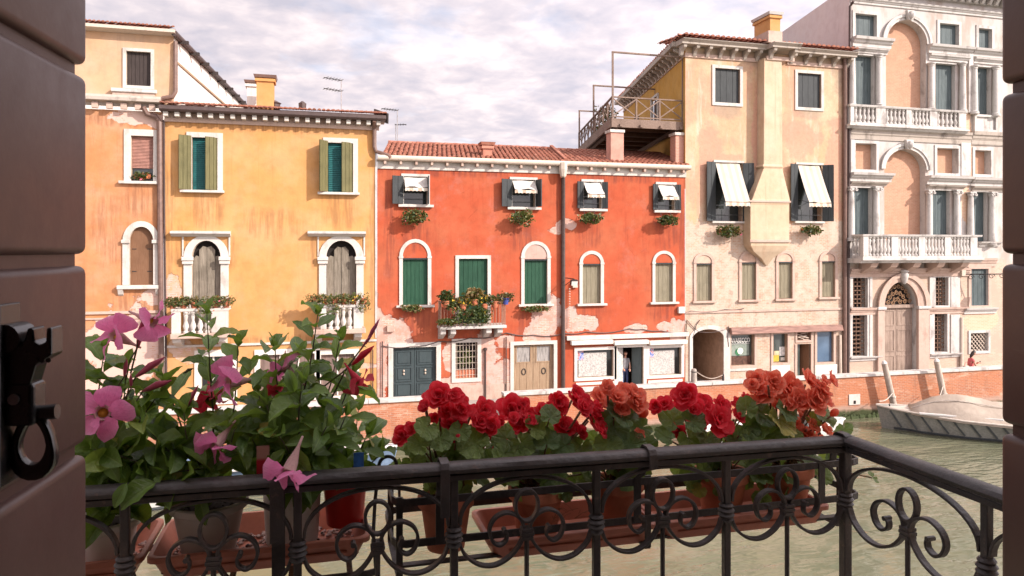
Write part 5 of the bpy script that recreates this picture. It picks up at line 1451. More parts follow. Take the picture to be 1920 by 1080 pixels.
c = chimney(H, 1444, 28, 1463, 57, Yc-0.25, M['yellow'], dp=1.3, capmat=M['stone'])
a, b, z0, z1 = pxrect(1441, 58, 1467, 76, Yc-0.32)
part('chimney_base', MB().box(a, b, Yc-0.32, Yc+1.4, z0-0.1, z1), M['pinkstone'], H.root)
# pipes at the joint with the palazzo
part('downpipe', MB().tube([P(1583,98,D-0.2), P(1584,120,D-0.12), P(1584,708,D-0.12)], 0.10, 8), M['pipe_brown'], H.root, smooth=True)
part('downpipe', MB().tube([P(1575,628,D-0.10), P(1576,712,D-0.10)], 0.07, 8), M['gutter_white'], H.root, smooth=True)
part('wall_cable', cable([(1286,585),(1296,583),(1360,580),(1395,578)], 0.02), M['pipe_dark'], H.root)
part('wall_cable', cable([(1298,634),(1306,608),(1312,600)], 0.02), M['pipe_dark'], H.root)
part('wall_cable', cable([(1366,612),(1364,632),(1366,650)], 0.03), M['pipe_dark'], H.root)
# bollard and chain at the passage
c = P(1301, 729, 27.66); 
t = root('bollard', (c.x, 27.66, 1.95), 'grey stone bollard on the quay coping in front of the arched passage', 'bollard')
part('shaft', MB().lathe([(0.13,0),(0.115,0.5),(0.09,0.56),(0.02,0.58)], (c.x,27.66,1.95), 12), M['stone_dirty'], t, smooth=True)
part('ring', MB().lathe([(0.118,0.42),(0.135,0.44),(0.118,0.46)], (c.x,27.66,1.95), 12, caps=False), M['iron'], t)
p0 = Vector((c.x+0.13,27.66,2.38)); p1 = P(1356,716,27.66); p1 = Vector((p1.x,27.66,2.2))
mb = MB()
for i in range(27):
    t_ = i/26; q = p0.lerp(p1, t_) - Vector((0,0,0.22*math.sin(math.pi*t_)))
    mb.lathe([(0.012,0),(0.028,0.02),(0.012,0.04)], q-Vector((0,0,.02)), 6)
t2 = root('barrier_chain', (p1.x, 27.66, 1.95), 'pale chain slung from the stone bollard to a short iron post', 'chain')
part('post', MB().lathe([(0.05,0),(0.04,0.26),(0.0,0.3)], (p1.x,27.66,1.95), 8), M['iron'], t2)
part('link', mb, M['gutter_white'], t2, kind='stuff')
# ------------------------------------------------------------------ white palazzo
H = House('palazzo', 1740, 'white stone palazzo with tall blind arches and a balustraded balcony', 'palazzo')
xl, xr = X(1593), X(2010)
ztop = Z(1730, 8)
ST, SD, PS = M['stone'], M['stone_dirty'], M['pinkstone']
def slit_window(r, fm=None, fw=0.16, mat=M['slate_sh'], depth=0.32, sides='frame', nm='window', pl=2):
    w, a, b, z0, z1 = rect_window(H, *r, fm or ST, fw, sides, depth=depth, name=nm)
    closed_shutters(w, a, b, z0, z1, mat, 2, pl, y=depth*0.62)
    return w, a, b, z0, z1
for r in ((1603,27,1643,71),(1761,45,1797,87),(1834,54,1859,93)): slit_window(r)
# blind arches
def blind_arch(x0, top, x1, bot, spring, ringw):
    a, b, z0, zs, z1 = H.hole(x0, top, x1, bot, 0.42, spring=spring)
    w = part('blind_arch', MB().strip(archpath(a, b, zs, zs+0.001, z1-zs, 20), archpath(a-ringw, b+ringw, zs, zs+0.001, z1-zs+ringw, 20), D-0.10, D-0.003), ST, H.root)
    part('archivolt', MB().strip(archpath(a-ringw*0.62, b+ringw*0.62, zs, zs+0.001, z1-zs+ringw*0.62, 20), archpath(a-ringw-0.05, b+ringw+0.05, zs, zs+0.001, z1-zs+ringw+0.05, 20), D-0.16, D-0.102), ST, w)
    part('niche_wall', MB().prism(archpoly(a+0.003, b-0.003, z0+0.003, zs, z1-0.003, 20), D+0.36, D+0.40), M['niche'], w)
    k = (a+b)/2
    part('keystone', MB().prism([(k-0.14,z1-0.05),(k+0.14,z1-0.05),(k+0.24,z1+ringw+0.22),(k-0.24,z1+ringw+0.22)], D-0.34, D-0.161), ST, w, bevel=0.03)
    part('keystone_head', MB().lathe([(0.02,-0.2),(0.14,-0.1),(0.17,0.05),(0.12,0.18),(0.02,0.22)], (k, D-0.36, z1+0.18), 8), ST, w, smooth=True)
    return w, a, b, z0, zs, z1
blind_arch(1661,39,1736,206,80,0.24)
blind_arch(1658,280,1735,452,318,0.24)
# tall windows between columns
for r in ((1602,104,1639,204),(1754,120,1791,212),(1832,126,1857,217)): slit_window(r, fw=0.06, sides='t', depth=0.4, pl=3)
for r in ((1600,352,1634,452),(1749,357,1781,452),(1825,360,1851,458)): slit_window(r, fw=0.06, sides='t', depth=0.4, pl=3)
for r in ((1603,269,1642,318),(1756,278,1796,325),(1827,282,1857,327)):
    w, a, b, z0, z1 = rect_window(H, *r, ST, 0.15, depth=0.42, name='blind_panel')
    part('panel', MB().box(a+.004,b-.004,D+0.36,D+0.4,z0+.004,z1-.004), M['niche'], w)
# ground floor openings
M['door_grey'] = wood('bleached_portal_wood', (0.26,0.19,0.15), (0.38,0.29,0.235), (6,6,0.35), 0.9)
a, b, z0, zs, z1 = H.hole(1655, 528, 1718, 730, 0.45, spring=574)
PD = part('portal', MB().strip(archpath(a, b, zs, zs+0.001, z1-zs, 18), archpath(a-0.34, b+0.62, zs, zs+0.001, z1-zs+0.36, 18), D-0.14, D-0.003), PS, H.root)
part('archivolt', MB().strip(archpath(a-0.24, b+0.44, zs, zs+0.001, z1-zs+0.24, 18), archpath(a-0.42, b+0.72, zs, zs+0.001, z1-zs+0.46, 18), D-0.22, D-0.142), PS, PD)
for p, q in ((a-0.42, a-0.002), (b+0.002, b+0.70)):
    part('pilaster', MB().box(p, q, D-0.16, D-0.003, 0.95, zs-0.16), PS, PD, bevel=0.015)
    part('impost', MB().box(p-0.06, q+0.06, D-0.24, D-0.003, zs-0.158, zs+0.0), ST, PD, bevel=0.03)
k = (a+b)/2+0.1
part('keystone', MB().lathe([(0.05,-0.34),(0.13,-0.25),(0.20,0.02),(0.22,0.14),(0.17,0.26),(0.24,0.30),(0.22,0.40),(0.02,0.42)], (k, D-0.20, z1+0.22), 10), ST, PD, smooth=True)
part('transom_bar', MB().box(a+.004, b-.004, D+0.12, D+0.36, zs-0.10, zs+0.06), M['door_grey'], PD)
mid = (a+b)/2
for p, q in ((a+0.01, mid-0.006), (mid+0.006, b-0.01)):
    lf = part('door_leaf', leaf(MB(), p, D+0.30, 0, q-p, z0+0.01, zs-0.11, 0.06, 3), M['door_grey'], PD)
    for (u, v) in ((0.05,0.40),(0.46,0.72),(0.78,0.96)):
        H_ = zs-0.11-z0
        part('door_panel', frame_loop(MB(), p+0.14, q-0.14, z0+H_*u+0.06, z0+H_*v, 0.06, D+0.245, D+0.268), M['door_grey'], PD)
# lunette: wrought scrolls
lun_m = simple('gilded_rust_iron', (0.30,0.17,0.09), 0.6)
nr = 0
for rr_, n in ((0.25,4),(0.55,7),(0.85,10)):
    for i in range(n):
        t = math.pi*(i+0.5)/n; R_ = (b-a)/2
        cx, cz = (a+b)/2+R_*rr_*0.93*math.cos(t), zs+0.08+(z1-zs-0.08)*rr_*0.93*math.sin(t)
        r0 = 0.13
        pts = [(cx+r0*(1-s_/22)*math.cos(t+s_*0.55), D+0.2, cz+r0*(1-s_/22)*math.sin(t+s_*0.55)) for s_ in range(17)]
        part('scroll', MB().ribbon(pts, (0,1,0), 0.028, 0.03), lun_m, PD, fix=False)
# iron grilles with curly bars: overlapping rings
def grille(r, fm, ring=0.13, fw=0.14, lattice=False):
    w, a, b, z0, z1 = rect_window(H, *r, fm, fw, depth=0.5, name='grille_window')
    mb = MB()
    if not lattice:
        nx = max(2, round((b-a)/(ring*1.7))); nz = max(2, round((z1-z0)/(ring*1.7)))
        for i in range(nx):
            for j in range(nz):
                cx, cz = a+(b-a)*(i+0.5)/nx, z0+(z1-z0)*(j+0.5)/nz
                pts = [(cx+ring*math.cos(t), D+0.18, cz+ring*math.sin(t)) for t in [k*2*math.pi/10 for k in range(10)]]
                mb.ribbon(pts, (0,1,0), 0.026, 0.03, True)
        for i in range(nx+1):
            x = a+(b-a)*i/nx; mb.box(x-0.01,x+0.01,D+0.20,D+0.22,z0,z1)
    else:
        n = 9; W = b-a; h = z1-z0
        for i in range(-n, n+1):
            o = i*W/5.0
            for sg in (1,-1):
                p = []
                for t in (0, 1):
                    p.append((a+(o if sg > 0 else W-o)+sg*(h*t), z0+h*t))
                (xa,za),(xb,zb_) = p
                # clip to the opening
                def clip(xa,za,xb,zb_):
                    if xa > xb: xa,za,xb,zb_ = xb,zb_,xa,za
                    if xb <= a or xa >= b: return None
                    s_ = (zb_-za)/(xb-xa)
                    if xa < a: za += s_*(a-xa); xa = a
                    if xb > b: zb_ += s_*(b-xb); xb = b
                    return xa,za,xb,zb_
                c_ = clip(xa,za,xb,zb_)
                if c_ and abs(c_[2]-c_[0]) > 0.05: mb.bar((c_[0],D+0.12+0.02*sg,c_[1]), (c_[2],D+0.12+0.02*sg,c_[3]), 0.03, 0.035)
    part('grille', mb, M['rust_grille'] if not lattice else M['gutter_white'], w, kind='stuff', fix=False)
    return w
for r in ((1598,521,1626,577),(1595,591,1625,668),(1753,520,1777,573),(1751,587,1775,660)): grille(r, ST)
slit_window((1820,504,1852,573), fm=PS, fw=0.18, depth=0.2)
grille((1819,624,1852,658), ST, lattice=True)
H.wall(rectpoly(xl, xr, 0.9, ztop+0.3), [M['palazzo'], ST, M['void']])
# entablatures, columns
def moulding(p, q, y_top, y_bot, proj=0.34, m=None, nm='entablature', cap=0.35):
    z1_, z0_ = Z((p+q)/2, y_top), Z((p+q)/2, y_bot); h = z1_-z0_
    return part(nm, MB().prismx([(D-proj,z1_),(D-0.003,z1_),(D-0.003,z0_),(D-proj*0.30,z0_),(D-proj*0.32,z0_+h*0.35),(D-proj*0.55,z0_+h*0.45),(D-proj*0.62,z1_-h*cap),(D-proj*0.9,z1_-h*cap*0.8)], X(p), X(q)), m or ST, H.root)
def column(px, y_top, y_bot, r=0.17, half=False, order='doric'):
    Yc_ = D-0.16
    x = X(px, Yc_); z1_, z0_ = Z(px,y_top,Yc_), Z(px,y_bot,Yc_); h = z1_-z0_
    c = part('column', MB().lathe([(r*1.0,0.17),(r*0.98,h*0.33),(r*0.82,h-0.2)], (x,Yc_,z0_), 14), ST, H.root, smooth=True)
    part('base', MB().lathe([(r*1.35,0),(r*1.35,0.07),(r*1.2,0.08),(r*1.3,0.12),(r*1.0,0.17)], (x,Yc_,z0_), 14), ST, c, smooth=True)
    if order == 'doric':
        part('capital', MB().lathe([(r*0.82,h-0.2),(r*1.0,h-0.17),(r*0.9,h-0.13),(r*1.3,h-0.05),(r*1.3,h)], (x,Yc_,z0_), 14), ST, c, smooth=True)
    else:
        mb = MB().box(x-r*1.2,x+r*1.2,Yc_-r*1.1,Yc_+r*1.0,z0_+h-0.06,z0_+h)
        part('capital', mb.lathe([(r*0.82,h-0.24),(r*1.05,h-0.18),(r*0.95,h-0.061)], (x,Yc_,z0_), 12), ST, c)
        for sx in (-1, 1):
            pts = [(x+sx*r*1.05+0.085*(1-s_/16)*math.cos(s_*0.6*sx+1.57), Yc_-r*1.0, z0_+h-0.16+0.085*(1-s_/16)*math.sin(s_*0.6*sx+1.57)) for s_ in range(13)]
            part('volute', MB().ribbon(pts, (0,1,0), 0.035, 0.10), ST, c, fix=False)
def pilaster(p, q, y_top, y_bot, d=0.14):
    return part('pilaster', MB().box(X(p), X(q), D-d, D-0.003, Z((p+q)/2,y_bot), Z((p+q)/2,y_top)), ST, H.root, bevel=0.015)
# upper order
for p, q, t, b_ in ((1596,1668,73,90),(1738,1819,88,103),(1821,1905,96,110)): moulding(p, q, t, b_, 0.40)
for p, q, t, b_ in ((1597,1662,92,101),(1740,1814,105,116),(1824,1900,112,122)): moulding(p, q, t, b_, 0.26, nm='architrave')
for px, t, b_ in ((1598,102,201),(1648,102,201),(1746,118,208),(1805,118,211),(1827,123,214),(1867,125,218)): column(px, t, b_, 0.17)
pilaster(1813,1821,100,212)
# lower order
for p, q, t, b_ in ((1591,1668,325,341),(1735,1816,331,347),(1817,1905,335,350)): moulding(p, q, t, b_, 0.42)
for p, q, t, b_ in ((1592,1660,342,349),(1736,1806,348,355),(1820,1900,351,359)): moulding(p, q, t, b_, 0.26, nm='architrave', m=SD)
for px, t, b_ in ((1596,350,452),(1643,350,452),(1742,356,452),(1794,356,452),(1820,360,458),(1860,360,460)): column(px, t, b_, 0.17, order='ionic')
# attic frame lines
moulding(1593,1905,246,268,0.20,SD,'frieze_band',0.3)
pilaster(1593,1600,262,324,0.10); pilaster(1800,1818,268,330,0.09)
# upper balustrade
def balustrade(x0, x1, y_top, y_bot, posts, gaps, proj, nb=5, slab=0.22, nm='balcony', side=True, rr=0.11, panel=None):
    Yb = D-proj
    a, b = X(x0,Yb), X(x1,Yb); m = (x0+x1)/2
    z1_, z0_ = Z(m,y_top,Yb), Z(m,y_bot,Yb)
    bl = part(nm, MB().prismx([(Yb-0.14,z0_),(D-0.003,z0_),(D-0.003,z0_-slab),(Yb+0.06,z0_-slab),(Yb-0.04,z0_-slab*0.5),(Yb-0.14,z0_-slab*0.4)], a-0.12, b+0.12), ST, H.root)
    part('handrail', MB().prismx([(Yb-0.06,z1_-0.10),(Yb-0.09,z1_-0.02),(Yb-0.09,z1_),(Yb+0.24,z1_),(Yb+0.24,z1_-0.02),(Yb+0.21,z1_-0.10)], a-0.06, b+0.06), ST, bl)
    part('plinth', MB().box(a, b, Yb-0.02, Yb+0.20, z0_+0.001, z0_+0.11), ST, bl)
    for p, q in posts: part('post', MB().box(X(p,Yb), X(q,Yb), Yb-0.03, Yb+0.19, z0_+0.111, z1_-0.101), ST, bl, bevel=0.012)
    bmsh = baluster_mesh(z1_-z0_-0.212, rr, ST, 8)
    for p, q in gaps:
        xa, xb = X(p,Yb), X(q,Yb)
        for i in range(nb):
            inst('baluster', bmsh, bl, Matrix.Translation(Vector((xa+(xb-xa)*(i+0.5)/nb, Yb+0.08, z0_+0.112))-OFF[H.root.name]))
    return bl, a, b, z0_, z1_, Yb
balustrade(1594,1811,202,238,((1594,1601),(1642,1660),(1699,1709),(1743,1757),(1797,1811)),((1602,1642),(1661,1699),(1709,1743),(1757,1797)),0.32,5,0.2)
a, b, z0, z1 = pxrect(1823,216,1866,248)
w = part('window_parapet', frame_loop(MB(), a+0.12, b-0.12, z0+0.12, z1-0.12, 0.12, D-0.16, D-0.003), ST, H.root)
part('panel', MB().box(a+0.12,b-0.12,D-0.06,D-0.003,z0+0.12,z1-0.12), ST, w)
moulding(1820,1905,249,272,0.26,SD,'sill_band')
# lower balcony
bl, a, b, z0, z1, Yb = balustrade(1618,1838,440,484,((1618,1628),(1671,1684),(1722,1734),(1771,1782),(1819,1832)),((1629,1671),(1684,1722),(1734,1771),(1782,1819)),1.05,6,0.24,rr=0.12)
part('side_rail', MB().box(a-0.04, a+0.2, Yb+0.241, D-0.003, z1-0.10, z1), ST, bl)
part('side_plinth', MB().box(a, a+0.2, Yb+0.201, D-0.003, z0+0.001, z0+0.11), ST, bl)
bmsh = baluster_mesh(z1-z0-0.212, 0.11, ST, 8)
for i in range(3): inst('baluster', bmsh, bl, Matrix.Translation(Vector((a+0.10, Yb+0.34+i*0.22, z0+0.112))-OFF[H.root.name]))
for p in (1630,1668,1710,1755,1800):
    part('corbel', MB().prismx([(Yb+0.1,z0-0.242),(D-0.004,z0-0.242),(D-0.004,z0-0.80),(D-0.25,z0-0.74),(Yb+0.25,z0-0.45)], X(p,Yb+0.3), X(p+13,Yb+0.3)), PS, bl, bevel=0.02)
moulding(1592,1815,503,519,0.22,PS,'entablature')
moulding(1592,1650,577,590,0.20,PS,'string_course'); moulding(1735,1812,576,588,0.20,PS,'string_course')
moulding(1806,1866,577,588,0.24,ST,'window_ledge')
moulding(1806,1866,484,500,0.18,PS,'window_hood'); moulding(1832,1872,453,462,0.3,ST,'window_ledge')
moulding(1592,1650,668,676,0.2,ST,'window_ledge'); moulding(1742,1800,662,670,0.2,ST,'window_ledge')
for p, q in ((1592,1597),(1629,1634),(1741,1750),(1781,1798)): pilaster(p, q, 519, 576, 0.08); pilaster(p, q, 590, 668, 0.08)
part('base_course', MB().box(xl, xr, D-0.18, D-0.003, 0.95, 1.30), ST, H.root)
# attic line and crowning cornice
moulding(1594,1905,12,22,0.22,ST,'attic_band')
zc = ztop+0.35
part('crown_cornice', MB().prismx([(D-1.0,zc+0.35),(D-1.05,zc+0.62),(D+0.3,zc+0.62),(D+0.3,zc-0.1),(D-0.2,zc-0.1),(D-0.25,zc+0.3)], xl-0.2, xr), ST, H.root)
mod2 = MB().prismx([(-0.72,0.0),(0,0.0),(0,-0.42),(-0.12,-0.40),(-0.30,-0.2),(-0.68,-0.14)], -0.09, 0.09).mesh('modillion', ST, bevel=0.015)
for i in range(26): inst('modillion', mod2, H.root, Matrix.Translation(Vector((xl+0.3+i*0.46, D-0.252, zc+0.298))-OFF[H.root.name]))
# shaded lilac side wall running back
c0 = Vector((xl+0.001, D+0.002, 0)); c1 = c0+vT*9.0
mb = MB(); mb.add([(c0.x,c0.y,1),(c1.x,c1.y,1),(c1.x,c1.y,ztop+0.6),(c0.x,c0.y,ztop+0.6)], [(0,1,2,3)])
part('side_wall', mb, M['lilac'], H.root, fix=False)
mb = MB(); mb.add([(c1.x,c1.y,1),(c1.x+16,c1.y+1,1),(c1.x+16,c1.y+1,ztop+0.6),(c1.x,c1.y,ztop+0.6)], [(0,1,2,3)])
part('back_wall', mb, M['lilac'], H.root, fix=False)
part('downpipe', MB().tube([(c1.x-0.1,c1.y-0.1,ztop+0.5),(c1.x-0.1,c1.y-0.1,8)], 0.1, 6), M['pipe_dark'], H.root)
mb = MB(); mb.hexa([(c1.x-0.6,c1.y+0.5,1),(c1.x+6,c1.y+0.5,1),(c1.x+6,c1.y+7,1),(c1.x-0.6,c1.y+7,1),(c1.x-0.6,c1.y+0.5,ztop-0.6),(c1.x+6,c1.y+0.5,ztop-0.6),(c1.x+8,c1.y+7.5,ztop-0.6),(c1.x+0.9,c1.y+7.5,ztop-0.6)])
part('rear_wing', mb, M['lilac'], H.root)
part('downpipe', MB().tube([P(1600,2,D-0.4), P(1594,12,D-0.12), P(1592,300,D-0.10), P(1590,705,D-0.10)], 0.07, 8), M['pipe_dark'], H.root, smooth=True)
part('downpipe', MB().tube([P(1803,595,D-0.10), P(1803,690,D-0.10)], 0.08, 8), M['gutter_white'], H.root)
# wrought lamp bracket
c = P(1803, 514, D-0.03)
t = root('lamp_bracket', (c.x, D-0.02, c.z), 'black wrought iron lamp bracket on the palazzo beside the grey shutters', 'lamp')
part('box', MB().box(c.x-0.16, c.x+0.12, D-0.2, D-0.01, c.z-0.1, c.z+0.25), M['gutter_white'], t, bevel=0.02)
part('arm', MB().tube([(c.x,D-0.1,c.z),(c.x+1.0,D-0.9,c.z+0.02),(c.x+1.9,D-1.5,c.z+0.05)], 0.028, 6), M['iron'], t)
for i in range(4):
    q = Vector((c.x+0.3+i*0.36, D-0.34-i*0.29, c.z-0.16+i*0.03))
    pts = [q+Vector((0.8,-0.62,0)).normalized()*0.15*(1-s_/18)*math.cos(s_*0.6)+Vector((0,0,0.15*(1-s_/18)*math.sin(s_*0.6))) for s_ in range(15)]
    part('scroll', MB().tube(pts, 0.018, 5), M['iron'], t)
part('lantern', MB().lathe([(0.05,0),(0.14,0.1),(0.20,0.42),(0.22,0.44),(0.10,0.56),(0.02,0.62)], (c.x+1.9,D-1.5,c.z-0.6), 6), M['iron'], t)
# ------------------------------------------------------------------ boats, mooring poles, people
def lofted(mb, secs, close_ends=True):
    n = len(secs[0]); o = len(mb.v)
    for s_ in secs: mb.v += [tuple(p) for p in s_]
    fs = []
    for i in range(len(secs)-1):
        for k in range(n-1):
            fs.append((o+i*n+k, o+i*n+k+1, o+(i+1)*n+k+1, o+(i+1)*n+k))
    if close_ends: fs += [tuple(o+k for k in range(n)), tuple(o+(len(secs)-1)*n+k for k in range(n))[::-1]]
    mb.f += fs; mb.mi += [mb.cur]*len(fs)
def boat(name, loc, rz, L, B, Hh, label, hullmat, deckmat, bow=0.45, stripes=False):
    """local frame: bow towards -x at x=0, stern at x=L"""
    t = root(name, loc, label, 'boat', rz=rz)
    def half(x):
        u = x/L
        w = B/2*min(1.0, (u/0.42))**0.62 if u < 0.42 else B/2*(1-0.10*(u-0.42)/0.58)
        return max(w, 0.03)
    def sheer(x): return Hh*(1.0+0.34*(1-x/L)**2)
    N = 14; hs = []
    for i in range(N+1):
        x = L*i/N; w = half(x); s_ = sheer(x); fl = 0.72 if i > 2 else 0.5
        rake = bow*(1-i/N)**3
        hs.append([(x+rake*0.9, -w*fl*0.55, -0.32), (x+rake*0.45, -w*fl, 0.05), (x, -w, s_), (x+0.0, -w+0.07, s_), (x+rake*0.2,-w*0.9+0.05,s_-0.10),(x+rake*0.2, w*0.9-0.05, s_-0.10), (x+0.0, w-0.07, s_), (x, w, s_), (x+rake*0.45, w*fl, 0.05), (x+rake*0.9, w*fl*0.55, -0.32)])
    mb = MB(); lofted(mb, hs); mb.f = mb.f
    part('hull', mb, hullmat, t, local=True)
    for sg in (-1, 1):
        pts = [(L*i/N, sg*(half(L*i/N)+0.01), sheer(L*i/N)-0.03) for i in range(N+1)]
        part('gunwale', MB().tube(pts, 0.045, 6), deckmat, t, smooth=True, local=True)
        pts = [(L*i/N+bow*(1-i/N)**3*0.4, sg*(half(L*i/N)*(0.72 if i > 2 else 0.5)+0.012), 0.08) for i in range(1,N+1)]
        part('waterline_strake', MB().tube(pts, 0.05, 6), M['dark_sh'], t, local=True)
    return t, half, sheer
hullg = wood('weathered_grey_hull', (0.19,0.19,0.172), (0.27,0.265,0.238), (0.8,3,3), 0.6)
decky = simple('cream_boat_deck', (0.52,0.46,0.40), 0.6, var=0.2)
whiteb = simple('white_gelcoat', (0.62,0.60,0.57), 0.35, 0.5, var=0.08)
blueb = simple('blue_boat_paint', (0.11,0.16,0.24), 0.4, 0.5)
# covered boat at the right: bow towards the quay
pb = P(1643, 797, 25.75); d = Vector((1.0, -0.80, 0)).normalized()
rz = math.atan2(d.y, d.x)
t, half, sheer = boat('covered_boat', (pb.x, pb.y, 0.0), rz, 7.2, 2.3, 0.74, 'grey striped boat moored at the right under a beige tarpaulin', hullg, decky)
stripem = simple('dark_hull_stripe', (0.045,0.05,0.05), 0.6)
for sg in (-1, 1):
    for i in range(12):
        x = 0.5+i*0.55
        def hp(x, f):   # point on the flared side, f 0 at waterline .. 1 at sheer
            fl = 0.72 if x > 1.3 else 0.5+0.22*max(0,x-0.5)/0.8
            w0, w1 = half(x)*fl, half(x)
            return Vector((x, sg*(w0+(w1-w0)*f+0.012), 0.05+(sheer(x)-0.05)*f))
        a0, a1 = hp(x, 0.86), hp(x+0.42, 0.14)
        part('hull_stripe', MB().bar(a0, a1, 0.07, 0.02, up=(0,sg,0.2)), stripem, t, local=True)
tarp = SN('beige_tarpaulin', 0.85, 0.15)
tarp.base(tarp.mix(tarp.step(tarp.noise(1.5,5,0.6), 0.4,0.65), (0.36,0.30,0.245), (0.43,0.365,0.30))); tarp.bump(tarp.noise(3.5,4,0.6), 0.05, 0.6)
mb = MB(); secs = []
for i in range(15):
    x = 1.25+i*0.42; w = half(x)*1.02
    hgt = 0.95*math.sin(min(1.0,(i/4.5))*math.pi/2)*(1-0.045*i) + 0.03*math.sin(i*1.7)
    s_ = sheer(x)
    row = []
    for k in range(13):
        u = -1+2*k/12
        zz = s_+0.05+hgt*(1-abs(u)**1.5)+0.035*math.sin(i*2.1+k*1.3)*(1-abs(u))
        if abs(u) > 0.99: zz = s_-0.12
        row.append((x, u*w, zz))
    secs.append(row)
lofted(mb, secs)
part('tarpaulin', mb, tarp.done(), t, local=True, smooth='all')
part('tarp_seam', MB().tube([(1.3+i*0.42, half(1.3+i*.42)*-0.45, sheer(1.3+i*.42)+0.10+0.95*math.sin(min(1.0,(i/4.5))*math.pi/2)*(1-0.045*i)*(1-0.3)) for i in range(14)], 0.02, 5), decky, t, local=True)
part('cleat', MB().tube([(0.5,-0.12,sheer(.5)+0.02),(0.5,0,sheer(.5)+0.06),(0.5,0.12,sheer(.5)+0.02)], 0.03, 6), M['iron'], t, local=True)
part('fore_deck', MB().prismz([(0.12,0.0),(1.3,-half(1.3)+0.08),(1.3,half(1.3)-0.08)], sheer(0.6)-0.07, sheer(0.6)-0.03), decky, t, local=True)
part('side_seat', MB().box(1.5,4.4,-half(2.5)+0.02,-half(2.5)+0.16,sheer(2.5)+0.03,sheer(2.5)+0.11), whiteb, t, local=True, bevel=0.02)
# white motorboat half hidden behind the begonias
pb = P(1589, 818, 24.7); d = Vector((-1.0, 0.03, 0)).normalized()
t, half, sheer = boat('motorboat', (pb.x, 24.9, 0.0), math.atan2(d.y, d.x), 6.6, 2.0, 0.55, 'white motorboat half hidden behind the red and salmon begonias', whiteb, whiteb)
part('fore_deck', MB().prismz([(0.1,0.0),(2.0,-half(2.0)+0.06),(2.0,half(2.0)-0.06)], sheer(0.9)-0.06, sheer(0.9)-0.02), whiteb, t, local=True)
part('windscreen', MB().prismx([(-0.75,sheer(2.2)),(0.75,sheer(2.2)),(0.6,sheer(2.2)+0.38),(-0.6,sheer(2.2)+0.38)], 2.15, 2.2), M['glass_grey'], t, local=True)
part('thwart', MB().box(3.2,3.6,-0.85,0.85,0.42,0.5), decky, t, local=True)
part('fender', MB().tube([(0.15,-0.28,0.5),(0.15,-0.30,0.1)], 0.13, 8), whiteb, t, smooth=True, local=True)
# white and blue boat at the left, mostly behind the pink flowering plants
pb = P(748, 818, 25.4); d = Vector((-1.0, 0.0, 0))
t, half, sheer = boat('motorboat', (pb.x, 25.5, 0.0), math.pi, 7.5, 2.1, 0.56, 'white and blue motorboat behind the pink flowering plants', blueb, whiteb)
part('fore_deck', MB().prismz([(0.05,0.0),(2.6,-half(2.6)+0.02),(2.6,half(2.6)-0.02)], sheer(0.9)-0.03, sheer(0.9)+0.03), whiteb, t, local=True, bevel=0.01)
part('cabin_top', MB().prismz([(2.9,-0.7),(5.2,-0.75),(5.2,0.75),(2.9,0.7)], 0.95, 1.02), blueb, t, local=True)
for x in (3.0, 5.1):
    for y in (-0.65, 0.65): part('stanchion', MB().tube([(x,y,0.5),(x,y,0.95)], 0.025, 6), M['iron'], t, local=True)
pb = P(420, 850, 23.6)
t, half, sheer = boat('rowing_boat', (pb.x, 23.4, 0.0), math.pi, 6.0, 1.8, 0.5, 'pale open rowing boat seen through the leaves at the left', whiteb, decky)
part('thwart', MB().box(2.2,2.5,-0.75,0.75,0.38,0.45), decky, t, local=True)
part('thwart', MB().box(4.2,4.5,-0.7,0.7,0.38,0.45), decky, t, local=True)
# mooring poles
polem = wood('bleached_pole_wood', (0.34,0.28,0.23), (0.50,0.43,0.37), (6,6,0.5), 0.9)
for (xt,yt,xb,yb,lab_) in ((1658,681,1673,748,'leaning mooring pole near the bow of the covered boat'),(1756,677,1768,735,'leaning mooring pole behind the tarpaulin of the covered boat')):
    Yp = 27.05
    top = P(xt,yt,Yp); m = P(xb,yb,Yp); dv = (m-top); foot = top+dv*((top.z+0.9)/(-dv.z))
    t = root('mooring_pole', (foot.x, foot.y, -0.9), lab_, 'mooring pole', 'mooring poles by the quay')
    part('pole', MB().tube([foot, foot.lerp(top,0.5), top-dv.normalized()*0.0], [0.16,0.145,0.125], 10), polem, t, smooth=True)
    part('pole_top', MB().tube([top+Vector((0,0,0.002)), top-dv.normalized()*0.12], [0.125,0.05], 10), whiteb, t)
    part('rope', MB().ribbon([foot.lerp(top,0.55)+Vector((0.165*math.cos(a_),0.165*math.sin(a_),0.02*math.sin(a_*2))) for a_ in [k*math.pi/6 for k in range(12)]], (0,0,1), 0.03, 0.06, True), decky, t)

# mooring ropes of the covered boat
def rope(a, b, sag, label):
    a, b = Vector(a), Vector(b); n = 14
    single('mooring_rope', MB().tube([a.lerp(b, i/n)-Vector((0,0,sag*math.sin(math.pi*i/n))) for i in range(n+1)], 0.018, 6), decky, label, 'rope', smooth=True)
bw = P(1648, 752, 25.75)
rope(bw, P(1669, 737, 27.0)-Vector((0,0.12,0)), 0.12, 'pale rope tying the bow of the covered boat to the nearer mooring pole')
rope(P(1752, 764, 25.0), P(1764, 724, 27.0)-Vector((0,0.12,0)), 0.1, 'pale rope from the covered boat to the farther mooring pole')
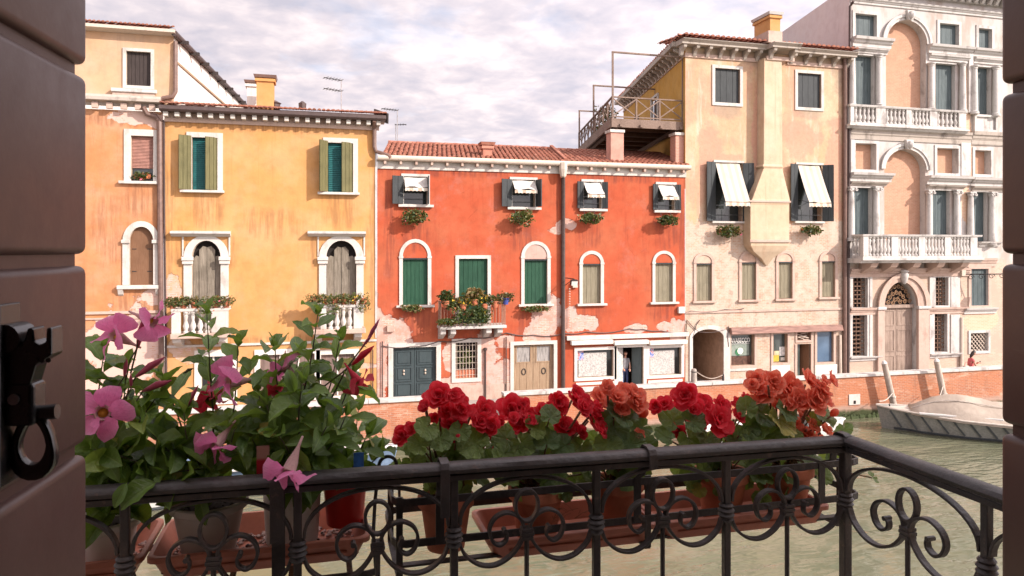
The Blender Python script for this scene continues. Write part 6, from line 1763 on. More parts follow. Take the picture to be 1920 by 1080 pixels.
# people: one skinned body each
skin_m = simple('skin', (0.55,0.29,0.20), 0.6, 0.3, var=0.05)
hair_m = simple('dark_brown_hair', (0.025,0.014,0.010), 0.5, 0.4, var=0.3)
def skin_body(name, joints, bones, mats, parent, matfn, sub=2):
    """joints: {name:(co, radius)}; bones: pairs"""
    names = list(joints); me = bpy.data.meshes.new(name)
    me.from_pydata([joints[k][0] for k in names], [(names.index(a), names.index(b)) for a, b in bones], [])
    o = bpy.data.objects.new(name, me); COL.objects.link(o)
    mdf = o.modifiers.new('skin', 'SKIN'); mdf.use_smooth_shade = True
    for i, k in enumerate(names):
        sv = me.skin_vertices[0].data[i]; r_ = joints[k][1]; sv.radius = (r_, r_) if not isinstance(r_, tuple) else r_
        sv.use_root = (i == 0)
    sm = o.modifiers.new('sub', 'SUBSURF'); sm.levels = sub; sm.render_levels = sub
    dg = bpy.context.evaluated_depsgraph_get(); ev = o.evaluated_get(dg)
    m2 = bpy.data.meshes.new_from_object(ev)
    bpy.data.objects.remove(o)
    m2.name = name
    m2.materials.clear()
    for m in mats: m2.materials.append(m)
    for p in m2.polygons: p.material_index = matfn(p.center); p.use_smooth = True
    o = bpy.data.objects.new(name, m2); COL.objects.link(o); o.parent = parent
    OFF[o.name] = OFF[parent.name]
    return o
def head(t, c, face, h=0.23, hair='long'):
    """head built on a turned frame: face direction in XY"""
    f = Vector((face[0], face[1], face[2])).normalized(); r_ = f.cross(Vector((0,0,1))).normalized(); u = r_.cross(f)
    bm = bmesh.new(); bmesh.ops.create_icosphere(bm, subdivisions=3, radius=1.0)
    for v in bm.verts:
        x, y, z = v.co       # y = forward
        sx, sy, sz = 0.33, 0.42, 0.5
        if z < -0.1: sx *= 1-0.35*(-z-0.1); sy *= 1-0.12*(-z-0.1)
        px_, py_, pz_ = x*sx, y*sy, z*sz
        if y > 0.6:
            if abs(x) < 0.22 and -0.32 < z < 0.08: py_ += 0.10*(1-abs(x)/0.22)*(1-abs(z+0.14)/0.22 if abs(z+0.14) < 0.22 else 0)
            if 0.08 < abs(x) < 0.5 and 0.0 < z < 0.25: py_ -= 0.035
            if abs(x) < 0.3 and -0.62 < z < -0.45: py_ += 0.025
        v.co = (r_*px_ + f*py_ + u*pz_)*h + Vector(c) - OFF[t.name]
    me = bpy.data.meshes.new('head'); bm.to_mesh(me); bm.free(); me.materials.append(skin_m)
    for p in me.polygons: p.use_smooth = True
    o = bpy.data.objects.new('head', me); COL.objects.link(o); o.parent = t; OFF[o.name] = OFF[t.name]
    c = Vector(c)
    for s_ in (-1, 1):
        part('eye', MB().lathe([(0.001,-0.01),(0.011,0),(0.001,0.01)], c+f*h*0.385+r_*s_*h*0.15+u*h*0.06, 6), M['void'], t)
        part('ear', MB().tube([c+r_*s_*h*0.33+u*h*0.08, c+r_*s_*h*0.36-f*h*0.03, c+r_*s_*h*0.32-u*h*0.12], 0.014, 6), skin_m, t)
    part('mouth', MB().tube([c+f*h*0.39-u*h*0.26-r_*h*0.1, c+f*h*0.405-u*h*0.265, c+f*h*0.39-u*h*0.26+r_*h*0.1], 0.007, 5), simple('lips', (0.42,0.14,0.12), 0.5) if 'lips' not in bpy.data.materials else bpy.data.materials['lips'], t)
    # hair: shell over crown and back
    bm = bmesh.new(); bmesh.ops.create_icosphere(bm, subdivisions=3, radius=1.0)
    rem = []
    for v in bm.verts:
        x, y, z = v.co
        if y > 0.35 and z < 0.42: rem.append(v); continue
        k = 1.10
        px_, py_, pz_ = x*0.33*k, y*0.42*k, z*0.5*k
        if hair == 'long' and z < 0: pz_ = z*0.5*k*2.3; py_ -= 0.12*(-z)
        elif hair == 'short' and z < -0.25: rem.append(v); continue
        v.co = (r_*px_+f*py_+u*pz_)*h + c - OFF[t.name]
    bmesh.ops.delete(bm, geom=rem, context='VERTS')
    me = bpy.data.meshes.new('hair'); bm.to_mesh(me); bm.free(); me.materials.append(hair_m)
    for p in me.polygons: p.use_smooth = True
    o = bpy.data.objects.new('hair', me); COL.objects.link(o); o.parent = t; OFF[o.name] = OFF[t.name]
def hand(t, w, d, side, curl=0.5, s=1.0):
    """palm plus five bent fingers; w wrist, d direction of the hand, side thumb direction"""
    w, d = Vector(w), Vector(d).normalized(); sd = Vector(side); sd = (sd-d*sd.dot(d)).normalized(); nn = d.cross(sd)
    mb = MB(); mb.tube([w, w+d*0.05*s, w+d*0.09*s], [0.024*s,0.034*s,0.032*s], 8)
    for i, (L, o) in enumerate(((0.068,0.026),(0.078,0.009),(0.072,-0.009),(0.056,-0.025))):
        b = w+d*0.085*s+sd*o*s; p1 = b+(d*math.cos(curl*0.5)+nn*math.sin(curl*0.5))*L*0.45*s
        p2 = p1+(d*math.cos(curl*1.3)+nn*math.sin(curl*1.3))*L*0.33*s; p3 = p2+(d*math.cos(curl*2)+nn*math.sin(curl*2))*L*0.25*s
        mb.tube([b-d*0.015*s,p1,p2,p3], [0.010*s,0.0095*s,0.009*s,0.007*s], 6)
    b = w+d*0.03*s+sd*0.026*s
    mb.tube([b, b+(d*0.6+sd*0.7)*0.035*s, b+(d*0.9+sd*0.5+nn*0.4)*0.065*s], [0.013*s,0.011*s,0.008*s], 6)
    return part('hand', mb, skin_m, t, smooth=True)
# woman seated behind the quay coping, looking at her phone
Yw = 28.35
ws = P(1819, 690, Yw); bz = 1.0
t = root('person', (ws.x, Yw, bz), 'woman with long dark hair and coral top looking down at a phone', 'person')
hipz = 1.70; cx = ws.x
fd = Vector((0.95, -0.25, 0)).normalized(); sd = Vector((fd.y, -fd.x, 0))   # facing right, slightly to the canal; sd to her right
def WP(f, s_, z): v = Vector((cx,Yw,0))+fd*f+sd*s_; return (v.x, v.y, z)
J = {'hip':(WP(-0.02,0,hipz+0.02),(0.17,0.15)),'waist':(WP(-0.02,0,hipz+0.22),(0.145,0.12)),'chest':(WP(0.03,0,hipz+0.42),(0.165,0.125)),'neck0':(WP(0.07,0,hipz+0.56),0.075),'neck':(WP(0.10,0,hipz+0.65),0.055),'head0':(WP(0.13,0,hipz+0.72),0.05)}
B = [('hip','waist'),('waist','chest'),('chest','neck0'),('neck0','neck'),('neck','head0')]
for n_, s_ in (('l',-1),('r',1)):
    J['sh'+n_] = (WP(0.05,0.17*s_,hipz+0.50),0.062); J['el'+n_] = (WP(0.12,0.24*s_,hipz+0.22),0.046); J['wr'+n_] = (WP(0.36,0.08*s_,hipz+0.30),0.030)
    J['th'+n_] = (WP(0.10,0.10*s_,hipz-0.03),0.095); J['kn'+n_] = (WP(0.46,0.11*s_,hipz-0.05),0.068); J['an'+n_] = (WP(0.44,0.11*s_,bz+0.10),0.045); J['to'+n_] = (WP(0.60,0.12*s_,bz+0.05),0.040)
    B += [('chest','sh'+n_),('sh'+n_,'el'+n_),('el'+n_,'wr'+n_),('hip','th'+n_),('th'+n_,'kn'+n_),('kn'+n_,'an'+n_),('an'+n_,'to'+n_)]
coral = simple('coral_cloth', (0.55,0.12,0.12), 0.85, var=0.15); jeans = simple('blue_denim', (0.045,0.06,0.14), 0.85); shoe = simple('pale_shoe', (0.5,0.48,0.45), 0.7)
def wm(c):
    q = c
    f = (q-Vector((cx,Yw,0))).dot(fd); s_ = abs((q-Vector((cx,Yw,0))).dot(sd)); z = q.z
    if z < bz+0.13: return 3
    if z < hipz+0.10 and (f > 0.16 or z < hipz+0.08): return 2
    if z > hipz+0.585: return 0
    if s_ > 0.155 and z < hipz+0.42: return 0
    if f > 0.21 and z > hipz+0.10: return 0
    return 1
def wm_local(c): return wm(c)
bd = skin_body('body', J, B, [skin_m, coral, jeans, shoe], t, wm)
for v in bd.data.vertices: v.co -= OFF[t.name]
head(t, WP(0.17,0,hipz+0.82), (fd.x*0.85, fd.y*0.85, -0.5), 0.23, 'long')
for s_ in (-1, 1): hand(t, WP(0.355,0.08*s_,hipz+0.30), fd*0.8-sd*s_*0.5+Vector((0,0,0.25)), Vector((0,0,1)), 0.6)
ph = root('phone', WP(0.45,0.0,hipz+0.30), 'dark phone held by the seated woman in the coral top', 'phone')
part('phone_body', MB().obox(WP(0.46,0,hipz+0.36), (sd*0.037), (fd*0.045+Vector((0,0,0.06))), (fd*0.004-Vector((0,0,0.003)))), M['dark_sh'], ph, bevel=0.003)
part('screen', MB().obox(Vector(WP(0.455,0,hipz+0.364)), (sd*0.033), (fd*0.040+Vector((0,0,0.054))), (fd*0.0012-Vector((0,0,0.0009)))), M['glass'], ph)
bg = root('handbag', WP(-0.26,0.1,1.56), 'cream bag standing behind the woman on the quay seat', 'bag')
part('bag_body', MB().box(*[WP(-0.26,0.1,0)[0]-0.13, WP(-0.26,0.1,0)[0]+0.12, Yw-0.12, Yw+0.06, 1.56, 1.92]), simple('cream_canvas', (0.6,0.5,0.4), 0.8), bg, bevel=0.04)
part('strap', MB().tube([WP(-0.34,0.1,1.9), WP(-0.3,0.1,2.08), WP(-0.2,0.1,2.08), WP(-0.17,0.1,1.9)], 0.012, 6), coral, bg)
bn = root('bench', (cx-0.1, Yw, 1.0), 'low stone bench behind the quay coping under the seated woman', 'bench')
part('seat', MB().box(cx-0.6, cx+0.35, Yw-0.24, Yw+0.22, 1.44, 1.56), M['stone'], bn, bevel=0.02)
for xx in (cx-0.5, cx+0.15): part('support', MB().box(xx, xx+0.14, Yw-0.18, Yw+0.16, 1.0, 1.439), M['stone'], bn)
# person in the doorway of the corner shop
Yp = D+0.55
p = P(1173, 700, Yp); cx2 = p.x
t = root('person', (cx2, Yp, 1.0), 'person in blue trousers leaning out of the dark shop doorway', 'person')
J = {'hip':((cx2,Yp+0.1,1.93),(0.15,0.12)),'waist':((cx2,Yp+0.09,2.13),(0.135,0.11)),'chest':((cx2,Yp+0.06,2.33),(0.165,0.12)),'neck0':((cx2,Yp+0.05,2.45),0.07),'neck':((cx2,Yp+0.04,2.52),0.055),'head0':((cx2,Yp+0.03,2.58),0.05)}
B = [('hip','waist'),('waist','chest'),('chest','neck0'),('neck0','neck'),('neck','head0')]
for n_, s_ in (('l',-1),('r',1)):
    J['sh'+n_] = ((cx2+0.18*s_,Yp+0.06,2.40),0.062); J['el'+n_] = ((cx2+0.22*s_,Yp+0.03,2.12),0.046); J['wr'+n_] = ((cx2+0.16*s_,Yp-0.12,1.98),0.032)
    J['th'+n_] = ((cx2+0.09*s_,Yp+0.1,1.84),0.09); J['kn'+n_] = ((cx2+0.10*s_,Yp+0.08,1.46),0.065); J['an'+n_] = ((cx2+0.10*s_,Yp+0.1,1.10),0.045); J['to'+n_] = ((cx2+0.11*s_,Yp-0.05,1.05),0.04)
    B += [('chest','sh'+n_),('sh'+n_,'el'+n_),('el'+n_,'wr'+n_),('hip','th'+n_),('th'+n_,'kn'+n_),('kn'+n_,'an'+n_),('an'+n_,'to'+n_)]
greyc = simple('grey_shirt', (0.26,0.25,0.26), 0.85)
def wm2(c):
    if c.z < 1.12: return 3
    if c.z < 1.98 and abs(c.x-cx2) < 0.19 and c.y > Yp-0.06: return 2
    if c.z > 2.47: return 0
    if abs(c.x-cx2) > 0.19 and c.z < 2.25: return 0
    if c.y < Yp-0.06: return 0
    return 1
bd = skin_body('body', J, B, [skin_m, greyc, jeans, shoe], t, wm2)
for v in bd.data.vertices: v.co -= OFF[t.name]
head(t, (cx2, Yp+0.02, 2.68), (0.3,-1,-0.15), 0.23, 'short')
for s_ in (-1, 1): hand(t, (cx2+0.16*s_, Yp-0.12, 1.98), Vector((-0.1*s_,-0.5,-0.6)), Vector((-s_,0,0)), 0.5)
# ------------------------------------------------------------------ window shutters of this house
def shutter_paint():
    s = SN('maroon_shutter_paint', 0.42, 0.45)
    f = s.noise(3.0, 5, 0.6, s.pos, (1,1,0.5)); g = s.noise(22, 4, 0.7)
    col = s.mix(s.step(f, 0.35, 0.7), (0.088,0.045,0.038), (0.110,0.058,0.049))
    col = s.mix(s.math('MULTIPLY', s.step(s.noise(9, 5, 0.75, s.pos, (1,1,2.5)), 0.62, 0.75), 0.35), col, (0.16,0.11,0.095))
    s.base(col); s.put(s.b.inputs['Roughness'], s.math('ADD', s.math('MULTIPLY', g, 0.25), 0.30))
    s.bump(s.math('ADD', g, s.math('MULTIPLY', f, 0.6)), 0.0008, 0.6)
    return s.done()
M['maroon'] = shutter_paint()
def big_shutter(hx, hy, fx, fy, side, label):
    """hinged at (hx,hy), free edge at (fx,fy) on the room-side face; side = +1 if that face looks towards +x"""
    d = Vector((fx-hx, fy-hy, 0)); L = d.length; d.normalize(); n = Vector((d.y, -d.x, 0))*side
    t = root('window_shutter', (hx, hy, WZ0), label, 'shutter')
    o = Vector((hx, hy, 0))
    core = MB().obox(o+d*(L/2-0.006)-n*0.023+Vector((0,0,(WZ0+WZ1)/2)), d*(L/2-0.007), n*0.011, Vector((0,0,(WZ1-WZ0)/2)))
    part('core_board', core, M['maroon'], t)
    gz = [ZC+0.25-0.2645*k for k in range(-4, 8)]
    gz = [z for z in gz if WZ0-0.27 < z < WZ1+0.27]
    for z1, z0 in zip(gz, gz[1:]):
        a, b = max(z0+0.008, WZ0+0.004), min(z1-0.008, WZ1-0.004)
        if b-a < 0.03: continue
        mb = MB().obox(o+d*(L/2+0.010)-n*0.023+Vector((0,0,(a+b)/2)), d*(L/2-0.010), n*0.023, Vector((0,0,(b-a)/2)))
        part('panel', mb, M['maroon'], t, bevel=0.011, seg=4, smooth=True)
    for z in (WZ0+0.25, WZ1-0.3):
        part('hinge', MB().tube([o+Vector((0,0,z-0.05))-n*0.03-d*0.012, o+Vector((0,0,z+0.05))-n*0.03-d*0.012], 0.011, 10), M['iron'], t, smooth=True)
    return t, o, d, n, L
SL, o, d, n, L = big_shutter(-0.386, 0.48, -0.315, 1.137, 1, 'open maroon panelled shutter at the left with a black iron latch')
big_shutter(0.985, 0.48, 1.030, 0.893, -1, 'open maroon panelled shutter seen edge on at the right')
# latch: forked keeper, pin and ring
ironb = simple('black_lacquered_iron', (0.022,0.021,0.022), 0.24, 0.8, var=0.3, scale=40, bump=0.0005)
u0 = L-0.212
def LP(nn, uu, z): return o + d*(u0+uu) + n*nn + Vector((0,0,ZC+z))
mb = MB().obox(LP(0.003,-0.005,-0.16), d*0.022, n*0.003, Vector((0,0,0.10)))
lt = part('latch', mb, ironb, SL, bevel=0.0015)
mb = MB(); pr = [(0.004,-0.150),(0.030,-0.150),(0.036,-0.128),(0.052,-0.118),(0.052,-0.087),(0.0465,-0.087),(0.0455,-0.103),(0.039,-0.106),(0.034,-0.101),(0.033,-0.087),(0.027,-0.087),(0.024,-0.100),(0.004,-0.112)]
m_ = len(pr); vs = [LP(a,-0.014,z) for a,z in pr]+[LP(a,0.014,z) for a,z in pr]
mb.add(vs, [tuple(range(m_)), tuple(range(2*m_-1,m_-1,-1))]+[(i,(i+1)%m_,(i+1)%m_+m_,i+m_) for i in range(m_)])
part('fork', mb, ironb, lt, bevel=0.002)
part('pivot', MB().tube([LP(0.006,-0.02,-0.098), LP(0.006,0.02,-0.098)], 0.016, 14), ironb, lt, smooth=True)
part('pin', MB().tube([LP(0.000,0.0,-0.186), LP(0.052,0.0,-0.183)], 0.0085, 12), ironb, lt, smooth=True)
mb = MB(); mb.obox(LP(0.018,0.0,-0.172), d*0.016, n*0.016, Vector((0,0,0.024)))
part('knuckle', mb, ironb, lt, bevel=0.005, seg=3)
part('screw', MB().lathe([(0.009,0),(0.009,0.002),(0.005,0.004)], (0,0,0), 12).mesh('x', ironb) and MB().tube([LP(0.015,-0.0165,-0.165), LP(0.015,-0.019,-0.165)], 0.006, 10), simple('steel_screw', (0.35,0.35,0.36), 0.3, 0.6, metal=0.8), lt)
pts = [LP(0.028+0.018*math.cos(a)*(1.0-0.2*math.sin(a)), 0.0, -0.219+0.031*math.sin(a)) for a in [k*2*math.pi/26 for k in range(26)]]
part('ring', MB().ribbon(pts, d, [0.009+0.010*max(0,-math.sin(k*2*math.pi/26)) for k in range(26)], 0.014, True), ironb, lt, bevel=0.003, seg=2, smooth=True)
# embossed little circles on the fork
for i in range(3): part('emboss', MB().tube([LP(0.036+i*0.0065,-0.0142,-0.123), LP(0.036+i*0.0065,-0.0152,-0.123)], 0.0028, 8), ironb, lt)

# ------------------------------------------------------------------ balcony railing
def iron_mat():
    s = SN('painted_wrought_iron', 0.45, 0.5)
    f = s.noise(60, 5, 0.65); g = s.noise(7, 4, 0.6)
    col = s.mix(s.step(g, 0.42, 0.66), (0.034,0.028,0.027), (0.062,0.050,0.047))
    col = s.mix(s.math('MULTIPLY', s.step(s.noise(38, 4, 0.7), 0.60, 0.70), 0.6), col, (0.12,0.08,0.062))
    s.base(col); s.put(s.b.inputs['Roughness'], s.math('ADD', s.math('MULTIPLY', f, 0.3), 0.32))
    s.bump(s.math('ADD', f, s.math('MULTIPLY', s.noise(25, 3, 0.6), 0.8)), 0.003, 0.9)
    return s.done()
M['wi'] = iron_mat()
def ry(x): return 1.706 - 0.0335*x
XR = 1.385; RZ = ZC-0.508
FLOOR = WZ0-0.03
RT = root('balcony_railing', (0.3, 1.70, FLOOR), 'black wrought iron balcony railing with scrolls and rounded handrail', 'railing')
def rail_prof(): return [(-0.021,-0.021),(-0.0235,-0.012),(-0.019,-0.003),(-0.010,0.0015),(0.010,0.0015),(0.019,-0.003),(0.0235,-0.012),(0.021,-0.021)]
def sweep(mb, prof, a, b):
    a, b = Vector(a), Vector(b); dd = (b-a).normalized(); q = Vector((dd.y, -dd.x, 0)).normalized()
    N = 24; k = len(prof); o_ = len(mb.v); rg = random.Random(3)
    for i in range(N+1):
        p = a.lerp(b, i/N)
        for (u, z) in prof:
            mb.v.append(tuple(p + q*(u+rg.uniform(-.0004,.0004)) + Vector((0,0,z+rg.uniform(-.0005,.0005)))))
    for i in range(N):
        for j in range(k):
            mb.f.append((o_+i*k+j, o_+i*k+(j+1)%k, o_+(i+1)*k+(j+1)%k, o_+(i+1)*k+j)); mb.mi.append(0)
    mb.f += [tuple(o_+j for j in range(k)), tuple(o_+N*k+j for j in range(k))[::-1]]; mb.mi += [0,0]
    return mb
XL = -0.405-0.358
corner = Vector((XR, ry(XR), RZ)); left = Vector((XL, ry(XL), RZ))
part('handrail', sweep(MB(), rail_prof(), left+Vector((-0.02,0,0)), corner+Vector((-0.012,0,0))), M['wi'], RT, smooth=True)
sideL = 1.19
part('handrail', sweep(MB(), rail_prof(), corner+Vector((0.0,0.02,0.003)), corner+Vector((0.0,-sideL,0.003))), M['wi'], RT, smooth=True)
part('handrail', sweep(MB(), rail_prof(), left+Vector((0,0.02,0.003)), left+Vector((0.0,-sideL-0.05,0.003))), M['wi'], RT, smooth=True)
part('flat_bar', MB().bar(left+Vector((0,0,-0.033)), corner+Vector((-0.012,0,-0.033)), 0.030, 0.014), M['wi'], RT, bevel=0.002)
part('flat_bar', MB().bar(corner+Vector((0,0.0,-0.030)), corner+Vector((0,-sideL,-0.030)), 0.030, 0.014), M['wi'], RT, bevel=0.002)
part('flat_bar', MB().bar(left+Vector((0,0.0,-0.030)), left+Vector((0,-sideL-0.05,-0.030)), 0.030, 0.014), M['wi'], RT, bevel=0.002)
def crom(pts, n=8):
    out = []; P_ = [Vector(p) for p in pts]; P_ = [P_[0]*2-P_[1]] + P_ + [P_[-1]*2-P_[-2]]
    for i in range(1, len(P_)-2):
        for k in range(n):
            t = k/n; a, b, c, e = P_[i-1:i+3]
            out.append(0.5*((2*b)+(c-a)*t+(2*a-5*b+4*c-e)*t*t+(3*b-a-3*c+e)*t**3))
    out.append(P_[-2]); return out
def bay(org, dr, w):
    """one bay between posts; org = post at flat bar underside, dr = unit along the rail"""
    q = Vector((dr.y, -dr.x, 0))
    def A(s_, z): return org + dr*s_ + Vector((0,0,z))
    h = w/2
    arch = [A(h-(h-0.014)*math.cos(math.pi*i/24), -0.108+0.103*math.sin(math.pi*i/24)**0.9) for i in range(25)]
    part('arch', MB().ribbon(arch, q, 0.0072, 0.019), M['wi'], RT, bevel=0.0015, seg=1)
    for sg in (1, -1):
        f = (lambda u: u*w) if sg > 0 else (lambda u: w-u*w)
        cps = [(0.035,-0.150),(0.075,-0.182),(0.17,-0.208),(0.28,-0.213),(0.385,-0.195),(0.455,-0.165),(0.478,-0.140),(0.468,-0.115),(0.42,-0.096),(0.345,-0.089),(0.272,-0.102),(0.240,-0.128),(0.262,-0.155),(0.310,-0.166),(0.355,-0.156),(0.362,-0.140),(0.345,-0.132)]
        pts = crom([A(f(u), z) for u, z in cps], 5)
        m = len(pts); th = [0.0074 if i < m*0.8 else 0.0074-0.0025*(i-m*0.8)/(m*0.2) for i in range(m)]
        part('scroll', MB().ribbon(pts, q, th, 0.019), M['wi'], RT, bevel=0.0015, seg=1)
        part('scroll_tip', MB().tube([pts[-1]-q*0.011, pts[-1]+q*0.011], 0.0062, 8), M['wi'], RT, smooth=True)
    lp = [A(h+0.0285*math.sin(a), -0.073-0.036*math.cos(a)*(1.0 if math.cos(a) < 0 else 1.12)) for a in [k*2*math.pi/22 for k in range(22)]]
    part('loop', MB().ribbon(lp, q, 0.0072, 0.019, True), M['wi'], RT, bevel=0.0015, seg=1)
    mb = MB()
    for zz in (-0.153,-0.143,-0.133): mb.obox(A(h, zz), dr*(0.0165-abs(zz+0.143)*0.2), q*0.0135, Vector((0,0,0.0047)))
    part('clamp', mb, M['wi'], RT, bevel=0.002)
    part('baluster', MB().tube([A(h,-0.150), Vector((A(h,0).x, A(h,0).y, FLOOR+0.06))], 0.0062, 8), M['wi'], RT, smooth=True)
def post(p, r=0.0092):
    mb = MB(); zt_ = p.z-0.026
    mb.box(p.x-r, p.x+r, p.y-r, p.y+r, FLOOR, zt_)
    part('post', mb, M['wi'], RT, bevel=0.0025)
    mb = MB()
    for i, zz in enumerate((-0.155,-0.143,-0.131,-0.119)):
        k = 0.0195 if i in (1,2) else 0.017
        mb.lathe([(k*0.9,-0.006),(k*1.15,0),(k*0.9,0.006)], (p.x,p.y,p.z-0.04+zz), 12)
    part('collar', mb, M['wi'], RT, smooth=True)
posts = [Vector((XR-0.358*k, ry(XR-0.358*k), RZ)) for k in range(0, 7)]
for p in posts: post(p, 0.0092 if p.x < XR-0.1 else 0.0120)
dr = (corner-left).normalized()
for p in posts[1:]: bay(p+Vector((0,0,-0.041)), dr, 0.358)
for xx in (XR, XL):
    y0 = ry(xx)
    yy = y0
    for k in range(2):
        bay(Vector((xx, yy, RZ-0.038)), Vector((0,-1,0)), 0.430)
        yy -= 0.43
        post(Vector((xx, yy, RZ)))
part('bottom_rail', MB().bar(left+Vector((0,0,FLOOR+0.05-RZ)), corner+Vector((0,0,FLOOR+0.05-RZ)), 0.028, 0.012), M['wi'], RT)

# ------------------------------------------------------------------ iron flower rack hooked over the railing
RK = root('flower_rack', (0.9, 1.88, ZC-0.79), 'black flat iron rack carrying the begonia pots outside the railing', 'rack')
rx0, rx1 = X(738,1.755), X(1612,1.755)
def loop_bar(z, y0=1.748, y1=1.985, hh=0.018, x0=rx0, x1=rx1):
    pts = [Vector((x0+0.03,y0,z)), Vector((x1-0.03,y0,z)), Vector((x1-0.008,y0+0.008,z)), Vector((x1,y0+0.03,z)), Vector((x1,y1-0.03,z)), Vector((x1-0.008,y1-0.008,z)), Vector((x1-0.03,y1,z)), Vector((x0+0.03,y1,z)), Vector((x0+0.008,y1-0.008,z)), Vector((x0,y1-0.03,z)), Vector((x0,y0+0.03,z)), Vector((x0+0.008,y0+0.008,z))]
    return MB().ribbon(pts, (0,0,1), 0.0055, hh, True)
part('upper_band', loop_bar(ZC-0.612), M['wi'], RK)
part('lower_band', loop_bar(ZC-0.712), M['wi'], RK)
for y in (1.80, 1.93): part('shelf_bar', MB().bar((rx0+0.02,y,ZC-0.785), (rx1-0.03,y,ZC-0.785), 0.02, 0.006), M['wi'], RK)
for x in (rx0+0.014, (rx0+rx1)/2, rx1-0.07):
    part('upright', MB().bar((x,1.7545,ZC-0.60), (x,1.7545,ZC-0.79), 0.016, 0.006, up=(0,1,0)), M['wi'], RK)
    part('upright', MB().bar((x,1.9785,ZC-0.60), (x,1.9785,ZC-0.79), 0.016, 0.006, up=(0,1,0)), M['wi'], RK)
    part('cross_bar', MB().bar((x,1.755,ZC-0.792), (x,1.978,ZC-0.792), 0.016, 0.006), M['wi'], RK)
for px in (836, 1222, 1580):
    x = X(px, 1.66); y = ry(x)
    z = RZ+0.0045
    fr = 0.0275
    pts = [Vector((x,y-fr,z-(0.125 if px == 836 else 0.045))), Vector((x,y-fr,z-0.012)), Vector((x,y-fr+0.006,z-0.001)), Vector((x,y-0.012,z+0.0035)), Vector((x,y+0.012,z+0.0035)), Vector((x,y+fr-0.006,z-0.001)), Vector((x,y+fr,z-0.012)), Vector((x,y+fr+0.012,z-0.08)), Vector((x,1.7445,ZC-0.60)), Vector((x,1.7445,ZC-0.72))]
    part('hook_strap', MB().ribbon(pts, (1,0,0), 0.005, 0.021), M['wi'], RK, bevel=0.001)
TRAY_HOOK = X(519, 1.68)
RK2 = root('tray_rack', (X(450,1.9), 1.88, ZC-0.80), 'thin iron rack under the terracotta trays at the left', 'rack')
tx0, tx1 = X(110,1.755), X(712,1.755)
part('band', loop_bar(ZC-0.775, 1.752, 2.05, 0.016, tx0, tx1), M['wi'], RK2)
for k in range(5):
    x = tx0+(tx1-tx0)*(k+0.5)/5
    part('cross_bar', MB().bar((x,1.755,ZC-0.786), (x,2.045,ZC-0.786), 0.014, 0.005), M['wi'], RK2)
x = TRAY_HOOK; y = ry(x)
pts = [Vector((x,y-0.0275,RZ-0.145)), Vector((x,y-0.0275,RZ-0.010)), Vector((x,y-0.020,RZ+0.003)), Vector((x,y,RZ+0.006)), Vector((x,y+0.020,RZ+0.003)), Vector((x,y+0.0275,RZ-0.010)), Vector((x,1.748,ZC-0.70)), Vector((x,1.748,ZC-0.775))]
part('hook_strap', MB().ribbon(pts, (1,0,0), 0.004, 0.030), M['wi'], RK2, bevel=0.001)
mb = MB(); c = P(727, 872, 1.86)
pts = [c+Vector((0.022*math.cos(a)-0.0, 0, 0.022*math.sin(a))) for a in [k*math.pi/10 for k in range(-2, 11)]]
pts = pts + [P(703,940,1.84), P(700,1000,1.80), Vector((X(705,1.76),1.765,ZC-0.77))]
part('curled_rod', MB().tube(pts, 0.0045, 8), M['wi'], RK2, smooth=True)
part('curled_rod', MB().tube([P(748,905,1.98), P(750,960,1.98), P(750,1040,1.98)], 0.004, 8), M['wi'], RK, smooth=True)

# ------------------------------------------------------------------ terracotta troughs and trays
def trough(x0, x1, y0, y1, zt_, h, label, taper=0.016, wall=0.006, fill=None, lip=0.013, group='terracotta troughs outside the railing'):
    t = root('planter', ((x0+x1)/2, (y0+y1)/2, zt_-h), label, 'planter', group)
    mb = MB()
    def rr(e, z, c=0.022):   # rounded rectangle inset by e
        a, b, p, q = x0+e, x1-e, y0+e, y1-e; o_ = []
        for (cx, cy, a0) in ((b-c,p+c,-90),(b-c,q-c,0),(a+c,q-c,90),(a+c,p+c,180)):
            for k in range(4):
                an = R(a0+30*k); o_.append((cx+c*math.cos(an), cy+c*math.sin(an), z))
        return o_
    lv = [rr(taper, zt_-h), rr(0.004, zt_-lip-0.001), rr(-0.006, zt_-lip), rr(-0.006, zt_-0.002), rr(-0.004, zt_), rr(wall-0.001, zt_), rr(wall, zt_-0.003), rr(taper+wall, zt_-h+0.008)]
    k = len(lv[0]); mb.v = [p for l in lv for p in l]
    for i in range(len(lv)-1):
        for j in range(k): mb.f.append((i*k+j, i*k+(j+1)%k, (i+1)*k+(j+1)%k, (i+1)*k+j)); mb.mi.append(0)
    mb.f += [tuple(range(k))[::-1], tuple((len(lv)-1)*k+j for j in range(k))]; mb.mi += [0,0]
    part('trough', mb, M['terra_box'], t, smooth=True)
    part('rim_groove', MB().box(x0+0.05, x1-0.05, y0+taper*0.5-0.003, y0+taper*0.5+0.002, zt_-h*0.62, zt_-h*0.56), M['terra_box'], t)
    if fill:
        rg = random.Random(int(x0*1000)); mb = MB()
        for i in range(fill):
            c = (rg.uniform(x0+0.02,x1-0.02), rg.uniform(y0+0.025,y1-0.025), zt_-h+0.010+rg.uniform(0,0.006)); r_ = rg.uniform(0.003,0.008)
            mb.lathe([(r_*0.5,-r_*0.5),(r_,0),(r_*0.4,r_*0.55)], c, 5)
        s_ = SN('mixed_pebbles', 0.8); s_.base(s_.ramp(s_.noise(70, 2, 0.5), [(0.35,(0.05,0.035,0.03)),(0.45,(0.42,0.27,0.23)),(0.6,(0.5,0.38,0.34))]))
        part('pebbles', mb, s_.done(), t, kind='stuff', smooth='all')
    return t
trough(X(918,1.79), X(1228,1.79), 1.775, 2.0, ZC-0.738, 0.055, 'terracotta trough under the two middle red begonias')
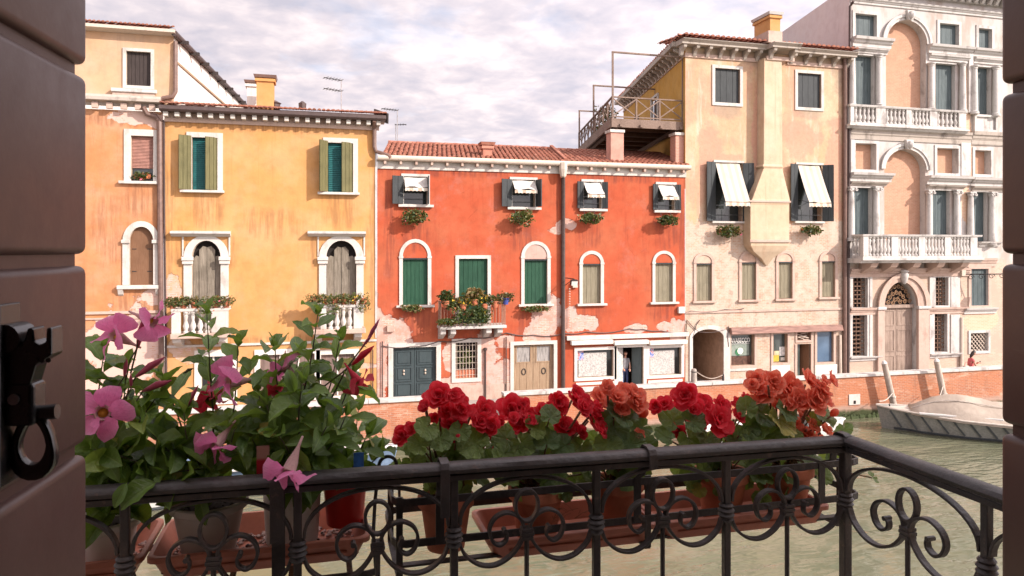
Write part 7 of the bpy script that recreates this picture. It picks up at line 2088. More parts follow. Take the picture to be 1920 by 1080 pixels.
trough(X(1238,1.79), X(1548,1.79), 1.775, 2.0, ZC-0.738, 0.055, 'terracotta trough nearest the railing corner')
trough(X(278,1.79), X(690,1.79), 1.79, 2.035, ZC-0.700, 0.062, 'shallow terracotta tray with pebbles under the grey and red pots', fill=420, taper=0.024)
trough(X(60,1.80), X(262,1.80), 1.80, 2.05, ZC-0.700, 0.062, 'shallow terracotta tray at the far left beside the shutter', fill=200, taper=0.024)

# ------------------------------------------------------------------ pots
def pot_mesh(r, h, n=28, rim=0.02, taper=0.72, rimout=0.006):
    return [(r*taper*0.9,0),(r*taper,0.002),(r*(taper+(1-taper)*(h-rim)/h)-0.001,h-rim-0.001),(r+rimout*0.3,h-rim),(r+rimout,h-rim+0.003),(r+rimout,h-0.003),(r+rimout*0.5,h),(r-0.004,h),(r-0.007,h-0.004),(r-0.010,h-0.022)]
def soil(t, c, r, z):
    rg = random.Random(int(c[0]*999)); mb = MB()
    mb.lathe([(r, z-0.004),(r*0.7,z),(r*0.3,z+0.003),(0.001,z+0.004)], (c[0],c[1],0), 18, caps=False)
    for i in range(60):
        a, q = rg.uniform(0,6.28), r*math.sqrt(rg.random())*0.95; s_ = rg.uniform(0.002,0.005)
        mb.lathe([(s_*.4,-s_*.5),(s_,0),(s_*.3,s_*.6)], (c[0]+q*math.cos(a), c[1]+q*math.sin(a), z+0.002), 5)
    part('soil', mb, M['soil'], t, smooth='all', kind='stuff')
M['soil'] = simple('dark_soil', (0.035,0.024,0.018), 0.95, 0.1, scale=60, bump=0.002)

# ------------------------------------------------------------------ plants
def leaf_material(name, c0, c1, rib, under, rough, trans, ribs=True, spec=0.5, sheen=None):
    s = SN(name, rough, spec)
    oi = s.n('ShaderNodeObjectInfo').outputs['Random']
    x, y, z = s.sep(s.obj)[0:3]
    col = s.mix(s.math('ADD', s.math('MULTIPLY', oi, 0.75), s.math('MULTIPLY', s.noise(6, 3, 0.6, s.obj), 0.35)), c0, c1)
    col = s.mix(s.step(oi, 0.93, 0.99), col, (0.38,0.33,0.07))
    spot = s.step(s.noise(5, 4, 0.7, s.obj), 0.66, 0.72)
    col = s.mix(s.math('MULTIPLY', spot, 0.5), col, (0.20,0.15,0.06))
    if ribs:
        ay = s.math('ABSOLUTE', y)
        mid = s.step(ay, 0.022, 0.008)
        w = s.math('FRACT', s.math('MULTIPLY', s.math('SUBTRACT', x, s.math('MULTIPLY', ay, 0.9)), 8.0))
        side = s.math('MULTIPLY', s.step(s.math('ABSOLUTE', s.math('SUBTRACT', w, 0.5)), 0.10, 0.03), 0.35)
        veins = s.math('MAXIMUM', mid, side)
        s.bump(s.math('SUBTRACT', s.math('MULTIPLY', s.noise(14, 3, 0.6, s.obj), 0.5), veins), 0.03, 0.35)
    else:
        r_ = s.math('SQRT', s.math('ADD', s.math('MULTIPLY', x, x), s.math('MULTIPLY', y, y)))
        an = s.math('ARCTAN2', y, x)
        w = s.math('FRACT', s.math('MULTIPLY', an, 9/6.2832))
        veins = s.math('MULTIPLY', s.step(s.math('ABSOLUTE', s.math('SUBTRACT', w, 0.5)), 0.09, 0.02), 0.55)
        s.bump(s.math('SUBTRACT', s.math('MULTIPLY', s.noise(5, 4, 0.6, s.obj), 0.8), veins), 0.05, 0.5)
    col = s.mix(s.math('MULTIPLY', veins, 0.55), col, rib)
    bf = s.n('ShaderNodeNewGeometry').outputs['Backfacing']
    col2 = s.mix(bf, col, under)
    s.base(col2)
    tr = s.n('ShaderNodeBsdfTranslucent'); s.put(tr.inputs['Color'], s.mix(0.5, col, (under[0]*1.6, under[1]*1.8, under[2]*0.6)))
    mx = s.n('ShaderNodeMixShader'); mx.inputs[0].default_value = trans
    s.t.links.new(s.b.outputs[0], mx.inputs[1]); s.t.links.new(tr.outputs[0], mx.inputs[2])
    out = [q for q in s.t.nodes if q.type == 'OUTPUT_MATERIAL'][0]
    s.t.links.new(mx.outputs[0], out.inputs['Surface'])
    return s.done()
M['lf_m'] = leaf_material('glossy_climber_leaf', (0.045,0.105,0.026), (0.175,0.275,0.045), (0.24,0.35,0.09), (0.19,0.27,0.065), 0.26, 0.36, spec=0.65)
M['lf_b'] = leaf_material('begonia_leaf', (0.055,0.115,0.05), (0.19,0.26,0.055), (0.26,0.34,0.16), (0.20,0.27,0.06), 0.36, 0.34, ribs=False)
M['stem_g'] = simple('green_brown_stem', (0.10,0.10,0.045), 0.6, var=0.4, scale=30)
M['stem_r'] = simple('reddish_begonia_stem', (0.19,0.10,0.05), 0.5, var=0.3, scale=30)
def petal_material(name, c0, c1, edge, trans=0.35, vein=0.25):
    s = SN(name, 0.5, 0.25)
    oi = s.n('ShaderNodeObjectInfo').outputs['Random']
    x, y, z = s.sep(s.obj)[0:3]
    col = s.mix(s.math('ADD', s.math('MULTIPLY', oi, 0.5), s.math('MULTIPLY', s.noise(4, 3, 0.6, s.obj), 0.5)), c0, c1)
    col = s.mix(s.math('MULTIPLY', s.step(x, 0.55, 1.0), 0.6), col, edge)
    an = s.noise(7, 3, 0.6, s.obj, (0.6, 5, 1))
    col = s.mix(s.math('MULTIPLY', s.step(an, 0.5, 0.62), vein), col, tuple(k*0.6 for k in c0))
    s.base(col); s.bump(an, 0.03, 0.4)
    s.b.inputs['Sheen Weight'].default_value = 0.15
    tr = s.n('ShaderNodeBsdfTranslucent'); s.put(tr.inputs['Color'], col)
    mx = s.n('ShaderNodeMixShader'); mx.inputs[0].default_value = trans
    s.t.links.new(s.b.outputs[0], mx.inputs[1]); s.t.links.new(tr.outputs[0], mx.inputs[2])
    out = [q for q in s.t.nodes if q.type == 'OUTPUT_MATERIAL'][0]
    s.t.links.new(mx.outputs[0], out.inputs['Surface'])
    return s.done()
M['pt_red'] = petal_material('red_petal', (0.76,0.014,0.034), (0.88,0.035,0.065), (0.90,0.11,0.13), 0.48, 0.10)
M['pt_salmon'] = petal_material('salmon_petal', (0.93,0.19,0.10), (0.96,0.28,0.17), (0.95,0.37,0.27), 0.48, 0.05)
M['pt_pink'] = petal_material('pink_petal', (0.84,0.17,0.42), (0.90,0.30,0.55), (0.92,0.44,0.66), 0.45, 0.22)
M['pt_crim'] = petal_material('crimson_petal', (0.62,0.02,0.05), (0.70,0.05,0.09), (0.72,0.08,0.12))
M['throat'] = petal_material('pale_pink_throat', (0.70,0.42,0.42), (0.74,0.50,0.46), (0.72,0.25,0.38))
M['throat_in'] = simple('yellow_throat', (0.70,0.36,0.05), 0.6)
M['bud'] = petal_material('rosy_bud', (0.42,0.07,0.12), (0.52,0.11,0.18), (0.56,0.12,0.20), 0.15)
# meshes shared between alike pieces ------------------------------------------------
def grid_leaf(name, mat, wfun, L=1.0, nl=8, nw=4, fold=0.25, bend=0.5, wave=0.0, twist=0.0, seed=0):
    rg = random.Random(seed); vs = []; fs = []; ph = rg.uniform(0,6.28)
    x = z = 0.0; ang = 0.12
    pts = []
    for i in range(nl+1):
        pts.append((x, z, ang)); ang -= bend/nl*(0.6+0.8*i/nl)
        x += L/nl*math.cos(ang); z += L/nl*math.sin(ang)
    for i, (x, z, a) in enumerate(pts):
        w = wfun(i/nl)
        for j in range(nw+1):
            u = -1+2*j/nw
            y = w*u; up = abs(u)*w*fold*2*(1-0.3*i/nl)+wave*w*math.sin(i*1.9+ph+(2 if u > 0 else 0))*abs(u)**1.5
            tw = twist*i/nl*u*w
            vs.append((x-math.sin(a)*up, y, z+math.cos(a)*up+tw))
    k = nw+1
    for i in range(nl):
        for j in range(nw): fs.append((i*k+j, (i+1)*k+j, (i+1)*k+j+1, i*k+j+1))
    me = bpy.data.meshes.new(name); me.from_pydata(vs, [], fs); me.materials.append(mat)
    me.polygons.foreach_set('use_smooth', [True]*len(fs)); me.update()
    return me
ell = lambda t: 0.265*math.sin(math.pi*min(1,t)**0.85)**0.8*(1-0.35*t**3) + (0.006 if t < 1 else 0)
ell2 = lambda t: 0.235*math.sin(math.pi*min(1,t)**0.95)**0.85 + (0.006 if t < 1 else 0)
LEAFM = [grid_leaf('leaf', M['lf_m'], ell if i % 2 else ell2, 1.0, 8, 4, 0.18+0.07*i, 0.15+0.24*i, 0.10+0.03*i, 0.35*(-1)**i, i) for i in range(6)]
def round_leaf(name, mat, seed):
    rg = random.Random(seed); vs = [(0,0,0)]; fs = []; n = 26; rings = 4
    ph = rg.uniform(0,6.28); asym = rg.uniform(-0.12,0.12)
    for r_ in range(1, rings+1):
        for k in range(n):
            a = -math.pi+2*math.pi*k/n
            rad = 0.5*(1.0+0.12*math.cos(a)+asym*math.sin(a)) * (1-0.42*max(0,(abs(a)-2.6)/0.55))
            rad *= 1+0.045*math.sin(9*a+ph)+(0.03*(-1)**k if r_ == rings else 0)
            q = r_/rings
            z = 0.16*q*q + 0.05*q*math.sin(4.5*a+ph) - 0.20*max(0,q-0.7)*1.2 + 0.02*math.cos(9*a)*q
            vs.append((rad*q*math.cos(a)+0.05, rad*q*math.sin(a), z))
    for k in range(n-0):
        if k == n-1: continue     # notch behind the stalk
        fs.append((0, 1+k, 1+(k+1) % n))
    for r_ in range(rings-1):
        for k in range(n-1):
            a, b = 1+r_*n+k, 1+r_*n+k+1
            fs.append((a, a+n, b+n, b))
    me = bpy.data.meshes.new(name); me.from_pydata(vs, [], fs); me.materials.append(mat)
    me.polygons.foreach_set('use_smooth', [True]*len(fs)); me.update()
    return me
RLEAF = [round_leaf('leaf', M['lf_b'], i) for i in range(4)]
obo = lambda t: 0.42*math.sin(math.pi*(0.06+0.90*min(1,t))**1.35)**0.62 if t < 0.999 else 0.14
def petal_set(mat): return [grid_leaf('petal', mat, obo, 1.0, 6, 6, 0.20+0.12*i, -0.5+0.45*i, 0.20, 0.1, 40+i) for i in range(3)]
PET = {'red': petal_set(M['pt_red']), 'salmon': petal_set(M['pt_salmon'])}
obl = lambda t: 0.30*math.sin(math.pi*(0.10+0.82*min(1,t))**1.5)**0.7+0.02 if t < 0.999 else 0.03
def mpet(mat): return [grid_leaf('petal', mat, obl, 1.0, 7, 4, 0.10, 0.9+0.25*i, 0.22, 0.9, 70+i) for i in range(2)]
MPET = {'pink': mpet(M['pt_pink']), 'crimson': mpet(M['pt_crim'])}
CORE = {k: MB().lathe([(0.02,-0.10),(0.12,-0.02),(0.16,0.10),(0.10,0.22),(0.02,0.26)], (0,0,0), 8).mesh('flower', M['pt_'+k], smooth='all') for k in ('red','salmon')}
CORES = {k: MB().lathe([(0.02,-0.28),(0.20,-0.12),(0.30,0.10),(0.26,0.32),(0.12,0.46),(0.01,0.50)], (0,0,0), 10).mesh('bud', M['pt_'+k], smooth='all') for k in ('red','salmon')}
def frame_from(xdir, zhint):
    x = Vector(xdir).normalized(); z = Vector(zhint); z = z-x*z.dot(x)
    if z.length < 1e-4: z = x.orthogonal()
    z.normalize(); y = z.cross(x)
    return Matrix((x, y, z)).transposed().to_4x4()
def frame_z(zdir, spin=0.0):
    z = Vector(zdir).normalized(); x = z.orthogonal().normalized(); x.rotate(Matrix.Rotation(spin, 3, z)); y = z.cross(x)
    return Matrix((x, y, z)).transposed().to_4x4()
def begonia_bloom(t, c, face, diam, kind, rg, full=True):
    r_ = diam/2*1.12
    Mf = Matrix.Translation(Vector(c)-OFF[t.name]) @ frame_z(face, rg.uniform(0,6.28)) @ Matrix.Scale(r_, 4)
    fl = inst('flower', CORE[kind], t, Mf)
    rings = ((5,1.02,2,0.0,0),(5,0.82,18,0.04,1),(4,0.62,34,0.08,0),(4,0.40,56,0.10,2)) if full else ((5,1.0,14,0.0,0),(4,0.66,42,0.08,1),(3,0.42,66,0.1,2))
    for n_, L_, el, zo, v in rings:
        off = rg.uniform(0,6.28)
        for k in range(n_):
            a = off+2*math.pi*k/n_+rg.uniform(-.12,.12); e = R(el+rg.uniform(-15,15))
            x = Vector((math.cos(a)*math.cos(e), math.sin(a)*math.cos(e), math.sin(e)))
            hint = Vector((-math.cos(a)*math.sin(e), -math.sin(a)*math.sin(e), math.cos(e)))
            Mp = Matrix.Translation((math.cos(a)*0.05, math.sin(a)*0.05, zo)) @ frame_from(x, hint) @ Matrix.Diagonal((L_*rg.uniform(.92,1.06), L_*rg.uniform(1.0,1.18), L_, 1))
            o_ = bpy.data.objects.new('petal', PET[kind][min(2, v)]); COL.objects.link(o_); o_.parent = fl; o_.matrix_basis = Mp
            OFF[o_.name] = OFF[t.name]
    return fl
def trumpet(t, c, face, size, kind, rg, tube_len=None, droop=0.35):
    """mouth centre c, opening towards face; size = spread of the petals"""
    L_ = tube_len or size*0.75; s_ = size/2
    Mf = Matrix.Translation(Vector(c)-OFF[t.name]) @ frame_z(face, rg.uniform(0,6.28)) @ Matrix.Scale(s_, 4)
    key = 'flower_'+kind
    if key not in CORE:
        l = 1.55
        mb = MB().lathe([(0.05,-l),(0.07,-l*0.72),(0.13,-l*0.55),(0.24,-l*0.28),(0.29,-0.04),(0.33,0.03),(0.27,0.0),(0.16,-0.35),(0.05,-0.6)], (0,0,0), 12)
        CORE[key] = mb.mesh('flower', M['throat'] if kind == 'pink' else M['pt_crim'], smooth='all')
        CORE['eye'] = MB().lathe([(0.19,-0.16),(0.10,-0.30),(0.02,-0.34)], (0,0,0), 10).mesh('throat', M['throat_in'], smooth='all')
    fl = inst('flower', CORE[key], t, Mf)
    o_ = bpy.data.objects.new('throat', CORE['eye']); COL.objects.link(o_); o_.parent = fl; OFF[o_.name] = OFF[t.name]
    for k in range(5):
        a = 2*math.pi*k/5+rg.uniform(-.08,.08); e = R(30+rg.uniform(-12,10))
        x = Vector((math.cos(a)*math.cos(e), math.sin(a)*math.cos(e), math.sin(e)))
        hint = Vector((-math.cos(a)*math.sin(e), -math.sin(a)*math.sin(e), math.cos(e)))
        hint.rotate(Matrix.Rotation(0.42, 3, x))
        Mp = Matrix.Translation((math.cos(a)*0.24, math.sin(a)*0.24, -0.02)) @ frame_from(x, hint) @ Matrix.Diagonal((0.92*rg.uniform(.9,1.08), 1.75, 0.92, 1))
        o_ = bpy.data.objects.new('petal', MPET[kind][k % 2]); COL.objects.link(o_); o_.parent = fl; o_.matrix_basis = Mp
        OFF[o_.name] = OFF[t.name]
    return fl
def spindle(t, a, b, r_, mat, name='bud'):
    a, b = Vector(a), Vector(b)
    return part(name, MB().tube([a, a.lerp(b,.2), a.lerp(b,.5)+Vector((0,0,0.002)), a.lerp(b,.75), b], [r_*0.35, r_*0.7, r_, r_*0.7, r_*0.08], 8), mat, t, smooth='all')
def put_leaf(t, pos, dirv, size, up, rg, meshes):
    Mx = Matrix.Translation(Vector(pos)-OFF[t.name]) @ frame_from(dirv, up) @ Matrix.Diagonal((size, size*rg.uniform(.85,1.12), size, 1))
    return inst('leaf', rg.choice(meshes), t, Mx)
def along(pts, d_):
    """point and tangent at distance d_ along a polyline"""
    for a, b in zip(pts, pts[1:]):
        l = (b-a).length
        if d_ <= l: return a.lerp(b, d_/l), (b-a).normalized()
        d_ -= l
    return pts[-1], (pts[-1]-pts[-2]).normalized()
def climber_stem(t, pts, rg, l0=0.05, step=0.040, size=0.104, tip=0.066, start=0.10, r0=0.0032):
    pts = crom(pts, 6)
    m = len(pts)
    part('stem', MB().tube(pts, [r0*(1-0.6*i/(m-1)) for i in range(m)], 6), M['stem_g'], t, smooth='all')
    T_ = sum((b-a).length for a, b in zip(pts, pts[1:]))
    d_ = start*T_ if start < 1 else start-1; k = 0; phi = rg.uniform(0, 3.14)
    while d_ < T_-0.004:
        p, tg = along(pts, d_); f = d_/T_
        s0 = (size*(1-f)+tip*f)*rg.uniform(0.95,1.32)
        nx = tg.orthogonal().normalized(); nx.rotate(Matrix.Rotation(phi, 3, tg))
        for sg in (1, -1):
            out = nx*sg; dv = (out*rg.uniform(0.85,1.0) + tg*rg.uniform(0.25,0.65) + Vector((0,-0.12,rg.uniform(-0.12,0.05)))).normalized()
            pet = dv*0.007
            up = (tg*1.0 - out*0.35 + Vector((0,-0.15,0.25)))
            put_leaf(t, p+pet, dv, s0*rg.uniform(.9,1.1), up, rg, LEAFM)
        phi += math.pi/2 + rg.uniform(-.35,.35); k += 1
        d_ += step*rg.uniform(0.85,1.2)*(1.0-0.25*f)
    # tip pair
    p, tg = pts[-1], (pts[-1]-pts[-2]).normalized()
    for sg in (1, -1):
        q = tg.orthogonal().normalized()*sg
        put_leaf(t, p, (tg+q*0.35).normalized(), tip*0.75, q*-1+Vector((0,-0.4,0.2)), rg, LEAFM)
def potted(name, px, Y, rimz, h, r_, mat, label, cat, group=None, rim=0.02, taper=0.72, rimout=0.006):
    x = X(px, Y); z0 = rimz-h
    t = root(name, (x, Y, z0), label, cat, group)
    part('pot', MB().lathe(pot_mesh(r_, h, rim=rim, taper=taper, rimout=rimout), (x,Y,z0), 32), mat, t, smooth=True)
    soil(t, (x,Y), r_-0.012, rimz-0.016)
    return t, Vector((x, Y, rimz-0.015))
M['pot_grey'] = simple('grey_beige_pot', (0.52,0.46,0.42), 0.6, 0.3, var=0.08, scale=8, bump=0.0006)
M['pot_white'] = simple('chalky_white_pot', (0.78,0.74,0.70), 0.7, 0.3, var=0.1, scale=8, bump=0.0006)
M['pot_red'] = simple('red_plastic_pot', (0.70,0.03,0.022), 0.35, 0.5, var=0.12, scale=8)
GP = 'potted climbers with trumpet flowers'
def Q(px, py, Y=1.9): return P(px, py, Y)
# far left plant, pot half hidden by the shutter
rg = random.Random(101)
t, c = potted('potted_climber', 196, 1.90, ZC-0.635, 0.125, 0.075, M['pot_white'], 'pink trumpet flowered climber in the white pot beside the left shutter', 'potted plant', GP)
for pts, kw in (([c, Q(190,820), Q(185,740,1.88), Q(196,655,1.86)], {}), ([c, Q(230,850), Q(262,790,1.85), Q(300,735,1.84)], {}), ([c, Q(215,820), Q(232,750), Q(236,690,1.88)], {'size':.06}),
                ([c, Q(150,850), Q(120,760,1.85), Q(118,690,1.85)], {}), ([c, Q(240,880,1.84), Q(290,850,1.80), Q(330,842,1.78)], {}), ([c, Q(180,860,1.82), Q(205,850,1.78), Q(262,868,1.76)], {}),
                ([c, Q(205,870,1.82), Q(190,850,1.77), Q(176,842,1.75)], {'size':.085}), ([c, Q(226,860,1.95), Q(252,840,1.96), Q(262,800,1.96)], {'size':.075})):
    climber_stem(t, pts, rg, **kw)
for f_ in ((213,628,1.80,(-0.55,-0.6,0.45),0.098,'pink'),(287,604,1.80,(0.75,-0.45,-0.30),0.092,'pink'),(192,774,1.74,(0.12,-0.95,0.20),0.108,'pink')):
    trumpet(t, P(f_[0],f_[1],f_[2]), f_[3], f_[4], f_[5], rg)
part('stem', MB().tube([Q(245,700,1.84), Q(255,660,1.82), Q(262,625,1.81)], 0.0022, 6), M['stem_g'], t)
for a, b, r_ in (((255,706),(310,669),0.0085),((268,733),(322,713),0.0085),((258,652),(271,592),0.008),((233,706),(238,672),0.005),((246,728),(245,700),0.004)):
    spindle(t, P(*a,1.82), P(*b,1.81), r_, M['bud'])
    part('stem', MB().tube([P(*a,1.82), P(a[0]-14,a[1]+22,1.85), P(a[0]-22,a[1]+60,1.87)], 0.0018, 5), M['stem_g'], t)
# leaf hanging over the handrail
put_leaf(t, P(292,905,1.70), (-0.75,-0.35,-0.35), 0.085, (0,-0.6,0.8), rg, LEAFM); put_leaf(t, P(238,905,1.685), (-0.35,-0.35,-0.75), 0.055, (0,-0.9,0.4), rg, LEAFM)
# climber in the grey pot
rg = random.Random(202)
t, c = potted('potted_climber', 392, 1.90, ZC-0.612, 0.125, 0.086, M['pot_grey'], 'pink trumpet flowered climber with one tall shoot in the grey pot', 'potted plant', GP)
for pts, kw in (([c, Q(400,800), Q(394,700,1.86), Q(388,590,1.84)], {'size':.07,'tip':.06,'start':0.06,'step':.042}), ([c, Q(430,820), Q(442,730), Q(446,650,1.86)], {'size':.055,'step':.055}),
                ([c, Q(350,830), Q(330,770,1.86), Q(305,712,1.86)], {}), ([c, Q(340,870,1.84), Q(300,830,1.80), Q(262,782,1.78)], {'size':.085}), ([c, Q(415,870,1.84), Q(430,840,1.80), Q(440,805,1.80)], {'size':.08}),
                ([c, Q(370,860,1.82), Q(350,820,1.78), Q(345,775,1.77)], {'size':.085}), ([c, Q(400,880,1.83), Q(372,880,1.78), Q(320,886,1.74)], {'size':.06})):
    climber_stem(t, pts, rg, **kw)
for f_ in ((428,716,1.79,(-0.85,-0.50,0.05),0.105,'pink'),(404,836,1.74,(-0.50,-0.50,-0.60),0.092,'pink'),(394,748,1.90,(0.15,-0.60,-0.70),0.080,'crimson')):
    trumpet(t, P(f_[0],f_[1],f_[2]), f_[3], f_[4], f_[5], rg)
spindle(t, P(345,770,1.82), P(372,722,1.82), 0.006, M['bud']); spindle(t, P(344,700,1.84), P(363,690,1.84), 0.004, M['stem_g'])
part('hanging_leaf', MB().tube([P(378,930,1.80), P(388,985,1.795)], [0.001,0.0008], 5), M['stem_g'], t)
put_leaf(t, P(374,933,1.80), (0.25,-0.35,-0.85), 0.066, (0,-0.9,0.3), rg, LEAFM)
# climber in the white pot: the bushiest
rg = random.Random(303)
t, c = potted('potted_climber', 548, 1.91, ZC-0.575, 0.16, 0.074, M['pot_white'], 'bushy dark leaved climber with tall shoots in the tall white pot', 'potted plant', GP, rim=0.012, taper=0.86, rimout=0.002)
for pts, kw in (([c, Q(560,780), Q(582,680,1.86), Q(596,590,1.84)], {'size':.085,'tip':.05}), ([c, Q(590,800), Q(620,720), Q(636,640,1.86)], {'size':.09,'tip':.06}), ([c, Q(600,830), Q(640,760,1.86), Q(662,700,1.86)], {'size':.085}),
                ([c, Q(540,800), Q(520,720,1.84), Q(516,655,1.84)], {'size':.085}), ([c, Q(515,840), Q(495,780,1.82), Q(484,735,1.82)], {'size':.085}), ([c, Q(505,870,1.84), Q(485,845,1.79), Q(472,822,1.78)], {'size':.08}),
                ([c, Q(560,830,1.82), Q(560,780,1.77), Q(566,720,1.76)], {'size':.09}), ([c, Q(600,860,1.82), Q(630,820,1.77), Q(648,780,1.76)], {'size':.09}), ([c, Q(530,850,1.82), Q(515,800,1.76), Q(500,760,1.76)], {'size':.09}),
                ([c, Q(580,860,1.80), Q(596,830,1.74), Q(612,800,1.73)], {'size':.085}), ([c, Q(610,870,1.95), Q(660,830,1.98), Q(672,770,1.98)], {'size':.08}), ([c, Q(540,820,1.98), Q(545,740,2.0), Q(560,670,2.0)], {'size':.09}),
                ([c, Q(545,860,1.79), Q(535,835,1.74), Q(520,815,1.73)], {'size':.08})):
    climber_stem(t, pts, rg, **kw)
for f_ in ((541,884,1.655,(-0.35,-0.45,-0.80),0.105,'pink'),(533,688,1.86,(-0.55,0.2,0.5),0.088,'pink'),(672,716,1.80,(0.55,-0.35,-0.75),0.076,'crimson'),(520,735,1.80,(-0.5,-0.5,-0.5),0.05,'crimson')):
    trumpet(t, P(f_[0],f_[1],f_[2]), f_[3], f_[4], f_[5], rg)
for pts in ([(610,770),(650,690),(688,640)], [(600,730),(640,700),(672,672)], [(570,800),(582,820),(585,826)]):
    part('stem', MB().tube([P(x,y,1.84) for x,y in pts], 0.0022, 6), M['stem_g'], t, smooth='all')
for a, b, r_, m_ in (((660,684),(702,648),0.009,M['pt_crim']),((686,645),(712,597),0.0055,M['bud']),((676,655),(700,625),0.0035,M['bud'])):
    spindle(t, P(*a,1.83), P(*b,1.82), r_, m_)
put_leaf(t, P(552,735,1.72), (-0.25,-0.1,0.9), 0.06, (0,-1,0.15), rg, RLEAF[:0] or LEAFM)
tagm = SN('printed_plant_tag', 0.5); tagm.base(tagm.mix(tagm.step(tagm.sep(tagm.pos)[2], Z(492,866,1.74), Z(492,858,1.74)), (0.42,0.015,0.03), (0.45,0.24,0.20)))
a, b, z0, z1 = pxrect(481, 836, 505, 886, 1.745)
part('plant_tag', MB().box(a, b, 1.745, 1.747, z0-0.04, z1), tagm.done(), t)
# small plant in the red pot
rg = random.Random(404)
t, c = potted('potted_climber', 647, 1.92, ZC-0.585, 0.125, 0.058, M['pot_red'], 'young leafy plant in the red plastic pot', 'potted plant', GP, rim=0.012, taper=0.8, rimout=0.002)
for pts, kw in (([c, Q(660,880), Q(676,845,1.88), Q(688,815,1.86)], {'size':.068,'step':.03}), ([c, Q(640,875,1.88), Q(625,850,1.84)], {'size':.06}), ([c, Q(680,880,1.9), Q(705,860,1.88), Q(712,846,1.88)], {'size':.07})):
    climber_stem(t, pts, rg, **kw)
a, b, z0, z1 = pxrect(663, 849, 682, 862, 1.80)
part('plant_label', MB().box(a, b, 1.80, 1.802, z0-0.05, z1), simple('blue_plant_label', (0.05,0.16,0.50), 0.5, var=0.4, scale=40), t)
# begonias -------------------------------------------------------------------------
GB = 'begonias in terracotta pots on the rack'
def begonia(px, w, kind, blooms, leaves, label, seed, salm=(), buds=(), spread=70, nfill=34, rimz=ZC-0.642):
    rg = random.Random(seed)
    t, c = potted('potted_begonia', px, 1.872, rimz, 0.140, w/2, M['terracotta'], label, 'potted plant', GB, rim=0.028, taper=0.70, rimout=0.004)
    def bl(lst, kind):
        for (bx, by, d_) in lst:
            Y = 1.83+rg.uniform(-0.045,0.05)
            k = KK(bx, Y)/1350
            p = P(bx, by, Y)
            dx = (bx-px)/90.0
            face = Vector((dx*0.7+rg.uniform(-.35,.35), -0.80, 0.70+rg.uniform(-.35,.35)))
            if d_ < 25 and rg.random() < 0.45:
                Mb = Matrix.Translation(p-OFF[t.name]) @ frame_z((dx*0.4,-0.3,0.5)) @ Matrix.Scale(d_*k*1.15, 4)
                inst('bud', CORES[kind], t, Mb)
            else: begonia_bloom(t, p, face, d_*k*rg.uniform(1.0,1.25), kind, rg, d_ > 30)
            if rg.random() < 0.7:
                q = p+Vector((0,0.012,-0.01))
                part('stem', MB().tube(crom([c+Vector((rg.uniform(-.03,.03),rg.uniform(-.03,.03),0)), c.lerp(q,0.55)+Vector((0,0.015,0.0)), q], 4), 0.0032, 6), M['stem_r'], t, smooth='all')
    bl(blooms, kind)
    if salm: bl(salm, 'salmon')
    bl([(bx+rg.uniform(-20,20), by+rg.uniform(-8,22), rg.uniform(24,36)) for (bx,by,d_) in blooms[::2]+blooms[1::4]], kind)
    def lf(p, size, nrm):
        q = c+Vector((rg.uniform(-.03,.03), rg.uniform(-.03,.03), 0))
        pp = p + Vector((0,0.004,-0.004))
        if size > 0.045: part('leaf_stalk', MB().tube([q, q.lerp(pp,.6)+Vector((0,0.01,0.01)), pp], 0.0024, 5), M['stem_r'], t, smooth='all')
        Mx = Matrix.Translation(p-OFF[t.name]) @ frame_z(nrm, rg.uniform(0,6.28)) @ Matrix.Diagonal((size, size*rg.uniform(.9,1.1), size, 1))
        inst('leaf', rg.choice(RLEAF), t, Mx)
    for (lx, ly, d_) in leaves:
        Y = 1.80+rg.uniform(-0.02,0.03); k = KK(lx, Y)/1350
        lf(P(lx, ly, Y), d_*k*1.12, Vector((rg.uniform(-.35,.35), -0.75, 0.55+rg.uniform(-.2,.3))))
    for i in range(nfill):
        lx = px+rg.gauss(0,0.55)*spread; ly = 905-abs(rg.gauss(0,0.6))*95; Y = (1.86+rg.uniform(-0.07,0.11)) if ly > 835 else (1.89+rg.uniform(-0.02,0.09))
        if ly < 785: ly = 785+rg.uniform(0,100)
        if ly <= 835: Y = max(Y, 1.885)
        lf(P(lx, ly, Y), rg.uniform(0.045,0.078), Vector((rg.uniform(-.9,.9), -0.5+rg.uniform(-.5,.5), 0.5+rg.uniform(-.4,.5))))
    for i in range(7):       # lower leaves hanging between rail and pot
        lx = px+rg.uniform(-0.9,0.9)*spread*0.8; Y = 1.84+rg.uniform(-.04,.06)
        lf(P(lx, 915+rg.uniform(-14,18), Y), rg.uniform(0.03,0.055), Vector((rg.uniform(-.8,.8), -0.8, rg.uniform(-.4,.5))))
begonia(836, 0.140, 'red', [(772,807,30),(824,746,46),(853,745,32),(836,772,34),(863,772,44),(904,775,48),(842,797,32),(815,784,20),(923,816,34),(926,836,26),(886,790,26),(858,822,18),(800,760,18)],
        [(893,832,58),(862,805,36),(800,800,44),(790,835,40),(825,820,44),(880,850,46),(838,848,46),(776,840,30)], 'red begonia in the leftmost terracotta pot of the rack', 1, spread=72, nfill=40)
begonia(1006, 0.148, 'red', [(957,770,56),(981,762,34),(976,797,32),(995,779,22),(1011,775,30),(1041,758,44),(1075,745,46),(1096,758,34),(1053,802,44),(1079,806,30),(1106,784,46),(1121,806,36),(1115,767,28),(942,790,22)],
        [(977,832,46),(1025,832,48),(1031,784,40),(948,822,44),(1000,805,40),(1060,835,42),(945,850,40),(1090,835,40)], 'red begonia with the widest cluster of blooms left of the railing middle', 2, spread=82, nfill=44)
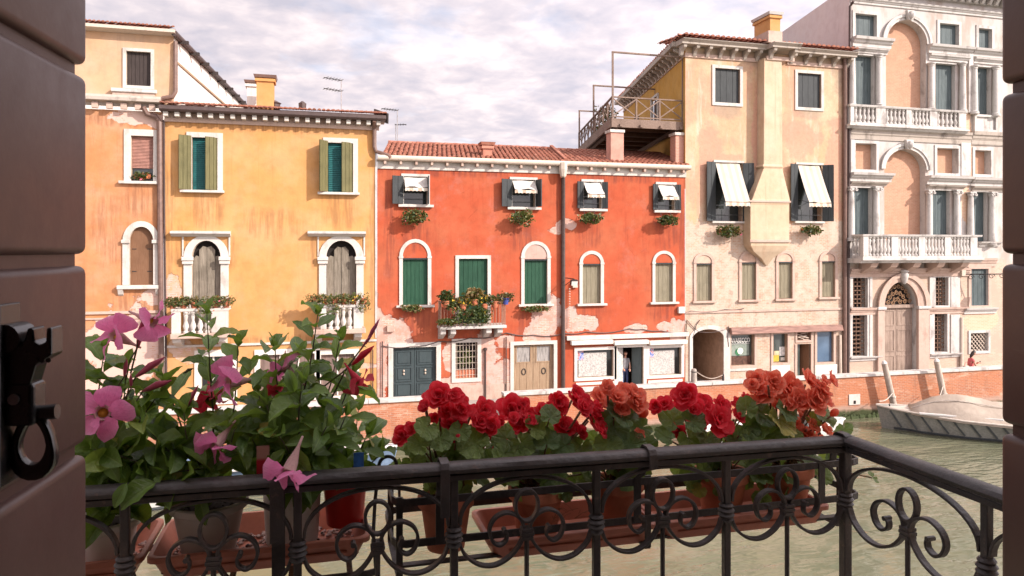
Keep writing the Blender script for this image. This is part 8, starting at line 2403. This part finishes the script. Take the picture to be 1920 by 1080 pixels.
begonia(1158, 0.138, 'salmon', [(1137,728,30),(1123,748,36),(1156,748,36),(1163,742,28),(1186,742,42),(1189,757,40),(1199,780,20),(1196,817,26),(1146,757,26),(1175,728,20)],
        [(1172,782,60),(1150,800,50),(1205,800,40),(1140,830,46),(1180,835,48),(1212,838,40),(1158,850,44),(1130,790,34)], 'salmon begonia between the two groups of red begonias', 3, spread=60, nfill=36)
begonia(1352, 0.150, 'red', [(1287,745,52),(1246,760,30),(1316,760,38),(1342,790,58),(1316,794,28),(1261,802,22),(1383,762,28),(1380,782,28),(1352,763,32),(1358,813,24),(1300,770,26),(1275,762,26)],
        [(1262,790,44),(1295,790,44),(1290,822,54),(1325,820,44),(1395,800,44),(1378,822,44),(1250,820,38),(1400,770,40),(1345,835,44)], 'red begonia with one large ruffled bloom left of the big salmon begonia', 4, spread=78, nfill=40)
begonia(1472, 0.156, 'salmon', [(1422,739,44),(1445,718,44),(1476,730,50),(1515,716,42),(1542,716,28),(1539,731,40),(1494,752,46),(1523,755,48),(1541,752,38),(1409,723,28),(1500,779,30),(1562,776,22),(1494,802,22),(1518,801,30),(1544,807,30),(1533,820,24),(1460,745,30)],
        [(1430,775,58),(1460,785,60),(1440,815,56),(1410,800,44),(1480,815,50),(1545,785,46),(1505,830,44),(1415,825,44),(1470,765,44),(1520,785,30)], 'large salmon begonia nearest the railing corner', 5, spread=78, nfill=42)
# dry sprig fallen into the trough
sm = simple('dry_sprig', (0.24,0.11,0.06), 0.9)
rg = random.Random(8); mb = MB(); base = P(1025, 982, 1.80)
for i in range(26):
    a = base+Vector((rg.uniform(0,0.09), rg.uniform(-.01,.05), rg.uniform(-.01,.03))); b = a+Vector((rg.uniform(-.03,.05), rg.uniform(-.02,.02), rg.uniform(-.004,.028)))
    mb.tube([a, a.lerp(b,.5)+Vector((0,0,0.004)), b], 0.0007, 4)
sp = single('dry_sprig', mb, sm, 'dry brown sprig of dead flowers caught in the middle trough', 'dry sprig', kind='stuff')
